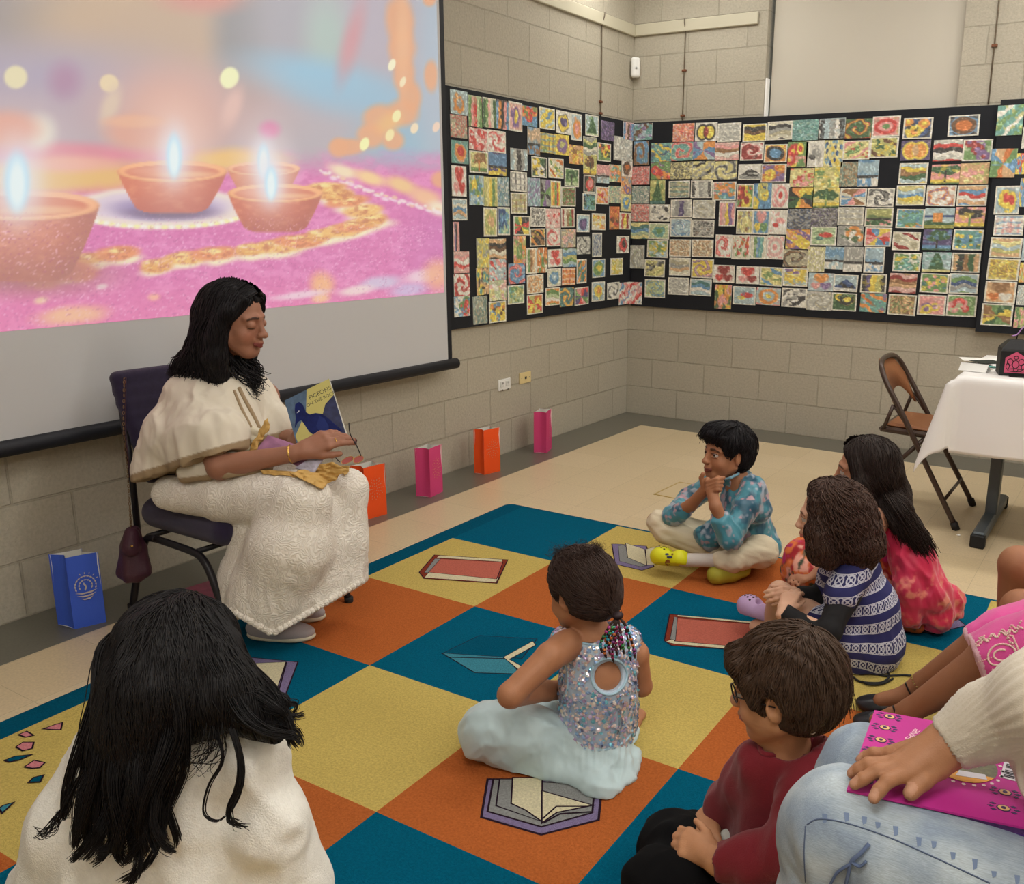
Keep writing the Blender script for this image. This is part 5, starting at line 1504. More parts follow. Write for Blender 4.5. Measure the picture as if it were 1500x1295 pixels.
# ================================================================== the purple stacking chairs
ppl = mat('purple_fabric', (42, 33, 64), .9, bump=.6, bscale=900, var=.15, vscale=60, sheen=.2); chm = mat('black_frame', (38, 36, 40), .4, .3)
def stack_chair(org, ang, label, z=.45, group=None):
    """org = centre of the seat on the floor, ang = facing direction"""
    t = thing('stacking_chair', tuple(org), label, 'chair', group)
    c, s_ = math.cos(ang), math.sin(ang)
    def w(x, y, q): return np.array([org[0]+x*c-y*s_, org[1]+x*s_+y*c, q])
    R = np.array([[c, -s_, 0], [s_, c, 0], [0, 0, 1]])
    b = Body()
    for y in (-.18, -.06, .06, .18): b.cone(w(-.17, y, z-.055), w(.19, y, z-.05), .055, .05, .03)
    v, q = b.mesh(.008); v = relax(v, q, 2); link('seat', v, q, ppl, t, True)
    bk = Body()
    for k in range(9): f_ = k/8; yy = .165+.045*f_-.03*max(0, f_-.8)*5*.3; bk.cone(w(-.225-.075*f_, -yy, z+.06+.335*f_), w(-.225-.075*f_, yy, z+.06+.335*f_), .026, .026, .02)
    v, q = bk.mesh(.008); v = relax(v, q, 2); link('backrest', v, q, ppl, t, True)
    for sy in (-1, 1):
        y = .235*sy
        p = smooth_path([w(-.30, y*1.02, .015), w(-.245, y, .17), w(-.195, y, z-.17), w(-.165, y, z-.135), w(-.11, y, z-.125)], 22)
        MB().tube(p, .0125, 10).build('leg', chm, t, True)
        p = smooth_path([w(-.11, y, z-.125), w(.09, y, z-.127), w(.15, y, z-.145), w(.19, y, z-.20), w(.225, y, .15), w(.275, y*1.02, .015)], 26)
        MB().tube(p, .0125, 10).build('leg', chm, t, True)
        MB().tube([w(-.232, y*.97, z-.12), w(-.245, y*.93, z+.1), w(-.285, y*.88, z+.3)], .011, 8).build('back_post', chm, t, True)
        for x in (-.30, .275): MB().tube([w(x, y*1.02, 0), w(x, y*1.02, .03)], .016, 10).build('foot_cap', mat('dark_rubber', (30, 28, 28), .7), t, True)
    MB().tube([w(-.17, -.23, z-.13), w(-.17, .23, z-.13)], .01, 8).build('crossbar', chm, t, True)
    MB().tube([w(.1, -.23, z-.128), w(.1, .23, z-.128)], .01, 8).build('crossbar', chm, t, True)
    return t
RC = np.array([.575, -3.82, 0.006])
stack_chair(RC, -.04, 'purple fabric stacking chair under the woman reading', .435)
RY = -3.82
# ================================================================== the reader
rd = thing('person', (.75, -3.82, 0), 'woman in cream cape and white lace skirt reading aloud from a chair', 'person')
HR = Head((.672, -3.835, 1.035), cv(.965, -.20, -.17), (0, 0, 1), 1.0)
B = Body(); HR.prims(B, closed=True)
shR, elR, wrR = P(285, 592, 2.95), P(322, 684, 2.84), P(432, 664, 2.84)
shL, elL, wrL = P(388, 580, 3.2), P(408, 640, 3.14), P(436, 646, 3.02)
nk = P(334, 548, 3.08)
B.chain([HR.w(0, -.02, -.05), nk, np.array([.55, -3.82, .80])], [.050, .048, .08], .02)
B.cone(shR, shL, .05, .05, .03); B.chain([(.55, -3.82, .80), (.49, -3.82, .62), (.46, -3.82, .52)], [.09, .10, .12], .03)
B.chain([shR, elR, wrR], [.042, .040, .025], .01); B.chain([shL, elL, wrL], [.042, .038, .026], .01)
pc(B, [(262, 722, 3.0, 22), (440, 733, 2.86, 26), (410, 915, 3.0, 16)], .01); pc(B, [(300, 712, 3.12, 22), (500, 720, 3.02, 20), (450, 880, 3.15, 14)], .01)
Dr = nrm(P(492, 642, 2.86)-wrR)
tipsR = hand(B, wrR+Dr*.012, Dr+CU*.08, cv(-.25, .40, -.85), 1, .178, (.30, .42, .46, .42), .02, (.40, .15), fr=1.08)
Dl = nrm(P(462, 622, 3.05)-wrL)
hand(B, wrL, Dl, cv(-.4, .1, .9), 1, .17, (.25, .25, .3, .3), .1, (.6, .2))
def cR(V):
    C_ = HR.col(V, (158, 110, 88), (132, 66, 62), (36, 26, 26), (170, 108, 88), under=1)
    for p, d, n_, r in tipsR:
        m = (np.linalg.norm(V-(p+d*r*.3+n_*r*.5), axis=1) < r*1.0)[:, None]*1.; C_ = C_*(1-m)+lina((78, 30, 34))*m
    return C_
build_body('body', B, [headbox(HR), ((wrR+Dr*.1), .10, .0028), ((wrL+Dl*.09), .095, .004)], .007, SK, rd, cR)
# cape
cp = Body()
pc(cp, [(336, 548, 3.07, 27), (334, 575, 3.07, 48)])
pc(cp, [(280, 583, 3.0, 36), (330, 572, 3.05, 40), (375, 578, 3.15, 24)], .03)
pc(cp, [(280, 590, 2.99, 38), (262, 640, 2.99, 44), (246, 690, 3.0, 48), (240, 730, 3.0, 44)], .03)
pc(cp, [(290, 600, 2.95, 40), (318, 640, 2.88, 40), (325, 690, 2.86, 38)], .03)
pc(cp, [(330, 600, 3.0, 50), (345, 640, 2.98, 40), (330, 690, 2.98, 40)], .03)
pc(cp, [(378, 580, 3.15, 26), (402, 625, 3.12, 26), (404, 660, 3.10, 26)], .03)
pc(cp, [(280, 640, 3.08, 60), (285, 700, 3.08, 60)], .03); pc(cp, [(262, 640, 2.95, 42), (300, 650, 2.89, 40), (296, 700, 2.9, 40)], .04)
hp = [P(200, 706, 3.0), P(352, 658, 2.86), P(424, 640, 3.1)]
hn = np.cross(hp[1]-hp[0], hp[2]-hp[0]); hn = hn if hn[2] < 0 else -hn; hn = nrm(hn)
cp.cut(hp[0], hn, .003)
cm_ = mat('cream_wool', (222, 212, 194), .9, bump=.3, bscale=700, sheen=.3); tm_ = mat('tan_trim', (164, 142, 112), .85, bump=.3, bscale=600)
fd = folds((.2, .1, -1), .013, 44, 4, .8)
def cpidx(Cc):
    d = (Cc-hp[0])@hn; return ((d > -.024)).astype(int)
cpm = mat('cape_wool', (222, 212, 194), .9, bump=.3, bscale=700, attr=True)
def cpcol(V):
    d = (V-hp[0])@hn; f = np.clip((d+.026)/.003, 0, 1)[:, None]; return np.tile(lina((224, 215, 198)), (len(V), 1))*(1-f)+lina((160, 138, 108))*f
cloth('cape', cp, .0055, cpm, rd, fd, 3, colf=cpcol)
# front edge trim running down from the neck
cpo = [o_ for o_ in rd.children if o_.name.startswith('cape')][-1]; bvc0, _ = bvh_of(cpo)
piping(bvc0, [(350, 568), (360, 588), (371, 608), (381, 630), (385, 645)], .007, 'cape_trim', tm_, rd, 0, n=24)
piping(bvc0, [(343, 572), (353, 596), (366, 622), (374, 640)], .005, 'cape_trim', tm_, rd, 0, n=24)
# under layer with tan hem
ul = Body(); pc(ul, [(285, 690, 2.9, 24), (340, 686, 2.86, 22), (392, 684, 2.87, 8)], .02)
un = nrm(np.array([.2, -.1, -1])); up_ = hit(262, 712, 1, -4.03)
hq = [P(262, 708, 2.9), P(400, 692, 2.84), P(400, 690, 3.1)]; un = np.cross(hq[1]-hq[0], hq[2]-hq[0]); un = un if un[2] < 0 else -un; un = nrm(un); ul.cut(hq[0], un, .003)
cloth('cape_underlayer', ul, .005, cpm, rd, folds((.2, .1, -1), .004, 50, 7), 2, colf=lambda V: (lambda f: np.tile(lina((222, 213, 196)), (len(V), 1))*(1-f)+lina((160, 138, 108))*f)(np.clip(((V-hq[0])@un+.018)/.003, 0, 1)[:, None]))
# lace skirt
sk = Body()
pc(sk, [(250, 722, 2.98, 26), (330, 726, 2.92, 36), (440, 732, 2.84, 42)], .03)
pc(sk, [(290, 712, 3.1, 28), (420, 716, 3.04, 34), (508, 716, 3.0, 28)], .03)
pc(sk, [(440, 735, 2.84, 42), (425, 800, 2.86, 58), (400, 870, 2.93, 60), (392, 960, 3.0, 62)], .03)
pc(sk, [(508, 718, 3.0, 29), (506, 790, 3.02, 30), (500, 900, 3.06, 38)], .03)
pc(sk, [(460, 760, 2.95, 40), (462, 900, 3.0, 45)], .03)
pc(sk, [(380, 780, 2.95, 36), (368, 850, 3.0, 44), (352, 950, 3.05, 36)], .03)
h0, h1, h2 = P(534, 852, 3.02), P(420, 928, 2.93), P(325, 902, 3.02)
sn = np.cross(h1-h0, h2-h0); sn = sn if sn[2] < 0 else -sn; sn = nrm(sn); sk.cut(CAM, eyeplane(400, 930, 534, 852), .003); sk.cut(CAM, eyeplane(318, 884, 400, 930), .003)
sk.cut((0, 0, .014), (0, 0, -1), .003)
fs = folds((-.15, 0, -1), .010, 52, 9, .8)
def skd(V, N):
    low = np.clip((.50-V[:, 2])/.35, 0, 1); em = 1-np.abs(2*fbm(V, 26, 2, 6)-1)
    return fs(V)*(.25+.9*low)+.0012*np.clip(em*1.8-1.2, 0, 1)*(1+low)
lace = bpy.data.materials.new('lace'); lace.use_nodes = True; nt = lace.node_tree; bb = nt.nodes['Principled BSDF']
tcn = nt.nodes.new('ShaderNodeTexCoord'); vo = nt.nodes.new('ShaderNodeTexVoronoi'); vo.inputs['Scale'].default_value = 12; vo.feature = 'F1'
nz_ = nt.nodes.new('ShaderNodeTexNoise'); nz_.inputs['Scale'].default_value = 22; nt.links.new(tcn.outputs['Object'], nz_.inputs['Vector'])
mxv = nt.nodes.new('ShaderNodeMix'); mxv.data_type = 'VECTOR'; mxv.inputs['Factor'].default_value = .08; nt.links.new(tcn.outputs['Object'], mxv.inputs[4]); nt.links.new(nz_.outputs['Color'], mxv.inputs[5])
nt.links.new(mxv.outputs[1], vo.inputs['Vector'])
mul = nt.nodes.new('ShaderNodeMath'); mul.operation = 'MULTIPLY'; mul.inputs[1].default_value = 66; nt.links.new(vo.outputs['Distance'], mul.inputs[0])
sn_ = nt.nodes.new('ShaderNodeMath'); sn_.operation = 'SINE'; nt.links.new(mul.outputs[0], sn_.inputs[0])
mrr = nt.nodes.new('ShaderNodeMapRange'); mrr.inputs['From Min'].default_value = -.6; mrr.inputs['From Max'].default_value = .6; nt.links.new(sn_.outputs[0], mrr.inputs['Value'])
mcc = nt.nodes.new('ShaderNodeMix'); mcc.data_type = 'RGBA'; mcc.inputs['A'].default_value = (*lin((228, 220, 208)), 1); mcc.inputs['B'].default_value = (*lin((242, 236, 226)), 1)
nt.links.new(mrr.outputs['Result'], mcc.inputs['Factor']); nt.links.new(mcc.outputs['Result'], bb.inputs['Base Color'])
bpn = nt.nodes.new('ShaderNodeBump'); bpn.inputs['Strength'].default_value = .6; bpn.inputs['Distance'].default_value = .0022; nt.links.new(mrr.outputs['Result'], bpn.inputs['Height']); nt.links.new(bpn.outputs['Normal'], bb.inputs['Normal']); bb.inputs['Roughness'].default_value = .75
cloth('lace_skirt', sk, .0065, lace, rd, skd, 2)
# scalloped hem
sko = [o_ for o_ in rd.children if o_.name.startswith('lace_skirt')][-1]; bvs, _ = bvh_of(sko); hm = MB()
for (xa, ya, xb, yb, n_) in ((322, 886, 398, 929, 11), (400, 929, 533, 851, 20)):
    for k in range(n_):
        f_ = (k+.5)/n_; q_ = onto(bvs, xa+(xb-xa)*f_, ya+(yb-ya)*f_-5, -.001)
        if q_ is not None: hm.ell(q_+CU*-.008, (.013, .006, .011), np.stack([CR, CF, CU], 1), 10, 6)
if hm.v: absorb(sko, hm.build('hem', lace, rd, True))
# shoes
def shoe(parent, heel, toe, w__, m, sole, name='shoe', hh=.055, soleh=.018, low=False):
    heel = np.array(heel, float); toe = np.array(toe, float); d = toe-heel; L_ = np.linalg.norm(d); d /= L_; z = np.array([0, 0, 1.]); up = nrm(z-d*(z@d)); sd = np.cross(d, up); R = np.stack([d, sd, up], 1)
    b = Body()
    b.ell(heel+d*.22*L_+up*hh*.55, [L_*.24, w__*.42, hh*.62], R, .03); b.ell(heel+d*.66*L_+up*hh*.40, [L_*.36, w__*.52, hh*.48], R, .03)
    b.ell(heel+d*.45*L_+up*hh*.5, [L_*.3, w__*.42, hh*.55], R, .03)
    if low: b.ell(heel+d*.33*L_+up*hh*1.25, [L_*.30, w__*.36, hh*.75], R, .008, True)
    b.cut(heel+up*.006, -up, .002)
    v, q = b.mesh(.004); link(name, v, q, m, parent, True)
    if sole is not None:
        s = Body(); s.ell(heel+d*.25*L_+up*soleh*.5, [L_*.26, w__*.44, soleh], R, .02); s.ell(heel+d*.68*L_+up*soleh*.5, [L_*.35, w__*.54, soleh], R, .02); s.ell(heel+d*.47*L_+up*soleh*.5, [L_*.3, w__*.42, soleh], R, .02)
        s.cut(heel, -up, .002); s.cut(heel+up*soleh, up, .002)
        v, q = s.mesh(.004); link('shoe_sole', v, q, sole, parent, True)
tn = mat('canvas_grey', (176, 168, 170), .8, bump=.3, bscale=500); so_ = mat('sole_cream', (222, 214, 190), .6)
shoe(rd, (.79, -3.975, .013), (.985, -3.87, .013), .088, tn, so_)
shoe(rd, (.70, -3.82, .013), (.90, -3.75, .013), .088, tn, so_)
# bracelet and ring
gold = mat('gold', (214, 172, 96), .25, 1)
ax_ = nrm(wrR-elR); c_ = wrR-ax_*.012; a_ = nrm(np.cross(ax_, (0, 0, 1))); b_2 = np.cross(ax_, a_)
MB().tube([c_+.0275*(math.cos(k*PI/10)*a_+math.sin(k*PI/10)*b_2) for k in range(21)], .0028, 6, caps=False).build('bracelet', gold, rd, True)
p, d, n_, r = tipsR[2]; kn = wrR+Dr*.012+Dr*.108
a_ = nrm(np.cross(Dr, (0, 0, 1))); b_2 = np.cross(Dr, a_); rc_ = P(493, 646, dep(kn)-.004)
MB().tube([rc_+.0095*(math.cos(k*PI/8)*a_+math.sin(k*PI/8)*b_2) for k in range(17)], .0016, 6, caps=False).build('ring', gold, rd, True)
# earring
MB().ell(HR.w(.082, -.004, -.036), (.004, .004, .005)).build('earring', gold, rd, True)
# hair
hm_ = hair_mat('hair_black', (30, 26, 30)); hb = Body(); w = HR.w
hb.ell(w(0, -.022, .042), np.array([.086, .102, .088]), HR.M, .02); hb.ell(w(0, -.05, -.01), np.array([.086, .075, .085]), HR.M, .03)
hb.cut(w(0, .055, .045), HR.M@nrm([0, 1, -.55]), .012)
for q in (-1, 1):
    hb.chain([w(.075*q, .0, .03), w(.082*q, -.012, -.04), w(.085*q, -.01, -.11), w(.075*q, .005, -.17)], [.02, .026, .03, .026], .025)
    hb.chain([w(.05*q, .055, .082), w(.078*q, .028, .04), w(.083*q, .0, -.0)], [.014, .016, .02], .02)
hb.chain([w(0, -.07, 0), w(.0, -.085, -.09), w(.0, -.085, -.17)], [.07, .062, .05], .03); hb.chain([w(.05, -.05, -.08), w(.06, -.03, -.18)], [.05, .03], .03)
hmass = cloth('hair', hb, .005, hm_, rd, folds(HR.M[:, 2], .003, 120, 3, 1), 1)
surf_hair(hmass, 'hair_locks', hm_, whorl(HR, (.0, .03, .125), .8), 2200, .075, .0015, parent=rd)
G = []
def W2(l): return [w(*p) for p in l]
G = [W2([(.01, .075, .105), (.05, .062, .085), (.082, .03, .03), (.090, -.005, -.05), (.092, -.005, -.11), (.085, .0, -.16), (.09, .02, -.20)]),
     W2([(.01, .06, .12), (.06, .03, .08), (.09, -.01, .0), (.092, -.02, -.08), (.09, -.01, -.16), (.08, .01, -.21), (.085, .03, -.235)]),
     W2([(.01, .02, .132), (.07, -.01, .07), (.095, -.04, -.02), (.10, -.05, -.1), (.095, -.03, -.18), (.08, -.01, -.23), (.06, .02, -.25)]),
     W2([(.01, -.03, .134), (.065, -.06, .06), (.085, -.085, -.03), (.095, -.10, -.11), (.10, -.12, -.17), (.09, -.15, -.20), (.08, -.17, -.22)]),
     W2([(.0, -.07, .12), (.03, -.10, .05), (.04, -.12, -.03), (.05, -.14, -.11), (.05, -.18, -.16), (.04, -.20, -.20), (.03, -.21, -.22)])]
v1 = strands(G, 420, .0022, 26, .006, .010, 2.4, 3, .25, .2)
G2 = [[g*np.array([1, 1, 1]) for g in gl] for gl in G]
def mir(gl): return [HR.c+HR.M@(HR.loc(g)*np.array([-1, 1, 1])*HR.s) for g in gl]
v2 = strands([mir(g) for g in G], 300, .0022, 22, .006, .010, 2.4, 5, .25, .2)
G3 = [W2([(-.06, .0, -.06), (-.065, .02, -.12), (-.06, .05, -.15), (-.04, .07, -.18), (-.05, .085, -.21)]), W2([(-.05, -.02, -.08), (-.05, .03, -.15), (-.03, .07, -.18), (-.02, .08, -.21), (-.035, .07, -.235)]), W2([(.05, .0, -.10), (.05, .04, -.17), (.04, .07, -.22), (.055, .085, -.25), (.04, .10, -.27)])]
v3 = strands(G3, 110, .002, 24, .008, .012, 2, 9, .2, .3, curl=.012, cf=1.5)
v, q = join(v1, v2, v3); link('hair_strands', v, q, hm_, rd, True)
up_z0 = np.array([0, 0, 1.])
# mustard scarf tucked across the lap, white ruffle at the chest
ms = mat('mustard_scarf', (206, 166, 96), .6, bump=.3, bscale=200)
def crumple(corners, t0, bvs_, off, amp, name, nu=34, nv=22, seed=1, fq=.22):
    V = []; (x0, y0), (x1, y1), (x2, y2), (x3, y3) = corners
    for i in range(nu):
        for j in range(nv):
            u, v_ = i/(nu-1), j/(nv-1); x = x0*(1-u)*(1-v_)+x1*u*(1-v_)+x2*u*v_+x3*(1-u)*v_; y = y0*(1-u)*(1-v_)+y1*u*(1-v_)+y2*u*v_+y3*(1-u)*v_
            e_ = vnoise(np.array([x*.1, y*.1, seed*3.3]))-.5; x += 7*e_; y += 5*e_
            h_ = onto(bvs_, x, y, 0); t_ = t0 if h_ is None else min(t0, dep(h_))
            n_ = abs(2*float(fbm(np.array([x*fq*.55+y*.06, y*fq, seed]), 1, 2))-1); V.append(P(x, y, t_-off-amp*(1-n_*1.8)))
    F = [[i*nv+j, (i+1)*nv+j, (i+1)*nv+j+1, i*nv+j+1] for i in range(nu-1) for j in range(nv-1)]
    o = link(name, V, F, ms, rd, True); m_ = o.modifiers.new('thick', 'SOLIDIFY'); m_.thickness = .0012; return o
bvk, _ = bvh_of(sko)
crumple([(424, 693), (486, 676), (510, 688), (470, 716)], 2.86, bvk, .006, .016, 'scarf', seed=2)
crumple([(380, 688), (440, 690), (436, 698), (384, 694)], 2.84, bvk, .004, .006, 'scarf', 30, 8, 5)
crumple([(498, 681), (512, 683), (506, 698), (500, 692)], 2.96, bvk, .004, .006, 'scarf', 12, 12, 7)
crumple([(391, 612), (396, 622), (378, 658), (362, 664)], 2.90, bvc0, .004, .010, 'scarf', 10, 26, 9)
rf = Body()
for x, y in ((362, 628), (372, 630), (380, 634), (366, 642), (374, 646), (360, 655)): rf.ell(P(x, y, 2.93), (.016, .013, .014), None, .008)
cloth('blouse_ruffle', rf, .004, mat('cream_lace', (226, 218, 196), .8, bump=.5, bscale=300), rd, None, 1)

# ---- picture book held up
t = thing('picture_book', tuple(P(465, 665, 2.95)), 'open picture book with a blue bird on its cover held by the reader', 'book')
A_, B_, C_, D_ = P(417, 587, 2.95), P(482, 555, 2.96), P(508, 640, 2.93), P(441, 672, 2.92)
nb_ = nrm(np.cross(B_-A_, D_-A_)); nb_ = nb_ if nb_@(CAM-A_) > 0 else -nb_
def bp_(u, v, o=0): return A_*(1-u)*(1-v)+B_*u*(1-v)+C_*u*v+D_*(1-u)*v+nb_*o
cvm = MB(); cvm.poly([bp_(0, 0), bp_(1, 0), bp_(1, 1), bp_(0, 1)], nb_, .002)
cvm.build('front_cover', mat('cover_slate', (82, 106, 134), .35, var=.3, vscale=40, coat=.3), t)
art = MB()
def ap(pts, o, m): art.poly([bp_(*p, o) for p in pts], nb_, .0003, m)
ap([(.50, 0), (1, 0), (1.0, .30), (.72, .55), (.27, .55), (.30, .48)], .0022, 0); ap([(.30, .38), (.62, .85), (.45, 1), (.06, 1), (.02, .62)], .0023, 0)
ap([(.78, .36), (1, .28), (1, 1), (.7, .9), (.62, .55)], .0024, 1)
birdpts = [(.17, .30), (.10, .42), (.05, .50), (.14, .43), (.22, .42), (.26, .52), (.31, .66), (.42, .78), (.58, .84), (.70, .84), (.85, .86), (.96, .88), (.86, .74), (.76, .60), (.66, .48), (.54, .42), (.42, .40), (.36, .32), (.34, .20), (.28, .13), (.19, .14), (.15, .22)]
c0 = (.5, .62)
for i in range(len(birdpts)):
    pass
def fan(pts, cen, o, m):
    n = len(pts)
    for i in range(n): art.add([bp_(*cen, o), bp_(*pts[i], o), bp_(*pts[(i+1) % n], o)], [[0, 1, 2], [2, 1, 0]], m)
fan(birdpts[4:17]+[(.36, .34)], (.48, .58), .0029, 2); fan([(.05, .50), (.14, .43), (.24, .42), (.36, .36), (.34, .20), (.28, .13), (.19, .14), (.15, .22), (.13, .34)], (.24, .28), .0029, 2)
fan([(.60, .50), (.68, .56), (.72, .72), (.66, .82), (.52, .78), (.48, .62)], (.6, .66), .0031, 3)
ap([(.17, .285), (.24, .255), (.23, .285)], .0033, 4)
art_o = art.build('cover_art', [mat('cover_yellow', (206, 196, 118), .4), mat('cover_navy', (48, 54, 92), .4, var=.3, vscale=60), mat('bird_blue', (36, 52, 134), .4, var=.25, vscale=50), mat('bird_wing', (52, 72, 158), .4), mat('bird_eye', (214, 220, 230), .4)], t)
tx = MB()
e1 = nrm(B_-A_); e2 = -nrm(D_-A_-e1*((D_-A_)@e1)); W_ = np.linalg.norm(B_-A_)
for s_, u, v, sz in (('PIGEONS', .74, .15, .135), ('ON THE ROOF', .72, .25, .105), ('by the author', .3, .9, .05)):
    if s_.startswith('by'):
        ap([(.12, .90), (.36, .87), (.36, .88), (.12, .912)], .0032, 1) if False else None; continue
    V, F = text_mesh(s_, sz*W_*.9)
    tx.add([bp_(u, v, .0026)+e1*p[0]+e2*p[1] for p in V], F)
tx.poly([bp_(.12, .905, .0027), bp_(.36, .875, .0027), bp_(.36, .885, .0027), bp_(.12, .915, .0027)], nb_, .0002)
tx_o = tx.build('title_lettering', mat('ink_dark', (50, 52, 48), .6), t)
absorb([o_ for o_ in t.children if o_.name.startswith('front_cover')][0], art_o, tx_o)
pg = MB(); pg.poly([bp_(.01, .01, -.004), bp_(1.01, .0, -.004), bp_(1.02, .99, -.004), bp_(.02, .99, -.004)], nb_, .0035); pg.build('pages', mat('page_white', (226, 222, 210), .8), t)
bc = MB(); E0, E1, E2, E3 = P(374, 660, 2.90), P(393, 637, 2.93), P(478, 667, 2.88), P(458, 690, 2.84)
bc.poly([E0, E1, E2, E3], nrm(np.cross(E1-E0, E3-E0)), .003)
bc.build('back_cover', mat('cover_lilac', (168, 118, 152), .4, var=.2, vscale=30), t)
bc = MB(); bc.poly([P(432, 685, 2.835), P(466, 664, 2.86), P(476, 669, 2.86), P(459, 693, 2.825)], nrm(np.cross(E1-E0, E3-E0)), .005); bc.build('lower_pages', mat('page_dim', (176, 172, 190), .6, var=.3, vscale=60), t)
# ---- eyeglasses in her fingers
t = thing('eyeglasses', tuple(P(520, 675, 2.85)), 'pink-tinted eyeglasses dangling from the reader\'s fingers', 'glasses')
blk2 = mat('dark_metal', (38, 36, 40), .35, .5); tl = mat('tinted_lens', (214, 120, 120), .1, trans=.55)
tt = 2.86
MB().tube(smooth_path([P(511, 619, tt), P(513, 636, tt), P(522, 652, tt), P(529, 668, tt)], 14), .0017, 6).build('temple', blk2, t, True)
MB().tube(smooth_path([P(488, 664, tt), P(493, 672, tt+.02), P(498, 677, tt+.03)], 10), .0014, 6).build('temple', blk2, t, True)
for cx, cy, rx, ry in ((509, 674, 9.5, 4.2), (525, 673, 8, 4.6)):
    pts = []
    for k in range(19):
        a = 2*PI*k/18; X = rx*math.cos(a); Y = ry*math.sin(a); pts.append(P(cx+X*math.cos(.45)+Y*math.sin(.45), cy-X*math.sin(.45)+Y*math.cos(.45), tt+.01*math.cos(a)))
    MB().tube(pts, .0009, 5, caps=False).build('rim', gold, t, True)
    m = MB(); ce = sum(pts[:-1])/18; m.add([ce]+pts[:-1], [[0, 1+k, 1+(k+1) % 18] for k in range(18)]+[[0, 1+(k+1) % 18, 1+k] for k in range(18)]); m.build('lens', tl, t)
MB().tube([P(515, 672, tt), P(517, 671, tt), P(519, 671, tt)], .001, 5).build('bridge', gold, t, True)
# ---- handbag hanging off the chair back
t = thing('handbag', tuple(P(197, 850, 3.08)), 'small burgundy quilted handbag hanging on a gold chain from the purple chair', 'handbag')
bg = mat('burgundy_leather', (66, 30, 46), .55, bump=.3, bscale=160, coat=.15)
tb_ = 3.08
b = Body()
c0 = P(199, 808, tb_); dn = -np.array([0, 0, 1.]); e_ = nrm(CR*1+CF*.3); nn2 = nrm(np.cross(e_, dn))
R = np.stack([e_, nn2, -dn], 1)
pc(b, [(194, 780, tb_, 10), (188, 800, tb_, 11), (183, 838, tb_, 12)], .01); pc(b, [(196, 782, tb_, 10), (203, 804, tb_, 11), (209, 836, tb_, 12)], .01); pc(b, [(195, 800, tb_, 16), (196, 840, tb_, 17)], .01); b.cut(P(196, 851, tb_), -np.array([0, 0, 1.]), .004)
cloth('bag_body', b, .004, bg, t, lambda V, N: .0015*np.sin(V[:, 2]*10+(V@e_)*160), 1)
fl = Body(); pc(fl, [(193, 784, tb_-.022, 11), (192, 802, tb_-.034, 14)], .008); fl.cut(P(193, 814, tb_), -np.array([0, 0, 1.]), .004)
cloth('flap', fl, .004, bg, t, None, 1)
MB().ell(P(193, 800, tb_-.068), (.007, .004, .004)).build('clasp', gold, t, True)
ch = MB(); pa = smooth_path([P(182, 553, 3.12), P(182, 558, 3.06), P(181, 625, 3.045), P(186, 680, 3.05), P(190, 740, 3.06), P(192, 772, 3.07)], 90)
for i in range(0, len(pa)-1, 2):
    c_ = (pa[i]+pa[i+1])/2; d = nrm(pa[i+1]-pa[i]); s1 = nrm(np.cross(d, CF)); s2 = np.cross(d, s1); q_ = s1 if (i//2) % 2 else s2
    ch.tube([c_+.0062*math.cos(k*PI/4)*d+.0034*math.sin(k*PI/4)*q_ for k in range(9)], .0011, 4, caps=False)
ch.build('chain_strap', mat('antique_gold', (150, 118, 84), .3, .9), t)
pa2 = [p_+CR*.006 for p_ in pa[2:60]]; MB().tube(pa2, .0016, 5).build('leather_strap', bg, t, True)
# ---- books below the chair
def flatbook(px, py, z, w__, d__, th, ang, cov, label):
    c = hit(px, py, 2, z); R = np.array(Euler((0, 0, math.radians(ang))).to_matrix())
    t = thing('book', (c[0], c[1], z), label, 'book')
    MB().box((c[0], c[1], z+th/2), (w__-.008, d__-.006, th-.005), R).build('pages', mat('page_white'), t)
    o = MB(); o.box((c[0], c[1], z+.0015), (w__, d__, .003), R).box((c[0], c[1], z+th-.0015), (w__, d__, .003), R)
    s_ = R@np.array([-w__/2+.001, 0, 0]); o.box((c[0]+s_[0], c[1]+s_[1], z+th/2), (.003, d__, th), R)
    o.build('cover', cov, t); return t
flatbook(300, 893, .001, .26, .2, .022, 8, mat('cover_plum', (110, 48, 62), .4), 'plum-coloured book lying on the floor under the purple chair, lower of two')
flatbook(298, 884, .0245, .24, .19, .026, -6, mat('cover_magenta', (150, 60, 92), .35, var=.3, vscale=30), 'magenta book with white page edges, upper of two under the purple chair')
up_z = np.array([0, 0, 1.])
# ================================================================== boy in the blue kurta
T0 = 3.6
bo_ = thing('person', tuple(hit(1060, 835, 2, .0125)), 'boy in blue printed tunic sitting cross-legged, chin on clasped hands', 'person')
HB = Head(P(1064, 665, T0), cv(-.88, -.02, -.45), up_z, .95, .6)
B = Body(); HB.prims(B)
pc(B, [(1068, 690, 3.62, 15), (1078, 704, 3.64, 19), (1088, 740, 3.66, 26), (1098, 790, 3.72, 28)])
pc(B, [(1104, 714, 3.55, 12), (1070, 788, 3.46, 10), (1048, 742, 3.44, 9), (1042, 716, 3.46, 8)], .01)
pc(B, [(1040, 706, 3.78, 12), (985, 754, 3.66, 10), (1012, 740, 3.58, 9), (1034, 716, 3.50, 8)], .01)
pc(B, [(1100, 804, 3.64, 12), (1114, 808, 3.57, 11), (1058, 822, 3.52, 9), (1005, 820, 3.55, 9)], .01)
pc(B, [(1090, 800, 3.78, 18), (962, 764, 3.72, 14), (1040, 812, 3.66, 10)], .01)
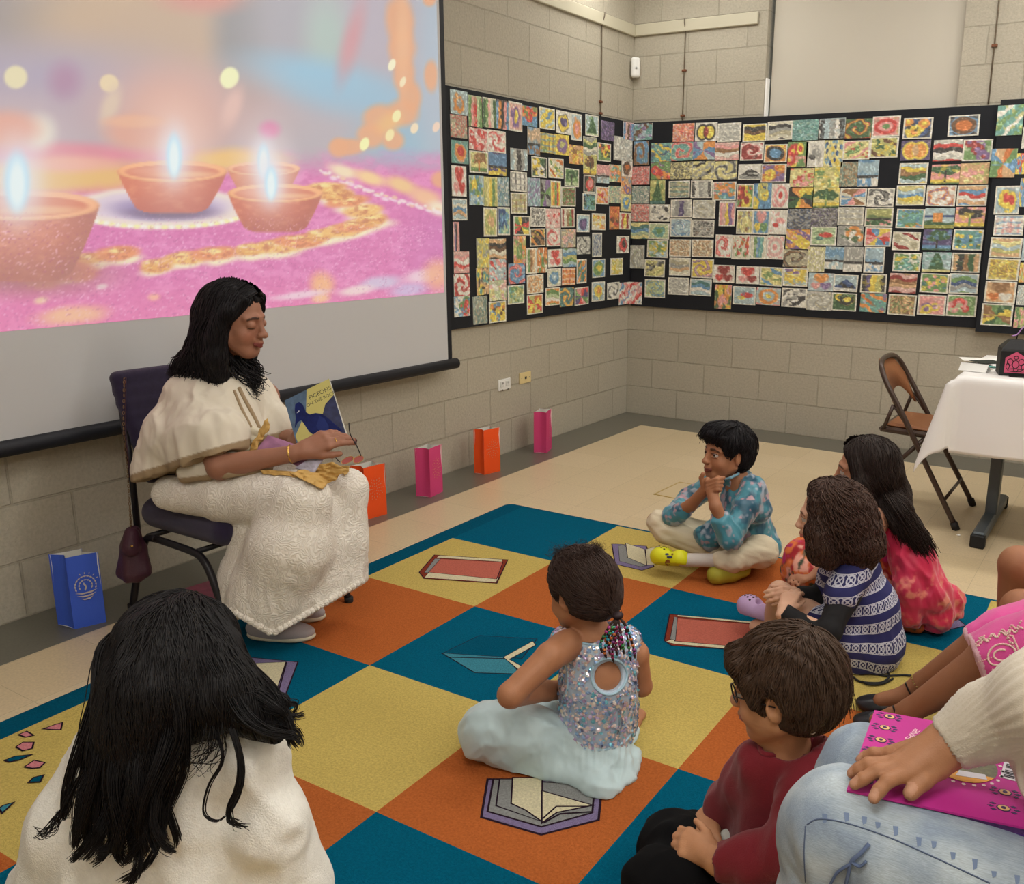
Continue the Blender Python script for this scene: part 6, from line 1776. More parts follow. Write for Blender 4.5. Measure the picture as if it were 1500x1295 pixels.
# clasped hands
for k in range(4):
    a = P(1036+k*.5, 706+k*5.5, 3.455); b = P(1050, 702+k*5.0, 3.43); c = P(1060-k*1.5, 700+k*6, 3.45)
    B.chain([a, b, c], [.0085, .0082, .0075], .003)
B.cone(P(1040, 716, 3.47), P(1036, 704, 3.48), .016, .014, .01); B.cone(P(1050, 716, 3.46), P(1052, 702, 3.47), .016, .015, .01)
B.chain([P(1030, 712, 3.49), P(1027, 700, 3.48), P(1030, 694, 3.47)], [.010, .009, .008], .003)
def cB(V): return HB.col(V, (168, 116, 84), (132, 74, 66), (24, 20, 20), (176, 116, 84))
build_body('body', B, [headbox(HB), (P(1045, 708, 3.46), .062, .0035)], .008, SK, bo_, cB)
HB.eyes(bo_, gaze=(-.2, 1, .12))
# tunic
kt = Body()
pc(kt, [(1078, 706, 3.64, 17), (1088, 735, 3.66, 32), (1100, 785, 3.72, 36)], .02)
pc(kt, [(1104, 714, 3.55, 18), (1092, 745, 3.51, 18), (1070, 790, 3.46, 16), (1056, 762, 3.45, 15)], .015); pc(kt, [(1104, 714, 3.57, 18), (1108, 745, 3.58, 22)], .02)
pc(kt, [(1046, 706, 3.76, 15), (1010, 732, 3.72, 16), (986, 756, 3.66, 15), (1000, 748, 3.62, 13)], .015)
pc(kt, [(1100, 785, 3.72, 34), (1122, 802, 3.70, 22)], .02); pc(kt, [(1070, 770, 3.62, 22), (1036, 786, 3.62, 18), (1040, 796, 3.62, 12)], .02)
pc(kt, [(1066, 700, 3.63, 14), (1092, 700, 3.66, 12)], .02)
kt.cut(P(1064, 699, 3.60), nrm(P(1052, 690, 3.55)-P(1085, 712, 3.66))+up_z*.9, .003)
for (x0, y0, t0, x1, y1, t1) in ((1060, 756, 3.45, 1048, 735, 3.44), (1003, 746, 3.61, 1020, 733, 3.56)):
    a = P(x0, y0, t0); kt.ell(P(x1, y1, t1)+0*(a), [.036]*3, None, .004, True)
ktm = mat('kurta_print', (74, 142, 158), .38, attr=True, spec=.5, sheen=.3)
def kcol(V):
    n = fbm(V, 22, 3, 3); m = fbm(V, 34, 2, 7); q = fbm(V, 50, 2, 12)
    C_ = np.tile(lina((66, 140, 158)), (len(V), 1)); f = np.clip((n-.5)*9, 0, 1)[:, None]; C_ = C_*(1-f)+lina((38, 92, 116))*f
    f = np.clip((m-.58)*14, 0, 1)[:, None]; C_ = C_*(1-f)+lina((160, 172, 186))*f
    f = np.clip((q-.66)*14, 0, 1)[:, None]; C_ = C_*(1-f)+lina((184, 150, 160))*f; return C_
cloth('tunic', kt, .0045, ktm, bo_, folds((.3, .2, -1), .008, 70, 2, .9), 2, colf=kcol)
cl_ = Body(); cl_.chain([P(1062, 702, 3.56), P(1070, 700, 3.55), P(1082, 694, 3.57)], [.005, .006, .006], .004); cloth('collar', cl_, .0035, mat('collar_pale', (120, 160, 178), .6), bo_)
pn_ = Body()
pc(pn_, [(1105, 804, 3.66, 24), (1116, 808, 3.56, 22), (1072, 822, 3.51, 15), (1056, 822, 3.51, 14)], .02)
pc(pn_, [(1095, 800, 3.76, 22), (1010, 776, 3.74, 18), (966, 765, 3.71, 17), (976, 778, 3.69, 18), (1048, 806, 3.64, 15)], .015)
pn_.cut(P(1046, 815, 3.5), -CR*.9+CU*.15, .002) if False else None
pn_.cut(np.array([0, 0, .015]), -up_z, .004)
cloth('trousers', pn_, .0055, mat('cream_cotton', (222, 210, 182), .8, bump=.2, bscale=300), bo_, folds((1, .3, -.3), .008, 60, 8, .8), 2)
sx = Body(); pc(sx, [(1050, 821, 3.515, 10), (1000, 820, 3.55, 10)], .01); cloth('sock', sx, .004, mat('white_sock', (206, 198, 190), .9, bump=.4, bscale=500), bo_)
yel = mat('yellow_rubber', (222, 222, 30), .45); olv = mat('yellow_rubber_sole', (170, 164, 52), .6); blh = mat('hole_dark', (40, 36, 20), .8)
a = clog(bo_, P(1006, 828, 3.52), P(953, 826, 3.60), .085, yel, blh, tilt=.5)
bvc, _ = bvh_of(a)
ch_ = MB()
for (x, y, rx, ry, m_) in ((978, 824, 4, 4.5, 0), (981, 816, 4.5, 2, 1), (977, 812, 3, 1.6, 1), (985, 812, 1.6, 1.4, 0)):
    pts = [onto(bvc, x+rx*math.cos(k*PI/4), y+ry*math.sin(k*PI/4), .0012) for k in range(8)]
    if all(p is not None for p in pts): ch_.poly(pts, -CF, .0015, m_)
ch_.build('clog_charm', [mat('charm_brown', (140, 84, 40), .5), mat('charm_navy', (40, 50, 80), .5)], a)
sb_ = Body(); pc(sb_, [(1050, 842, 3.52, 15), (1070, 838, 3.54, 14), (1088, 834, 3.56, 12)], .02); sb_.cut(np.array([0, 0, .0135]), -up_z, .004); cloth('clog', sb_, .0045, olv, bo_)
# hair
hk = hair_mat('hair_black', (30, 26, 30)); hb = hairshell(HB, bo_, hk, puff=.006, nape=-.05, cutp=(0, .078, .05), cutn=(0, 1, -.75)); w = HB.w
hb.chain([w(-.05, .07, .078), w(0, .08, .08), w(.045, .07, .066)], [.014, .014, .012], .02)
for q in (-1, 1): hb.chain([w(.066*q, .035, .05), w(.074*q, .022, .01)], [.014, .008], .01)
ear_gap(hb, HB, -1); hmass = cloth('hair', hb, .0045, hk, bo_, lambda V, N: .003*np.sin(260*(HB.loc(V)[:, 0]+.3*fbm(V, 20, 2)*.1)), 1)
surf_hair(hmass, 'hair_locks', hk, whorl(HB), 1500, .045, .0014, parent=bo_)
G = [[w(a*.9, .0, .13), w(a*1.2, .06, .115), w(a*1.25, .088, .078), w(a*1.1+.01, .092, .048)] for a in (-.05, -.02, .01, .04, .055)]
G2 = [[w(.02*q, -.02, .135), w(.075*q, .01+d, .09), w(.090*q, .02+d, .05), w(.086*q, .02+d, .022)] for q in (-1, 1) for d in (.03, .0, -.03, -.06)]
G3 = [[w(0, -.03, .135), w(.05-d, -.09, .09), w(.06-d, -.118, .03), w(.055-d, -.095, -.04)] for d in (0, .04, .08, .11)]
v, q = join(strands(G, 240, .0018, 12, .006, .004, 2, 1, .3), strands(G2, 200, .0018, 12, .005, .004, 2, 2, .3), strands(G3, 240, .0018, 12, .006, .003, 2, 3, .3)); link('hair_strands', v, q, hk, bo_, True)

# ================================================================== girl in the sequinned dress
sg = thing('person', tuple(hit(865, 1110, 2, .0125)), 'small girl in sequinned pale blue dress with keyhole back, beaded ponytail', 'person')
HS = Head(P(850, 868, 2.30), cv(-.74, -.06, .66), up_z, .86, 1)
B = Body(); HS.prims(B)
pc(B, [(856, 900, 2.31, 22), (868, 935, 2.32, 28), (874, 985, 2.33, 45), (872, 1070, 2.37, 42), (872, 1110, 2.4, 46)], .02)
pc(B, [(830, 945, 2.27, 24), (806, 962, 2.22, 21), (748, 1018, 2.17, 19), (800, 1012, 2.33, 15), (830, 1010, 2.45, 14)], .01)
pc(B, [(915, 940, 2.34, 22), (932, 958, 2.34, 18), (940, 1005, 2.38, 15), (910, 1010, 2.48, 13)], .01)
pc(B, [(850, 1110, 2.35, 34), (715, 1065, 2.36, 26), (800, 1085, 2.50, 16)]); pc(B, [(890, 1110, 2.4, 34), (930, 1060, 2.58, 22), (850, 1070, 2.55, 16)])
build_body('body', B, [headbox(HS)], .007, SK, sg, lambda V: HS.col(V, (176, 122, 88), (160, 90, 80), (50, 34, 28)))
HS.eyes(sg)
bd = Body()
pc(bd, [(845, 935, 2.31, 24), (905, 938, 2.34, 24)], .02); pc(bd, [(874, 960, 2.325, 48), (874, 1000, 2.33, 52), (868, 1082, 2.37, 54)], .02)
pc(bd, [(826, 942, 2.28, 22), (812, 955, 2.26, 16)], .015); pc(bd, [(918, 940, 2.34, 22)], .015)
pc(bd, [(908, 960, 2.34, 30), (905, 1060, 2.38, 28)], .02)
bd.ell(P(800, 985, 2.21), [.062, .062, .062], None, .004, True); bd.ell(P(812, 975, 2.24), [.045, .045, .05], None, .004, True)
bd.ell(P(952, 985, 2.36), [.045, .05, .06], None, .004, True)
bd.ell(P(862, 915, 2.31), [.066, .066, .045], None, .004, True)
kc = onto(BVHTree.FromPolygons(*(lambda m: ([tuple(a) for a in m[0].tolist()], m[1].tolist()))(bd.mesh(.008))), 892, 992, 0)
bd.cone(kc-CF*.05, kc+CF*.011, .036, .036, .003, True)
bd.cut(P(868, 1098, 2.35), -up_z+CR*.05, .003)
silver = mat('bodice_cloth', (176, 196, 214), .4, spec=.6, sheen=.3)
bo2 = cloth('bodice', bd, .0045, silver, sg, None, 1)
bvb, vb = bvh_of(bo2)
pipem = mat('pale_blue_piping', (168, 200, 216), .6)
piping(bvb, [(869, 975), (866, 992), (872, 1008), (886, 1017), (900, 1016), (912, 1006), (918, 990), (914, 976), (902, 967), (884, 966)], .0032, 'keyhole_piping', pipem, sg, closed=True)
piping(bvb, [(812, 946), (824, 962), (832, 985), (832, 1008), (826, 1022)], .0034, 'armhole_piping', pipem, sg)
piping(bvb, [(820, 938), (836, 934), (850, 942), (875, 946), (892, 950)], .0034, 'neck_piping', pipem, sg)
piping(bvb, [(905, 1022), (907, 1050), (907, 1090)], .0022, 'back_zip', mat('zip_grey', (130, 160, 176), .4), sg)
piping(bvb, [(812, 1072), (830, 1090), (860, 1098), (890, 1097), (915, 1086), (926, 1070)], .003, 'waist_piping', pipem, sg)
# sequins
rs = np.random.default_rng(4)
me = bo2.data; cen = np.array([p.center for p in me.polygons]); nn_ = np.array([p.normal for p in me.polygons])
pick = rs.choice(len(cen), 3300, replace=False)
SQ = [(246, 236, 230), (150, 186, 236), (206, 190, 232), (240, 226, 236), (120, 206, 230), (236, 206, 206), (250, 236, 214), (110, 120, 160)]
V = []; Q = []; Cc = []
pj = proj(cen)
for i in pick:
    c = cen[i]; n_ = nn_[i]; x, y = pj[i]
    if (x-892)**2/28**2+(y-991)**2/30**2 < 1: continue
    n2 = nrm(n_+rs.normal(size=3)*.28); a = nrm(np.cross(n2, (.3, .4, .8))); b = np.cross(n2, a); r_ = .0048*(.8+.5*rs.random()); k0 = len(V)
    for k in range(6): V.append(c+n_*.0022+r_*(math.cos(k*PI/3)*a+math.sin(k*PI/3)*b))
    V.append(c+n_*.0030)
    for k in range(6): Q.append([k0+6, k0+k, k0+(k+1) % 6])
    z_ = .5*math.sin(x*.05+y*.03)+rs.normal()*.6
    Cc += [lina(SQ[int(abs(z_*4+rs.integers(0, 3))) % 8])]*7
sq = link('sequins', V, Q, mat('sequin', (255, 255, 255), .15, metal=.35, attr=True, spec=1.0, coat=.6), sg, False, cols=np.array(Cc))
sq['kind'] = 'stuff'
# skirt
skb = Body()
pc(skb, [(868, 1092, 2.37, 55), (868, 1120, 2.36, 62)], .02)
pc(skb, [(850, 1108, 2.35, 44), (780, 1080, 2.33, 42), (714, 1066, 2.33, 36)], .03)
pc(skb, [(712, 1080, 2.34, 34), (770, 1120, 2.33, 26), (840, 1140, 2.30, 28)], .03)
pc(skb, [(895, 1108, 2.42, 40), (918, 1085, 2.5, 24)], .03)
pc(skb, [(860, 1140, 2.30, 38), (882, 1165, 2.24, 26), (896, 1182, 2.21, 14)], .03); pc(skb, [(900, 1120, 2.35, 36), (915, 1145, 2.28, 16)], .03)
pc(skb, [(830, 1060, 2.55, 30), (900, 1050, 2.6, 20)], .03); pc(skb, [(760, 1050, 2.45, 24), (820, 1040, 2.5, 26)], .03)
skb.cut(np.array([0, 0, .013]), -up_z, .004)
fA = folds((-.7, .2, -.5), .016, 30, 5, 1.0)
fB = folds((.1, .2, -1), .006, 95, 15, .8)
def gather(V, N):
    L_ = proj(V); wz = np.clip(1-np.abs(L_[:, 1]-1106)/30, 0, 1)*np.clip((L_[:, 0]-835)/30, 0, 1)
    return fA(V)+fB(V)*.4+.0022*wz*np.sin(L_[:, 0]*.62+2*fbm(V, 30, 2))
cloth('skirt', skb, .005, mat('pale_satin', (186, 208, 212), .5, sheen=.3, spec=.5), sg, gather, 2)
# hair
hbr = hair_mat('hair_dark_brown', (66, 48, 40)); hb = hairshell(HS, sg, hbr, puff=.012, nape=-.035, cutp=(0, .05, .05), cutn=(0, 1, -.35)); w = HS.w
hb.ell(w(0, -.085, -.02), np.array([.05, .04, .05])*HS.s, HS.M, .03)
ear_gap(hb, HS, -1); hmass = cloth('hair', hb, .0045, hbr, sg, lambda V, N: .0035*(fbm(V, 60, 3, 2)-.5)*2, 1)
pt_ = P(905, 902, 2.20); G = []
for a in np.linspace(-1, 1, 9):
    G.append([w(.05*a+.01, .055-.03*abs(a), .10-.05*abs(a)), w(.075*a, .0, .115-.06*abs(a)), w(.07*a, -.07, .08-.06*abs(a)), w(.03*a, -.105, .02-.04*abs(a)), pt_+rs.normal(size=3)*.004])
tgt = P(905, 902, 2.20)
surf_hair(hmass, 'hair_locks', hbr, lambda q, nv: nrm(tgt-q), 1700, .05, .0012, parent=sg, wave=.25)
v1 = strands(G, 260, .0014, 18, .004, .004, 3, 2, .4, .05, curl=.0022, cf=5)
G = [[w(.05*math.cos(a), -.02+.06*math.sin(a), .118), w(.06*math.cos(a), -.02+.075*math.sin(a), .136)] for a in np.linspace(0, 2*PI, 14)]
v2 = strands(G, 260, .0005, 8, .010, .008, 3, 4, .3, .5, curl=.005, cf=1.5)
v, q = join(v1, v2); link('hair_strands', v, q, hbr, sg, True)
MB().ell(pt_, (.014, .014, .010), HS.M).build('hair_tie', mat('tie_dark', (40, 24, 30), .6), sg, True)
br = MB(); bds = MB(); ends = [(880, 948), (886, 956), (892, 952), (897, 962), (902, 952), (907, 944), (912, 950), (922, 960), (888, 940), (928, 956)]
bc_ = [(150, 40, 90), (90, 40, 60), (180, 60, 140), (60, 140, 80), (40, 150, 170), (200, 110, 50), (120, 50, 120)]
for k, (x, y) in enumerate(ends):
    L_ = [pt_, P((905+x)/2+3*math.sin(k), 918, 2.19), P(x, y-6, 2.205), P(x+2, y+8, 2.215)]; pth = smooth_path(L_, 24)
    br.tube(pth, [.0028*(1+.25*math.sin(j*1.6)) for j in range(24)], 6)
    for j in range(8, 20, 2): bds.ell(pth[j], (.0048, .0048, .0042), None, 8, 6, m=(k+j//4) % 7)
br.build('braids', hbr, sg, True); bds.build('braid_beads', [mat('bead_%d' % i, c, .25, coat=.4) for i, c in enumerate(bc_)], sg, True)

# ================================================================== boy in the dark red jumper
rb_ = thing('person', tuple(hit(1100, 1400, 2, .0125)), 'boy with brown hair in dark red jumper and black trousers, sitting on rug', 'person')
HRd = Head(P(1148, 1011, 1.70), cv(-.86, -.06, .5), up_z, .95, 1)
B = Body(); HRd.prims(B)
pc(B, [(1152, 1060, 1.72, 32), (1150, 1100, 1.74, 36), (1150, 1150, 1.77, 62), (1150, 1230, 1.82, 64), (1150, 1285, 1.86, 64)], .02)
shl = [(1120, 1128, 1.70, 34), (1085, 1215, 1.72, 26), (1040, 1250, 1.86, 22)]
pc(B, [(1105, 1140, 1.82, 24), (1062, 1182, 1.90, 20), (1040, 1205, 1.90, 22), (1034, 1228, 1.84, 20)], .01)
pc(B, [(1180, 1136, 1.70, 28), (1150, 1256, 1.62, 24), (1052, 1262, 1.68, 20), (1028, 1246, 1.72, 18)], .01)
tA = hand(B, P(1040, 1206, 1.88), P(1042, 1248, 1.80)-P(1040, 1206, 1.88), cv(-.8, .3, -.4), 1, .135, (.5, .6, .6, .6), .05, (.5, .3), fr=1.1)
tB = hand(B, P(1048, 1256, 1.70), P(1006, 1236, 1.74)-P(1048, 1256, 1.70), cv(-.1, .55, -.7), 1, .135, (.6, .7, .7, .7), .03, (.6, .2), fr=1.1)
build_body('body', B, [headbox(HRd), (P(1028, 1236, 1.77), .075, .0035)], .0075, SK, rb_, lambda V: HRd.col(V, (196, 142, 104), (176, 104, 92), (70, 46, 34), (206, 140, 110)))
HRd.eyes(rb_, (90, 60, 40))
jr = Body()
pc(jr, [(1112, 1118, 1.74, 34), (1186, 1106, 1.70, 36)], .02); pc(jr, [(1150, 1150, 1.77, 70), (1152, 1230, 1.81, 80), (1152, 1300, 1.86, 84)], .03)
pc(jr, [(1110, 1130, 1.78, 38), (1098, 1150, 1.81, 38), (1070, 1180, 1.88, 32), (1056, 1196, 1.90, 28)], .02)
pc(jr, [(1190, 1130, 1.68, 42), (1165, 1245, 1.60, 42), (1100, 1262, 1.64, 34), (1064, 1262, 1.67, 29)], .02)
jr.ell(P(1150, 1068, 1.71), [.072, .072, .05], None, .004, True)
jr.ell(P(1036, 1210, 1.90), [.034]*3, None, .003, True); jr.ell(P(1036, 1258, 1.68), [.034]*3, None, .003, True)
rdm = mat('dark_red_knit', (122, 22, 36), .85, bump=.3, bscale=500, sheen=.15)
jo = cloth('jumper', jr, .0055, rdm, rb_, folds((-.3, .1, -1), .010, 40, 6, .8), 2)
bvj, _ = bvh_of(jo)
piping(bvj, [(1112, 1092), (1118, 1104), (1140, 1108), (1168, 1104), (1186, 1088), (1190, 1070)], .0055, 'neck_rib', rdm, rb_)
b_p = onto(bvj, 1190, 1068, .003, P(1190, 1070, 1.62)); MB().ell(b_p, (.007, .003, .007), np.stack([CR, CF, CU], 1)).build('shoulder_button', mat('pearl_button', (226, 214, 200), .3), rb_, True)
bt_ = mat('black_trousers', (12, 12, 14), .95, spec=.15); tr_ = Body()
pc(tr_, [(1130, 1290, 1.87, 60), (1010, 1262, 1.88, 60), (985, 1240, 1.95, 46), (1060, 1225, 2.02, 36)], .03)
pc(tr_, [(1140, 1320, 1.82, 66), (1000, 1310, 1.74, 56), (960, 1290, 1.80, 44), (1040, 1330, 1.90, 40)], .03)
tr_.cut(np.array([0, 0, .013]), -up_z, .004)
cloth('trousers', tr_, .007, bt_, rb_, folds((-.8, .3, -.1), .009, 40, 3, .8), 2)
st_ = Body(); pc(st_, [(1060, 1225, 1.84, 8), (1078, 1222, 1.84, 7)], .01); pc(st_, [(1066, 1231, 1.83, 6)], .01); cloth('shirt_tail', st_, .004, mat('white_cotton', (206, 208, 200), .8), rb_, lambda V, N: .003*np.sin(V[:, 0]*200+V[:, 2]*150), 1)
hbn = hair_mat('hair_brown', (82, 60, 46)); hb = hairshell(HRd, rb_, hbn, puff=.008, nape=-.045, cutp=(0, .085, .05), cutn=(0, 1, -.6)); w = HRd.w
hb.chain([w(-.05, .07, .07), w(0, .085, .07), w(.05, .07, .06)], [.018, .018, .014], .02)
hb.cut(w(0, 0, -.085), HRd.M@nrm([0, .2, -1]), .008)
for q in (-1, 1): hb.chain([w(.07*q, .04, .045), w(.078*q, .03, .005)], [.016, .010], .012)
ear_gap(hb, HRd, -1, (.028, .024, .034)); hmass = cloth('hair', hb, .0045, hbn, rb_, lambda V, N: .0025*np.sin(300*(HRd.loc(V)[:, 0]+.02*fbm(V, 20, 2))), 1)
cw = (.012, -.062, .128)
surf_hair(hmass, 'hair_locks', hbn, whorl(HRd, (.01, -.06, .12), .45), 2600, .05, .0015, parent=rb_)
G = []
for a in np.linspace(0, 2*PI, 17):
    dx, dy = math.cos(a), math.sin(a); yy = -.018
    G.append([w(cw[0]+.01*dx, cw[1]+.012*dy, .124), w(.055*dx+.005, -.03+.068*dy, .115-.01*(dy < 0)), w(.088*dx, yy+.106*dy, .055), w((.088)*dx, yy+.106*dy, .040 if dy > -.3 else .0), w(.085*dx, yy+.101*dy, .022 if dy > -.3 else -.05)])
v, q = strands(G, 900, .0016, 16, .005, .004, 2, 5, .25, .2); link('hair_strands', v, q, hbn, rb_, True)
# glasses of the boy
t = thing('eyeglasses', tuple(HRd.w(.03, .1, 0)), 'dark-rimmed eyeglasses worn by the boy in the red jumper', 'glasses')
fr_ = mat('dark_metal', (38, 36, 40), .35, .5)
for q in (-1, 1): MB().tube([HRd.w(.032*q+.022*math.cos(a), .091-.014*math.cos(a)*q, .002+.017*math.sin(a)) for a in np.linspace(0, 2*PI, 25)], .0016, 6, caps=False).build('rim', fr_, t, True)
MB().tube([HRd.w(-.009, .105, .006), HRd.w(.009, .105, .006)], .0014, 6).build('bridge', fr_, t, True)
for q in (-1, 1): MB().tube([HRd.w(.055*q, .082, .006), HRd.w(.078*q, .03, .008), HRd.w(.083*q, -.01, .004)], .0014, 6).build('temple', fr_, t, True)

# ================================================================== girl in the navy patterned dress
ng = thing('person', tuple(hit(1255, 970, 2, .0125)), 'curly-haired girl in navy and white patterned knit dress hugging her knee', 'person')
HN = Head(P(1214, 758, 2.8), cv(-.93, -.02, .36), up_z, .90, 1)
B = Body(); HN.prims(B)
pc(B, [(1228, 790, 2.82, 18), (1240, 822, 2.84, 26), (1256, 880, 2.88, 36), (1262, 960, 2.92, 38)], .02)
pc(B, [(1248, 850, 2.79, 12), (1214, 924, 2.71, 10), (1150, 898, 2.79, 9)], .01)
pc(B, [(1224, 848, 2.92, 12), (1200, 878, 2.95, 11), (1172, 870, 2.92, 9)], .01)
pc(B, [(1250, 950, 2.85, 30), (1142, 868, 2.93, 17), (1130, 915, 3.02, 13), (1108, 918, 3.05, 11)], .01)
pc(B, [(1240, 950, 2.98, 30), (1160, 880, 3.10, 17), (1140, 920, 3.15, 13)], .01)
hand(B, P(1168, 870, 2.90), P(1146, 872, 2.86)-P(1168, 870, 2.90), cv(-.2, .3, -.9), 1, .125, (.4, .5, .5, .5), .05, (.4, .3), fr=1.1)
hand(B, P(1146, 896, 2.79), P(1158, 872, 2.83)-P(1146, 896, 2.79), cv(-.5, 0, -.8), 1, .125, (.4, .4, .4, .4), .05, (.4, .3), fr=1.1)
build_body('body', B, [headbox(HN), (P(1155, 880, 2.85), .065, .0038)], .007, SK, ng, lambda V: HN.col(V, (214, 168, 140), (196, 120, 112), (80, 54, 42), (222, 160, 140)))
HN.eyes(ng, (80, 60, 40))
dr = Body()
pc(dr, [(1222, 836, 2.86, 20), (1262, 832, 2.84, 22)], .02)
pc(dr, [(1250, 850, 2.86, 42), (1262, 890, 2.88, 50), (1268, 940, 2.90, 52), (1262, 985, 2.93, 38)], .03)
pc(dr, [(1248, 842, 2.78, 28), (1232, 872, 2.75, 26)], .02); pc(dr, [(1218, 842, 2.92, 20), (1212, 862, 2.93, 18)], .02)
pc(dr, [(1240, 940, 2.84, 30), (1210, 915, 2.86, 22), (1180, 900, 2.90, 18)], .03); pc(dr, [(1240, 960, 2.86, 30), (1250, 980, 2.88, 26)], .02)
dr.ell(P(1240, 800, 2.83), [.055, .055, .04], None, .004, True)
dr.cut(np.array([0, 0, .0135]), -up_z, .004)
dm_ = bpy.data.materials.new('fairisle_knit'); dm_.use_nodes = True; nt = dm_.node_tree; bb = nt.nodes['Principled BSDF']; L_ = nt.links.new; N_ = nt.nodes.new
at = N_('ShaderNodeAttribute'); at.attribute_name = 'Col'; spx = N_('ShaderNodeSeparateColor'); L_(at.outputs['Color'], spx.inputs[0])
def mth(op, a, b=None, c=None):
    n = N_('ShaderNodeMath'); n.operation = op
    for i, v_ in enumerate((a, b, c)):
        if v_ is None: continue
        if isinstance(v_, (int, float)): n.inputs[i].default_value = v_
        else: L_(v_, n.inputs[i])
    return n.outputs[0]
u_, v_s = spx.outputs[0], spx.outputs[1]     # u: along the band, v: across the bands (both carried as plain numbers)
fv = mth('FRACT', mth('MULTIPLY', v_s, 12)); fu = mth('FRACT', mth('MULTIPLY', u_, 34))
yb = mth('MULTIPLY', mth('SUBTRACT', fv, .28), 3.6); xb = mth('MULTIPLY', mth('SUBTRACT', fu, .5), 2)
inb = mth('MULTIPLY', mth('LESS_THAN', mth('ABSOLUTE', yb), 1.0), 1)
rr_ = mth('SQRT', mth('ADD', mth('MULTIPLY', xb, xb), mth('MULTIPLY', yb, yb)))
ringm = mth('LESS_THAN', mth('ABSOLUTE', mth('SUBTRACT', rr_, .72)), .14); dotm = mth('LESS_THAN', rr_, .25); edg = mth('GREATER_THAN', mth('ABSOLUTE', yb), .84)
crs = mth('LESS_THAN', mth('ABSOLUTE', mth('SUBTRACT', mth('ABSOLUTE', xb), mth('ABSOLUTE', yb))), .12)
wh = mth('MULTIPLY', inb, mth('MINIMUM', mth('ADD', mth('ADD', ringm, dotm), mth('ADD', edg, crs)), 1))
mx = N_('ShaderNodeMix'); mx.data_type = 'RGBA'; L_(wh, mx.inputs['Factor']); mx.inputs['A'].default_value = (*lin((40, 42, 92)), 1); mx.inputs['B'].default_value = (*lin((196, 198, 210)), 1)
mx2 = N_('ShaderNodeMix'); mx2.data_type = 'RGBA'; L_(inb, mx2.inputs['Factor']); mx2.inputs['A'].default_value = (*lin((40, 42, 96)), 1); L_(mx.outputs['Result'], mx2.inputs['B'])
L_(mx2.outputs['Result'], bb.inputs['Base Color']); bb.inputs['Roughness'].default_value = .9
cax = P(1256, 900, 2.9)
def dcol(V):
    L3 = V-cax; ang = np.arctan2(L3@nrm(np.cross(CF, up_z)), -(L3@nrm(CF*np.array([1, 1, 0]))))
    pr = proj(V); lowr = np.clip((pr[:, 1]-915)/80, 0, 1)
    u = (ang+PI)/(2*PI); v = (.62-V[:, 2])/.80+.035*np.sin(ang)-lowr*.07*np.sin(ang*1.5)
    return np.stack([np.clip(u, 0, 1), np.clip(v*1.12+.06, 0, 1), 0*u], 1)
cloth('dress', dr, .0045, dm_, ng, folds((.1, .1, -1), .004, 50, 6, .8), 2, colf=dcol)
sl = Body(); pc(sl, [(1247, 852, 2.785, 19), (1238, 872, 2.76, 21), (1214, 924, 2.71, 18), (1196, 930, 2.73, 17), (1150, 898, 2.79, 14)], .015); pc(sl, [(1214, 856, 2.93, 18), (1200, 876, 2.94, 16), (1172, 871, 2.91, 13)], .015)
sl.ell(P(1141, 890, 2.79), [.026]*3, None, .003, True); sl.ell(P(1163, 871, 2.90), [.026]*3, None, .003, True)
cloth('sleeves', sl, .0045, mat('black_jersey', (22, 22, 24), .85), ng, folds((.5, 0, 1), .003, 70, 2), 2)
clog(ng, P(1130, 912, 3.0), P(1082, 896, 3.12), .078, mat('lilac_rubber', (188, 158, 200), .5), blh, tilt=.3)
clog(ng, P(1160, 925, 3.10), P(1120, 915, 3.22), .075, MATS['lilac_rubber'], blh)
hcb = hair_mat('hair_curly_brown', (84, 62, 52)); hb = hairshell(HN, ng, hcb, puff=.012, nape=-.06, cutp=(0, .045, .04), cutn=(0, 1, -.25)); w = HN.w
for q in (-1, 1): hb.chain([w(.07*q, .02, .04), w(.088*q, .02, -.03), w(.09*q, .015, -.09), w(.08*q, -.01, -.12)], [.024, .034, .036, .028], .03)
hb.chain([w(0, -.07, 0), w(0, -.09, -.09), w(0, -.08, -.13)], [.08, .075, .055], .03); hb.chain([w(.05, -.06, -.05), w(.06, -.05, -.12)], [.06, .045], .03)
hmass = cloth('hair', hb, .006, hcb, ng, lambda V, N: .010*(fbm(V, 38, 3, 2)-.5)*2, 1)
surf_hair(hmass, 'hair_locks', hcb, whorl(HN, (.0, .0, .125), .8), 2300, .05, .0017, parent=ng, wave=.9, off=.004)
G = []
for a in np.linspace(-.25, PI*1.06, 13):
    dx, dy = math.cos(a), -math.sin(a)
    G.append([w(.02*dx, -.01+.02*dy, .135), w(.075*dx, -.02+.085*dy, .10), w(.108*dx, -.02+.118*dy, .02), w(.115*dx, -.02+.125*dy, -.06), w(.105*dx, -.02+.115*dy, -.125)])
v, q = strands(G, 420, .0020, 30, .007, .008, 3, 6, .35, .25, curl=.0085, cf=4); link('hair_strands', v, q, hcb, ng, True)
# black cord by her
cr_ = MB(); cr_.tube(smooth_path([hit(x, y, 2, .016) for x, y in ((1250, 992), (1262, 999), (1290, 1000), (1302, 992), (1300, 984), (1292, 980), (1284, 986), (1296, 990), (1320, 989), (1338, 990))], 50), .0035, 6)
cr_.tube(smooth_path([hit(x, y, 2, .018) for x, y in ((1262, 998), (1275, 1003), (1294, 1001), (1308, 994))], 20), .0035, 6)
tag(cr_.build('cord', mat('black_cord', (20, 20, 22), .7), smooth=True), 'thin black cord looped on the rug beside the navy dress', 'cord')

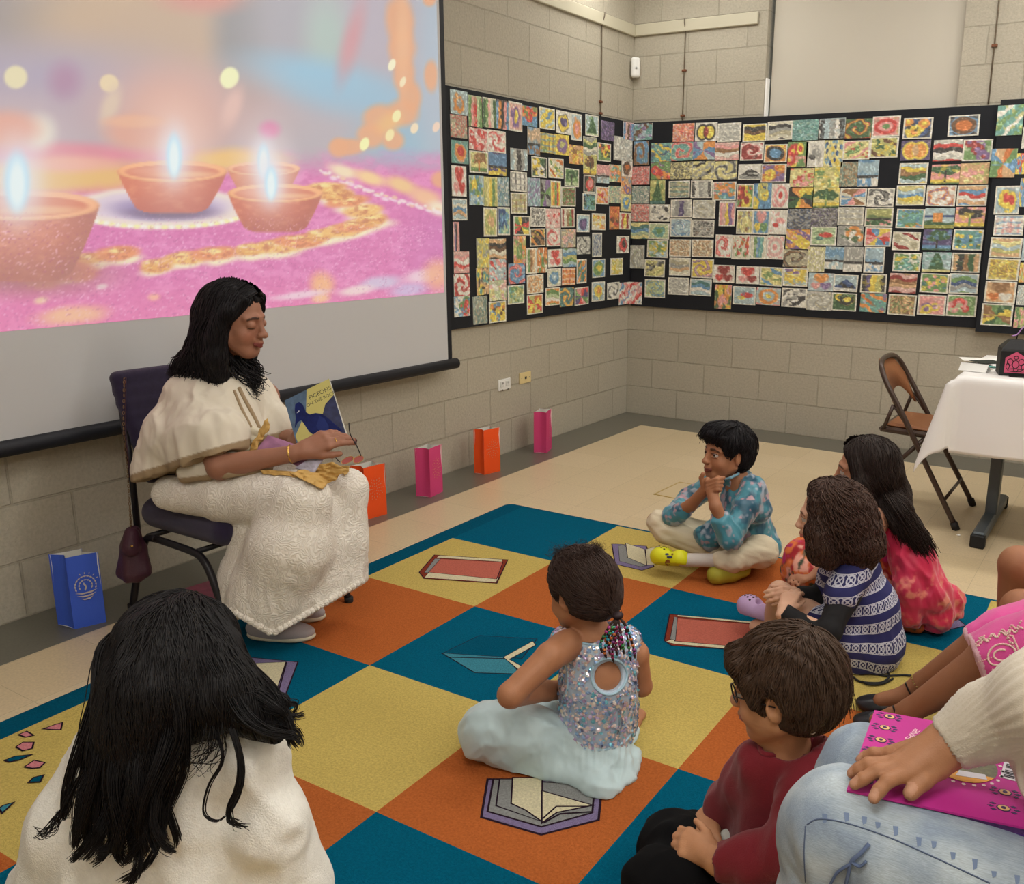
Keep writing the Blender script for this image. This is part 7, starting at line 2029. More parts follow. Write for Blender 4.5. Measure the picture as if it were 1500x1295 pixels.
# ================================================================== long-haired girl in the pink shawl
pg_ = thing('person', tuple(hit(1340, 900, 2, .0125)), 'girl with very long dark hair in bright pink gauze shawl and floral skirt', 'person')
HP = Head(P(1267, 690, 3.1), cv(-.94, 0, .30), up_z, .93, .8)
B = Body(); HP.prims(B)
pc(B, [(1280, 722, 3.12, 18), (1294, 745, 3.14, 22), (1320, 810, 3.2, 34), (1345, 880, 3.26, 38)], .02)
pc(B, [(1290, 755, 3.06, 17), (1262, 820, 3.02, 13), (1205, 838, 3.10, 10)], .01); pc(B, [(1296, 750, 3.24, 17), (1250, 800, 3.28, 13), (1195, 820, 3.2, 10)], .01)
pc(B, [(1340, 880, 3.22, 30), (1180, 815, 3.22, 24), (1165, 880, 3.34, 16)]); pc(B, [(1340, 885, 3.3, 30), (1190, 825, 3.38, 22), (1200, 870, 3.45, 14)])
hand(B, P(1203, 836, 3.11), cv(-.9, -.3, .1), cv(0, .8, -.5), 1, .14, (.4, .4, .4, .4), .05, (.4, .3))
build_body('body', B, [headbox(HP)], .0075, SK, pg_, lambda V: HP.col(V, (186, 134, 104), (156, 90, 80), (36, 28, 26)))
HP.eyes(pg_)
fl_ = mat('floral_cloth', (200, 80, 60), .7, attr=True)
def flcol(V):
    a, b, c = fbm(V, 26, 2, 1), fbm(V, 34, 2, 5), fbm(V, 48, 2, 9); C_ = np.tile(lina((178, 40, 50)), (len(V), 1))
    for f, col in ((np.clip((a-.48)*12, 0, 1), (226, 120, 60)), (np.clip((b-.56)*14, 0, 1), (236, 170, 150)), (np.clip((c-.62)*14, 0, 1), (70, 80, 60)), (np.clip((.36-b)*14, 0, 1), (190, 40, 110))):
        C_ = C_*(1-f[:, None])+lina(col)*f[:, None]
    return C_
fs_ = Body(); pc(fs_, [(1345, 880, 3.26, 44), (1320, 820, 3.2, 42), (1300, 770, 3.15, 30)], .02); pc(fs_, [(1330, 880, 3.24, 42), (1250, 850, 3.22, 36), (1178, 818, 3.22, 29), (1172, 836, 3.24, 28)], .03)
pc(fs_, [(1330, 885, 3.32, 40), (1250, 855, 3.34, 34), (1184, 838, 3.16, 24)], .03); pc(fs_, [(1320, 905, 3.15, 22), (1340, 915, 3.12, 14)], .02)
fs_.cut(np.array([0, 0, .0135]), -up_z, .004)
cloth('floral_skirt', fs_, .006, fl_, pg_, folds((-.6, .3, -.5), .006, 50, 4, .8), 2, colf=flcol)
sh = Body()
pc(sh, [(1282, 738, 3.10, 13), (1310, 758, 3.08, 20), (1335, 815, 3.08, 30), (1355, 870, 3.09, 34), (1372, 900, 3.1, 26)], .02)
pc(sh, [(1350, 850, 3.1, 30), (1390, 880, 3.12, 20), (1400, 895, 3.12, 12)], .02); pc(sh, [(1320, 790, 3.06, 16), (1330, 860, 3.04, 18), (1336, 905, 3.06, 16)], .02)
pc(sh, [(1298, 748, 3.2, 22), (1340, 830, 3.22, 26)], .02)
sh.cut(np.array([0, 0, .0135]), -up_z, .004)
shm = mat('pink_gauze', (222, 44, 88), .45, attr=True, sheen=.4, spec=.5)
def shcol(V):
    a, b = fbm(V, 10, 2, 4), fbm(V, 40, 3, 6); C_ = np.tile(lina((220, 42, 86)), (len(V), 1)); f = np.clip((a-.5)*6, 0, 1)[:, None]; C_ = C_*(1-f)+lina((196, 30, 74))*f
    pr = proj(V); f = (np.clip((b-.55)*9, 0, 1)*np.clip((pr[:, 1]-820)/40, 0, 1))[:, None]; C_ = C_*(1-f)+lina((226, 130, 110))*f; return C_
cloth('shawl', sh, .0055, shm, pg_, folds((.45, .1, -1), .012, 80, 3, .5), 2, colf=shcol)
hdk = hair_mat('hair_dark', (50, 38, 34)); hb = hairshell(HP, pg_, hdk, puff=.004, nape=-.06, cutp=(0, .055, .045), cutn=(0, 1, -.5)); w = HP.w
hb.chain([w(0, -.06, -.02), w(.03, -.09, -.10), P(1310, 745, 3.06), P(1332, 780, 3.05), P(1352, 808, 3.06)], [.07, .060, .050, .040, .026], .03)
[hb.chain([w(.07*q, .03, .03), w(.080*q, .012, -.03), w(.074*q, -.01, -.10)], [.016, .026, .03], .02) for q in (-1, 1)]
hmass = cloth('hair', hb, .0055, hdk, pg_, folds((.4, 0, -1), .003, 120, 3, 1), 1)
surf_hair(hmass, 'hair_locks', hdk, lambda q, nv: nrm(P(1375, 830, 3.1)-q)+np.array([0, 0, -.3])-CR*.35*(1 if proj(q)[1] < 700 else 0), 2200, .10, .0014, parent=pg_)
G = [[w(.01, .07, .10), w(.07, .05, .065), w(.088, .03, -.0), w(.08, -.0, -.08), P(1298, 750, 3.02), P(1318, 800, 3.02)],
     [w(.01, .05, .122), w(.08, .01, .06), w(.094, -.01, -.03), P(1300, 730, 3.02), P(1326, 775, 3.0), P(1348, 822, 3.02)],
     [w(.01, .0, .13), w(.085, -.03, .05), w(.09, -.05, -.04), P(1312, 735, 3.01), P(1340, 780, 3.0), P(1362, 826, 3.02)],
     [w(.0, -.05, .125), w(.06, -.09, .05), w(.06, -.11, -.04), P(1322, 738, 3.03), P(1352, 780, 3.03), P(1374, 820, 3.04)],
     [w(-.02, -.06, .12), w(.0, -.12, .03), w(.0, -.13, -.05), P(1330, 745, 3.1), P(1348, 775, 3.1), P(1362, 795, 3.1)]]
v, q = strands(G, 900, .0022, 26, .006, .006, 1.6, 3, .3, .12); link('hair_strands', v, q, hdk, pg_, True)
# ================================================================== foreground girl in the white fleece
fg = thing('person', tuple(hit(270, 1500, 2, .0125)), 'long black-haired person in cream fleece top seen from behind on the rug', 'person')
HF = Head(P(262, 985, 1.57), cv(.28, -.22, .93), up_z, .98, .3)
B = Body(); HF.prims(B)
pc(B, [(262, 1040, 1.57, 45), (262, 1090, 1.58, 55), (262, 1180, 1.62, 92), (264, 1290, 1.69, 96), (264, 1340, 1.71, 96)], .02)
pc(B, [(150, 1150, 1.62, 36), (90, 1290, 1.66, 34), (120, 1330, 1.76, 30), (215, 1280, 1.88, 24)]); pc(B, [(372, 1140, 1.60, 36), (432, 1290, 1.62, 34), (410, 1330, 1.76, 30), (320, 1280, 1.88, 24)])
pc(B, [(210, 1340, 1.74, 60), (185, 1180, 2.02, 38), (290, 1185, 2.12, 26)]); pc(B, [(320, 1340, 1.74, 60), (345, 1180, 2.02, 38), (240, 1195, 2.08, 26)])
build_body('body', B, [headbox(HF)], .009, SK, fg, lambda V: HF.col(V, (176, 126, 96), (150, 90, 80)))
HF.eyes(fg)
fz = Body()
pc(fz, [(175, 1108, 1.57, 62), (262, 1098, 1.58, 68), (365, 1100, 1.56, 58)], .04)
pc(fz, [(262, 1160, 1.61, 118), (262, 1250, 1.66, 148), (262, 1335, 1.69, 158)], .05)
pc(fz, [(152, 1130, 1.59, 56), (112, 1210, 1.60, 56), (86, 1310, 1.66, 60), (125, 1335, 1.76, 44), (205, 1290, 1.86, 34)], .03)
pc(fz, [(370, 1130, 1.57, 56), (394, 1200, 1.57, 54), (424, 1310, 1.62, 58), (408, 1335, 1.76, 44), (328, 1290, 1.86, 34)], .03)
fz.ell(P(262, 1045, 1.57), [.06, .06, .05], None, .01, True); fz.cut(np.array([0, 0, .0135]), -up_z, .004)
flm = mat('cream_fleece', (242, 240, 232), .95, bump=.5, bscale=320, var=.04, vscale=90)
fo = cloth('fleece_top', fz, .007, flm, fg, lambda V, N: folds((.15, .1, -1), .016, 26, 6, 1.1)(V)+.0007*(fbm(V, 160, 2, 3)-.5)*2, 2)
lg = Body(); pc(lg, [(210, 1340, 1.74, 70), (185, 1180, 2.02, 46), (285, 1186, 2.11, 32)], .03); pc(lg, [(320, 1340, 1.74, 70), (345, 1180, 2.02, 46), (245, 1195, 2.08, 32)], .03); lg.cut(np.array([0, 0, .0135]), -up_z, .004)
cloth('leggings', lg, .009, mat('black_leggings', (28, 28, 32), .8), fg, None, 1)
hkk = hair_mat('hair_jet', (24, 20, 22)); hb = hairshell(HF, fg, hkk, puff=.010, nape=-.06, cutp=(0, .07, .05), cutn=(0, 1, -.5)); w = HF.w
pc(hb, [(240, 960, 1.50, 62), (225, 1010, 1.475, 66), (205, 1060, 1.47, 56), (200, 1130, 1.47, 44), (204, 1180, 1.47, 26)], .03)
pc(hb, [(300, 970, 1.52, 55), (330, 1015, 1.50, 44), (372, 1045, 1.50, 26), (404, 1075, 1.50, 10)], .03)
pc(hb, [(250, 1020, 1.50, 66), (290, 1030, 1.50, 50)], .03)
fd_ = folds((.05, 0, -1), .005, 90, 3, 1)
hmass = cloth('hair', hb, .006, hkk, fg, fd_, 1)
surf_hair(hmass, 'hair_locks', hkk, lambda q, nv: (whorl(HF, (.0, -.0, .125), .9)(q, nv)), 5200, .09, .0011, steps=11, parent=fg, off=.003)
top = lambda x, y=0: [P(285+x*.1, 892+abs(x)*.05, 1.60), P(270+x*.4, 900+abs(x)*.12, 1.53)]
G = [top(-90)+[P(165, 950, 1.52), P(152, 1030, 1.48), P(140, 1100, 1.46), P(125, 1160, 1.45), P(112, 1215, 1.45), P(92, 1226, 1.45)],
     top(-70)+[P(172, 950, 1.50), P(160, 1030, 1.46), P(155, 1110, 1.44), P(148, 1180, 1.44), P(132, 1240, 1.44), P(112, 1254, 1.44)],
     top(-50)+[P(190, 960, 1.48), P(180, 1040, 1.45), P(175, 1120, 1.43), P(165, 1190, 1.43), P(140, 1250, 1.43), P(125, 1268, 1.43)],
     top(-30)+[P(215, 970, 1.46), P(205, 1050, 1.44), P(195, 1130, 1.42), P(195, 1200, 1.42), P(185, 1260, 1.42), P(160, 1275, 1.42)],
     top(-10)+[P(240, 975, 1.45), P(230, 1055, 1.43), P(222, 1130, 1.42), P(218, 1200, 1.42), P(212, 1260, 1.42), P(190, 1288, 1.42)],
     top(10)+[P(262, 975, 1.45), P(255, 1050, 1.43), P(245, 1120, 1.42), P(235, 1180, 1.42), P(232, 1230, 1.42), P(250, 1248, 1.42)]]
v1 = strands(G, 2400, .0011, 36, .013, .016, 1.5, 7, .35, .26, locks=46)
G = [top(20)+[P(300, 965, 1.47), P(325, 1020, 1.46), P(365, 1050, 1.46), P(400, 1075, 1.47), P(428, 1100, 1.48)],
     top(45)+[P(322, 955, 1.50), P(352, 1005, 1.48), P(388, 1035, 1.48), P(415, 1060, 1.49), P(432, 1095, 1.50)],
     top(60)+[P(330, 945, 1.54), P(366, 995, 1.53), P(400, 1030, 1.52), P(422, 1050, 1.52), P(418, 1062, 1.52)]]
v2 = strands(G, 900, .0011, 26, .013, .012, 1.5, 9, .3, .25, locks=30)
G = [[P(290, 1015, 1.47), P(305, 1060, 1.455), P(300, 1100, 1.45), P(280, 1112, 1.45), P(262, 1095, 1.45)], [P(310, 1020, 1.47), P(325, 1060, 1.455), P(318, 1110, 1.45), P(298, 1128, 1.45), P(278, 1118, 1.45)]]
v3 = strands(G, 26, .0008, 30, .010, .012, 1.2, 3, .5, .3)
G = [[P(322, 1035, 1.47), P(345, 1090, 1.455), P(350, 1140, 1.45), P(335, 1185, 1.45), P(345, 1205, 1.45), P(370, 1212, 1.45)], [P(330, 1035, 1.47), P(352, 1090, 1.455), P(356, 1145, 1.45), P(338, 1190, 1.45), P(342, 1208, 1.45), P(366, 1213, 1.45)]]
v4 = strands(G, 26, .0014, 30, .002, .004, 1.5, 5, .3, .1)
G = [[P(310, 1060, 1.46), P(325, 1110, 1.45), P(305, 1150, 1.45), P(298, 1190, 1.45), P(318, 1203, 1.45), P(335, 1190, 1.45)], [P(315, 1060, 1.46), P(328, 1112, 1.45), P(308, 1152, 1.45), P(300, 1190, 1.45), P(318, 1203, 1.45), P(335, 1192, 1.45)]]
v5 = strands(G, 8, .0010, 30, .001, .001, 1.5, 5, .4, .05)
G = [[P(160, 1080, 1.45), P(120, 1130, 1.44), P(100, 1180, 1.44), P(62, 1222, 1.44), P(46, 1215, 1.44)], [P(158, 1100, 1.45), P(110, 1150, 1.44), P(86, 1200, 1.44), P(70, 1222, 1.44), P(48, 1218, 1.44)]]
v6 = strands(G, 24, .0011, 26, .003, .006, 1.5, 6, .4, .2)
v, q = join(v1, v2, v3, v4, v5, v6); link('hair_strands', v, q, hkk, fg, True)

# ================================================================== child in the pink embroidered dress, feet on the rug
pk_ = thing('person', tuple(hit(1460, 1060, 2, .0125)), 'child in pink embroidered dress and black strap shoes, cut by the right edge', 'person')
kz = P(1452, 958, 2.30); hipx = np.array([3.22, -3.47, .36])
B = Body()
pc(B, [(1475, 962, 2.22, 40), (1445, 972, 2.25, 32), (1335, 1040, 2.40, 17), (1308, 1052, 2.44, 15), (1285, 1056, 2.47, 12)], .01)
pc(B, [(1475, 935, 2.36, 36), (1438, 944, 2.38, 27), (1352, 1000, 2.52, 16), (1325, 1020, 2.55, 14), (1290, 1026, 2.58, 11)], .01)
B.cone(P(1475, 962, 2.22), hipx+(0, -.07, 0), .07, .09, .02); B.cone(P(1475, 935, 2.36), hipx+(0, .07, 0), .065, .09, .02)
B.chain([hipx, hipx+(.05, 0, .22), hipx+(.04, 0, .36), hipx+(.03, 0, .43)], [.10, .09, .055, .045], .03)
HK = Head(hipx+(.02, 0, .55), (-1, .1, 0), up_z, .88, 1); HK.prims(B)
B.chain([hipx+(.04, -.14, .33), hipx+(0, -.17, .16), hipx+(-.14, -.08, .12)], [.035, .03, .022]); B.chain([hipx+(.04, .14, .33), hipx+(0, .17, .16), hipx+(-.14, .08, .12)], [.035, .03, .022]); B.cone(hipx+(.04, -.14, .33), hipx+(.04, .14, .33), .04, .04, .02)
build_body('body', B, [headbox(HK)], .0065, SK, pk_, lambda V: HK.col(V, (156, 108, 78), (130, 74, 66)))
HK.eyes(pk_)
bs = mat('black_leather', (26, 27, 32), .4, coat=.2)
for (hx, hy, ht, tx_, ty_, tt_) in ((1318, 1062, 2.46, 1252, 1040, 2.53), (1332, 1030, 2.56, 1256, 1012, 2.62)):
    hl = P(hx, hy, ht); hl[2] = .0135; to = P(tx_, ty_, tt_); to[2] = .0135
    shoe(pk_, hl, to, .072, bs, None, hh=.046, low=True)
for pts in (([(1308, 1034), (1312, 1046), (1316, 1062)], 2.43), ([(1326, 1000), (1331, 1012), (1338, 1024)], 2.53)):
    W = [P(x, y, pts[1]-.02) for x, y in pts[0]]; MB().tube(smooth_path(W, 10), .0045, 6, flat=.5).build('shoe_strap', bs, pk_, True)
an = MB()
ca = P(1348, 1003, 2.51); ax_ = nrm(P(1352, 1000, 2.52)-P(1325, 1020, 2.55)); a_ = nrm(np.cross(ax_, up_z)); b_ = np.cross(ax_, a_)
for k in range(22): an.ell(ca+.0315*(math.cos(k*PI/11)*a_+math.sin(k*PI/11)*b_), (.0028,)*3, None, 6, 4)
an.build('anklet', mat('anklet_gold', (170, 150, 90), .35, .8), pk_, True)
ds = Body()
pc(ds, [(1520, 960, 2.16, 66), (1475, 966, 2.20, 52), (1440, 970, 2.24, 42)], .03); pc(ds, [(1520, 935, 2.36, 60), (1475, 938, 2.36, 44), (1440, 944, 2.38, 34)], .03)
ds.cone(P(1500, 962, 2.2), hipx+(0, -.05, 0), .09, .13, .03); ds.cone(P(1500, 935, 2.36), hipx+(0, .05, 0), .085, .13, .03)
ds.chain([hipx+(.02, 0, .05), hipx+(.05, 0, .22), hipx+(.05, 0, .30)], [.13, .115, .10], .03); ds.cone(hipx+(.04, -.12, .31), hipx+(.04, .12, .31), .055, .055, .03)
ds.ell(hipx+(.03, 0, .42), [.07, .07, .05], None, .004, True)
ds.cut(P(1425, 960, 2.3), nrm(P(1425, 968, 2.26)-P(1475, 960, 2.24))+up_z*-.1, .003)
pd = mat('pink_dress', (226, 78, 158), .6, bump=.2, bscale=300, sheen=.3); tm2 = mat('dress_trim', (240, 196, 206), .6, bump=.5, bscale=400)
dcut = P(1425, 960, 2.3); dn_ = nrm(nrm(P(1425, 968, 2.26)-P(1475, 960, 2.24))+up_z*-.1)
do = cloth('dress', ds, .0055, [pd, tm2], pk_, folds((-.8, -.3, -.2), .005, 50, 3, .9), 2, idxf=lambda C_: ((C_-dcut)@dn_ > -.010).astype(int))
bvd, _ = bvh_of(do)
em = MB(); rs = np.random.default_rng(2)
def bead(x, y, r=.0028):
    p = onto(bvd, x, y, .001)
    if p is not None: em.ell(p, (r, r, r), None, 6, 4)
for k in range(46):
    a = k/45*2*PI*.86+.5; bead(1468+20*math.cos(a)-.25*18*math.sin(a), 956+15*math.sin(a)*(1-.2*math.cos(a))+3)
for k in range(30):
    a = k/29*2*PI*.8; bead(1468+12*math.cos(a), 960+8*math.sin(a))
for k in range(34): bead(1430+2*k, 944-.9*k+4*math.sin(k*.9)); bead(1432+2*k, 938-.5*k+3*math.cos(k*.9))
for k in range(22): bead(1478+k*1.2, 935+2.2*k+3*math.sin(k)); bead(1484+k, 932+2.4*k)
for cx, cy in ((1424, 973), (1440, 937), (1460, 983), (1478, 930), (1494, 990)):
    for k in range(4):
        for j in (1, 2, 3): bead(cx+j*2.0*math.cos(k*PI/2+.4), cy+j*2.0*math.sin(k*PI/2+.4), .0024)
for k in range(9): bead(1428+3*k, 972-1.1*k, .0018)
absorb(do, em.build('bead_embroidery', mat('embroidery_cream', (240, 206, 196), .4, .2), pk_, True))
hb = hairshell(HK, pk_, hair_mat('hair_dark', (38, 30, 30)), puff=.006, nape=-.05); cloth('hair', hb, .007, MATS['hair_dark'], pk_)
# low purple seat
st = thing('low_stool', (3.24, -3.47, 0), 'low purple upholstered seat under the child in the pink dress', 'stool')
b = Body()
for y in (-3.64, -3.47, -3.30): b.cone((3.03, y, .205), (3.40, y, .205), .045, .045, .05)
v, q = b.mesh(.008); link('seat', relax(v, q, 2), q, MATS['purple_fabric'], st, True)
for x in (3.04, 3.40):
    for y in (-3.63, -3.31): MB().tube([(x, y, 0.0125), (x, y, .18)], .012, 8).build('leg', MATS['black_frame'], st, True)

# ================================================================== child with bare knees beyond
kk = thing('person', (3.3, -2.95, 0.0125), 'bare-kneed child whose two knees show at the right edge', 'person')
B = Body(); kh = np.array([3.38, -2.90, .10])
B.chain([kh+(0, .08, 0), P(1492, 828, 2.74), P(1500, 905, 2.92)+(0, 0, 0)], [.085, .058, .04], .015); 
f1 = P(1492, 828, 2.74).copy(); f1[2] = .05; B.cone(P(1492, 828, 2.74), f1+(-.0, .02, 0), .056, .034, .01); B.cone(f1+(0, .02, 0), f1+(-.1, .03, -.015), .03, .022)
k2 = P(1496, 893, 2.62); f2 = k2.copy(); f2[2] = .05; B.p = [p for p in B.p if not (p[0] == 'c' and abs(p[4]-.04) < 1e-6)]
B.chain([kh+(0, -.10, 0), k2], [.085, .058], .015); B.cone(k2, f2, .056, .034, .01); B.cone(f2, f2+(-.1, 0, -.015), .03, .022)
B.chain([kh, kh+(.06, 0, .2), kh+(.04, 0, .32), kh+(.02, 0, .38)], [.12, .10, .06, .045], .03); B.cone(kh+(.04, -.13, .3), kh+(.04, .13, .3), .045, .045, .02)
HQ = Head(kh+(.0, 0, .50), (-1, 0, .05), up_z, .9, 1); HQ.prims(B)
B.chain([kh+(.04, -.13, .3), kh+(-.02, -.17, .14), kh+(-.15, -.1, .2)], [.035, .03, .022]); B.chain([kh+(.04, .13, .3), kh+(-.02, .17, .14), kh+(-.15, .1, .2)], [.035, .03, .022])
build_body('body', B, [headbox(HQ)], .007, SK, kk, lambda V: HQ.col(V, (164, 112, 80), (130, 74, 66)))
HQ.eyes(kk)
b = Body(); b.chain([kh+(0, 0, .02), kh+(.05, 0, .2), kh+(.05, 0, .27)], [.14, .125, .10], .03); b.cone(kh+(.04, -.13, .28), kh+(.04, .13, .28), .06, .06, .03); b.cone(kh+(0, .08, .0), kh+(-.14, .08, .12), .10, .085, .02); b.cone(kh+(0, -.1, .0), kh+(-.14, -.1, .12), .10, .085, .02)
b.ell(kh+(.02, 0, .39), [.07, .07, .05], None, .004, True); b.cut(np.array([0, 0, .0135]), -up_z, .004); b.cut(np.array([3.2, 0, 0]), (-1, 0, 0), .003)
cloth('shorts_outfit', b, .007, mat('navy_cloth', (44, 50, 84), .8), kk, None, 1)
hb = hairshell(HQ, kk, MATS['hair_dark'], puff=.006, nape=-.05); cloth('hair', hb, .007, MATS['hair_dark'], kk)

# ================================================================== person in jeans with the book
jn = thing('person', (3.3, -4.62, 0.0), 'person in light blue jeans and cream ribbed sweater, hand resting on book', 'person')
stack_chair(np.array([3.36, -4.60, .006]), PI+.05, 'purple stacking chair under the person in jeans', .45)
ZB_ = .635
def PZ(x, y, z): return hit(x, y, 2, z)
K1 = PZ(1240, 1222, .545); K2 = PZ(1270, 1135, .545); h1_, h2_ = np.array([3.34, -4.72, .53]), np.array([3.34, -4.50, .53])
F1 = np.array([K1[0]-.01, K1[1]-.02, .03]); F2 = np.array([K2[0]-.03, K2[1]+.03, .03])
jb = Body()
jb.cone(h1_, K1, .105, .086, .03); jb.cone(h2_, K2, .105, .070, .03); jb.cone(h1_, h2_, .12, .12, .04)
jb.chain([K1, K1+(.0, -.005, -.12), F1+(0, 0, .08)], [.084, .082, .075], .03); jb.chain([K2, K2+(.0, .0, -.12), F2+(0, 0, .08)], [.068, .072, .07], .03)
jb.cut(np.array([0, 0, .05]), -up_z, .003)
jm = bpy.data.materials.new('light_denim'); jm.use_nodes = True; nt = jm.node_tree; bb = nt.nodes['Principled BSDF']; L_ = nt.links.new; N_ = nt.nodes.new
tc = N_('ShaderNodeTexCoord'); n1 = N_('ShaderNodeTexNoise'); n1.inputs['Scale'].default_value = 12; n1.inputs['Detail'].default_value = 6; L_(tc.outputs['Object'], n1.inputs['Vector'])
mp = N_('ShaderNodeMapping'); mp.inputs['Scale'].default_value = (60, 900, 900); L_(tc.outputs['Object'], mp.inputs['Vector']); n2 = N_('ShaderNodeTexNoise'); n2.inputs['Scale'].default_value = 1; L_(mp.outputs['Vector'], n2.inputs['Vector'])
cr2 = N_('ShaderNodeValToRGB'); cr2.color_ramp.elements[0].position = .35; cr2.color_ramp.elements[0].color = (*lin((142, 158, 176)), 1); cr2.color_ramp.elements[1].position = .62; cr2.color_ramp.elements[1].color = (*lin((186, 198, 204)), 1); L_(n1.outputs['Fac'], cr2.inputs['Fac'])
mr = N_('ShaderNodeMapRange'); mr.inputs['From Min'].default_value = .3; mr.inputs['From Max'].default_value = .7; mr.inputs['To Min'].default_value = .82; mr.inputs['To Max'].default_value = 1.1; L_(n2.outputs['Fac'], mr.inputs['Value'])
mx = N_('ShaderNodeMix'); mx.data_type = 'RGBA'; mx.blend_type = 'MULTIPLY'; mx.inputs['Factor'].default_value = 1; L_(cr2.outputs['Color'], mx.inputs['A']); L_(mr.outputs['Result'], mx.inputs['B']); L_(mx.outputs['Result'], bb.inputs['Base Color']); bb.inputs['Roughness'].default_value = .85
bpn = N_('ShaderNodeBump'); bpn.inputs['Strength'].default_value = .3; bpn.inputs['Distance'].default_value = .001; L_(n2.outputs['Fac'], bpn.inputs['Height']); L_(bpn.outputs['Normal'], bb.inputs['Normal'])
jo = cloth('jeans', jb, .006, jm, jn, lambda V, N: folds((.5, 0, -1), .012, 26, 9, 1.2)(V)*np.clip((.64-V[:, 2])*8, .15, 1), 3)
bvj, _ = bvh_of(jo)
seam = mat('denim_seam', (84, 98, 124), .8)
piping(bvj, [(1182, 1208), (1200, 1200), (1240, 1206), (1300, 1226), (1360, 1252), (1420, 1280), (1450, 1294)], .0010, 'seam', seam, jn, .0002)
piping(bvj, [(1180, 1210), (1178, 1250), (1180, 1292)], .0009, 'seam', seam, jn, .0002)
wh_ = MB()
for (x, y, h_) in ((1208, 1192, 12), (1240, 1190, 12), (1266, 1196, 10), (1286, 1204, 8), (1312, 1210, 13), (1346, 1226, 13), (1368, 1232, 9), (1396, 1248, 10), (1428, 1258, 14), (1456, 1276, 8), (1490, 1282, 12)):
    p = [onto(bvj, x-4, y, .0005), onto(bvj, x+4, y+1, .0005), onto(bvj, x+3, y+h_, .0005), onto(bvj, x-2, y+h_+2, .0005)]
    if all(q is not None for q in p): wh_.poly(p, -CF, .0003)
absorb(jo, wh_.build('seam_fading', mat('denim_dark', (116, 134, 164), .85), jn))
lace_ = MB()
for pts in ([(1274, 1237), (1262, 1250), (1248, 1262), (1244, 1280), (1240, 1296)], [(1248, 1264), (1228, 1276), (1216, 1296)], [(1250, 1262), (1262, 1268), (1270, 1262)]):
    W = [onto(bvj, x, y, .004) for x, y in pts]; W = [a for a in W if a is not None]
    if len(W) > 2: lace_.tube(smooth_path(W, 16), .0032, 6, flat=.6)
if lace_.v: lace_.build('denim_tie', mat('tie_blue', (92, 108, 140), .8), jn, True)
# body: torso, head, hand
tb2 = np.array([3.40, -4.62, .56]); B = Body()
B.chain([tb2, tb2+(.02, 0, .25), tb2+(.0, 0, .42), tb2+(-.02, 0, .48)], [.13, .12, .07, .05], .03); B.cone(tb2+(0, -.17, .38), tb2+(0, .17, .38), .055, .055, .03)
HJ = Head(tb2+(-.05, .0, .62), (-1, .35, -.25), up_z, 1, 0); HJ.prims(B)
wr = PZ(1400, 1083, .695); el_ = PZ(1570, 1010, .80)
B.chain([tb2+(0, .17, .38), el_, wr], [.05, .044, .030], .01)
B.chain([tb2+(0, -.17, .38), tb2+(.0, -.26, .14), tb2+(-.06, -.27, .07)], [.05, .044, .03], .01)
hand(B, tb2+(-.06, -.27, .07), (-.5, .1, -.5), (0, -1, .2), -1, .17)
fz_ = .6475
def FG(pts, rs_): 
    W = [PZ(*p) for p in pts]; B.chain(W, rs_, .005); return W
wrh = PZ(1385, 1092, .688)
kn = [(1306, 1104, .664), (1314, 1116, .668), (1324, 1122, .670), (1338, 1130, .668)]
tips = []
pip = [(1280, 1103, .660), (1272, 1119, .663), (1286, 1129, .664), (1300, 1144, .662)]
dip = [(1268, 1108, .652), (1257, 1127, .654), (1264, 1141, .654), (1288, 1158, .653)]
tpp = [(1260, 1113, .6465), (1248, 1133, .6465), (1252, 1149, .6465), (1280, 1169, .6465)]
rad = [.0075, .0085, .0088, .0090]
for i in range(4):
    B.cone(wrh, PZ(*kn[i]), .022, .0115, .012)
    W = FG([kn[i], pip[i], dip[i], tpp[i]], [rad[i]*1.15, rad[i]*1.0, rad[i]*.93, rad[i]*.85]); tips.append((W[3], nrm(W[3]-W[2]), rad[i]))
B.cone(wr, wrh, .027, .026, .015)
B.cone(PZ(1392, 1098, .682), PZ(1374, 1124, .668), .020, .016, .012)
W = FG([(1374, 1124, .668), (1352, 1144, .659), (1334, 1162, .6505)], [.0145, .0118, .0098]); tips.append((W[2], nrm(W[2]-W[1]), .0105))
def cJ(V):
    C_ = HJ.col(V, (168, 118, 84), (140, 80, 70))
    for p, d, r in tips:
        nc = p+d*r*.35+up_z*r*.75; L3 = V-nc; m = (np.linalg.norm(L3-np.outer(L3@d, d)*.35, axis=1) < r*.78)[:, None]*1.; C_ = C_*(1-m)+lina((190, 142, 114))*m
    return C_
build_body('body', B, [headbox(HJ), (PZ(1315, 1125, .66), .095, .0024)], .008, SK, jn, cJ)
HJ.eyes(jn)
kn_ = mat('cream_rib', (216, 206, 188), .9, bump=.3, bscale=500, sheen=.3)
sw = Body()
sw.chain([PZ(1393, 1087, .692), PZ(1450, 1056, .73), PZ(1530, 1025, .79), el_, tb2+(0, .17, .36)], [.036, .045, .055, .062, .075], .02)
sw.chain([tb2+(0, 0, .02), tb2+(.02, 0, .25), tb2+(.0, 0, .36)], [.15, .14, .11], .04); sw.cone(tb2+(0, -.17, .36), tb2+(0, .17, .36), .075, .075, .04)
sw.chain([tb2+(0, -.17, .36), tb2+(.0, -.26, .14), tb2+(-.04, -.27, .09)], [.075, .06, .045], .02)
sw.ell(tb2+(-.01, 0, .49), [.07, .07, .05], None, .004, True)
cu = PZ(1390, 1089, .69); sw.cut(cu, nrm(PZ(1385, 1092, .69)-PZ(1450, 1056, .73)), .002)
sw.chain([PZ(1515, 1105, .70), PZ(1530, 1150, .68)], [.03, .03], .01)
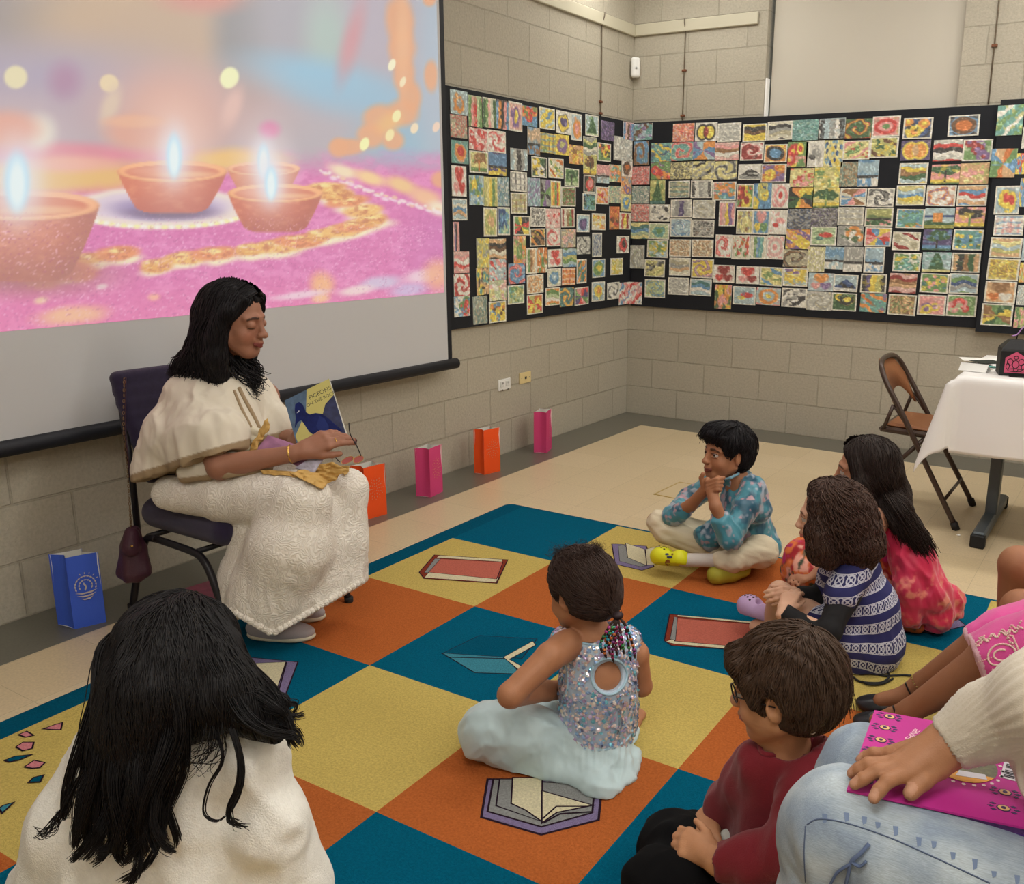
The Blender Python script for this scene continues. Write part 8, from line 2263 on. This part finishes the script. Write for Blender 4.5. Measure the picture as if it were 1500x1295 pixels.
so2 = nrm(PZ(1393, 1087, .692)-PZ(1450, 1056, .73)); a_ = nrm(np.cross(so2, up_z)); b_ = np.cross(so2, a_)
def ribs(V, N):
    L3 = V-cu; an = np.arctan2(L3@a_, L3@b_); near = np.clip((.30-np.abs(L3@so2))*10, 0, 1); return .0015*np.sin(an*40)*near+folds((.4, 0, 1), .004, 24, 3)(V)
cloth('sweater', sw, .0038, kn_, jn, ribs, 1)
hb = hairshell(HJ, jn, MATS['hair_dark'], puff=.008, nape=-.06); w = HJ.w; hb.chain([w(0, -.06, -.02), w(0, -.09, -.12), w(0, -.08, -.22)], [.075, .07, .04], .03); cloth('hair', hb, .007, MATS['hair_dark'], jn)
for Fq in (F1, F2): shoe(jn, Fq+np.array([.07, 0, -.017]), Fq+np.array([-.17, .02, -.017]), .09, mat('canvas_grey', (176, 168, 170)), mat('sole_cream'), hh=.06)
# magenta book on the knees
A_ = PZ(1281, 1041, ZB_); Bq = PZ(1240, 1158, ZB_); Cq = PZ(1500, 1213, ZB_)
e1 = nrm(Cq-Bq); up_e = A_-Bq; Lw = .30; hgt = np.linalg.norm(up_e)
def bk(u, v, z=0): return Bq+e1*Lw*u+up_e*v+up_z*z
t = thing('picture_book', tuple(bk(.5, .5)), 'large magenta picture book lying closed on the light blue jeans', 'book')
MB().poly([bk(0, 0, -.002), bk(1, 0, -.002), bk(1, 1, -.002), bk(0, 1, -.002)], up_z, .003).build('back_cover', mat('cover_bright_magenta', (190, 48, 142), .6, coat=0, spec=.25, var=.08, vscale=8), t); bcov = [o_ for o_ in t.children if o_.name.startswith('back_cover')][0]
MB().poly([bk(.012, .012, -.0115), bk(.99, .012, -.0115), bk(.99, .988, -.0115), bk(.012, .988, -.0115)], up_z, .0095).build('pages', mat('page_edge_purple', (96, 60, 120), .7, var=.3, vscale=200), t)
MB().poly([bk(0, 0, -.0145), bk(1, 0, -.0145), bk(1, 1, -.0145), bk(0, 1, -.0145)], up_z, .003).build('front_cover', mat('cover_dark_purple', (66, 36, 110), .35), t)
om = MB(); mats_ = [mat('ink_purple', (58, 24, 84), .5), mat('ink_yellow', (226, 180, 120), .5), mat('ink_cream', (240, 214, 214), .5), mat('photo_olive', (96, 92, 52), .4, var=.4, vscale=120), mat('label_white', (216, 214, 220), .5), mat('ink_black', (30, 26, 34), .6), mat('ink_orange', (230, 160, 40), .5)]
def pp(x, y, o): p = PZ(x, y, ZB_); return p+up_z*o
def blob(cx, cy, r, m, o, n=10, sx=1.0, a0=0):
    c = pp(cx, cy, o); ex = e1; ey = nrm(np.cross(up_z, e1)); om.poly([c+r*sx*math.cos(a0+2*PI*k/n)*ex+r*math.sin(a0+2*PI*k/n)*ey for k in range(n)], up_z, .0003, m)
for (cx, cy) in ((1303, 1051), (1296, 1067), (1290, 1085), (1283, 1102), (1270, 1145), (1472, 1162), (1470, 1185), (1478, 1100)):
    c = pp(cx, cy, 0)
    blob(cx, cy, .0075, 0, .0012, 8, 1.2); blob(cx, cy, .0058, 1, .0016, 8, 1.25); blob(cx, cy, .0030, 0, .0020, 8)
    for sx_ in (-1, 1):
        for sy_ in (-1, 0, 1):
            ey = nrm(np.cross(up_z, e1)); q_ = c+e1*sx_*(.0125+.003*(sy_ == 0))+ey*sy_*.0065+up_z*.0012
            om.poly([q_+.0028*math.cos(k*PI/2)*e1*1.5+.0026*math.sin(k*PI/2)*ey for k in range(4)], up_z, .0003, 0)
# round picture with dotted edge
cc_ = pp(1410, 1120, 0)
ey = nrm(np.cross(up_z, e1))
om.poly([cc_+up_z*.0012+.045*(math.cos(a)*e1+math.sin(a)*ey) for a in np.arange(28)*2*PI/28], up_z, .0003, 3)
om.poly([cc_+up_z*.0016+.045*(math.cos(a)*e1+math.sin(a)*ey) for a in np.linspace(PI+.5, 2*PI-.5, 12)], up_z, .0003, 6)
om.poly([cc_+up_z*.0020+e1*x+ey*y for x, y in ((-.01, -.034), (.03, -.030), (.028, -.018), (-.005, -.02))], up_z, .0003, 4)
for k in range(24):
    a = 2*PI*k/24; q_ = cc_+up_z*.0012+.0505*(math.cos(a)*e1+math.sin(a)*ey); om.poly([q_+.0028*(math.cos(b)*e1+math.sin(b)*ey) for b in np.arange(6)*PI/3], up_z, .0003, 2)
om.poly([pp(1471, 1116, .0012), pp(1493, 1121, .0012), pp(1489, 1146, .0012), pp(1465, 1140, .0012)], up_z, .0003, 4)
for k in range(9):
    f = .14+.72*k/8
    def lp_(u, v): return pp(1471*(1-u)*(1-v)+1493*u*(1-v)+1489*u*v+1465*(1-u)*v, 1116*(1-u)*(1-v)+1121*u*(1-v)+1146*u*v+1140*(1-u)*v, .0016)
    if k in (3,): continue
    om.poly([lp_(.18, f), lp_(.85, f), lp_(.85, f+.04+.02*(k % 2)), lp_(.18, f+.04+.02*(k % 2))], up_z, .0003, 5)
om_o = om.build('cover_print', mats_, t)
txv, txf = text_mesh('welcome to SHINE!', .0125); tx = MB()
d1 = nrm(pp(1343, 1072, 0)-pp(1312, 1102, 0)); d2 = np.cross(up_z, d1)
c_ = pp(1324, 1090, .0013)
tx.add([c_+d1*p[0]+d2*p[1] for p in txv], txf); absorb(bcov, om_o, tx.build('cover_lettering', mats_[2], t))
# ================================================================== camera and light
cd_ = bpy.data.cameras.new('camera'); cam = bpy.data.objects.new('camera', cd_); COL.objects.link(cam)
cam.location = CAM
Mx = Matrix((( CR[0], CU[0], -CF[0]), (CR[1], CU[1], -CF[1]), (CR[2], CU[2], -CF[2])))
cam.rotation_euler = Mx.to_euler()
cd_.sensor_fit = 'HORIZONTAL'; cd_.sensor_width = 36; cd_.lens = 36*FPX/1500
cd_.shift_x = -(PCX-750)/1500; cd_.shift_y = (PCY-647.5)/1500
cd_.clip_start = .05
sc.camera = cam
def area(name, loc, sx, sy, power, col=(1, .97, .925), rot=(0, 0, 0)):
    l = bpy.data.lights.new(name, 'AREA'); l.shape = 'RECTANGLE'; l.size = sx; l.size_y = sy; l.energy = power; l.color = col
    o = bpy.data.objects.new(name, l); o.location = loc; o.rotation_euler = rot; COL.objects.link(o); return o
lensm = mat('diffuser', (250, 248, 240), .5, emit=1.2); trf = mat('fixture_white', (235, 235, 232), .5)
FZ = 2.92
for i, (x, y, pw, up) in enumerate([(.62, -.62, 7, 9), (2.6, -.9, 12, 12), (4.6, -.9, 20, 14), (.9, -3.2, 5, 8), (2.9, -3.2, 13, 14), (5.0, -3.2, 26, 14), (2.9, -5.6, 20, 12), (5.0, -5.6, 16, 12), (2.6, -7.8, 8, 10), (5.0, -7.8, 12, 10)]):
    t = thing('ceiling_light', (x, y, FZ-.03), 'white pendant light panel added below the ceiling to brighten the walls', 'ceiling light', 'added pendant light panels')
    MB().box((x, y, FZ), (1.24, .30, .06), bev=.008).build('housing', trf, t)
    MB().box((x, y, FZ-.031), (1.18, .24, .004)).build('diffuser', lensm, t)
    for s_ in (-1, 1): MB().tube([(x+s_*.5, y, FZ+.03), (x+s_*.5, y, WZ)], .003, 6).build('hanger_rod', trf, t)
    area('lamp', (x, y, FZ-.04), 1.16, .24, pw); area('lamp', (x, y, FZ+.04), 1.16, .24, up, (.96, .97, 1), (PI, 0, 0))  # second, upward lamp of each panel added to brighten the upper walls
w_ = bpy.data.worlds.new('world'); sc.world = w_; w_.use_nodes = True
w_.node_tree.nodes['Background'].inputs['Color'].default_value = (.75, .8, .9, 1); w_.node_tree.nodes['Background'].inputs['Strength'].default_value = .6
sc.view_settings.view_transform = 'Standard'; sc.view_settings.look = 'None'; sc.view_settings.gamma = 1; sc.view_settings.exposure = 0.0
sc.view_settings.use_curve_mapping = False
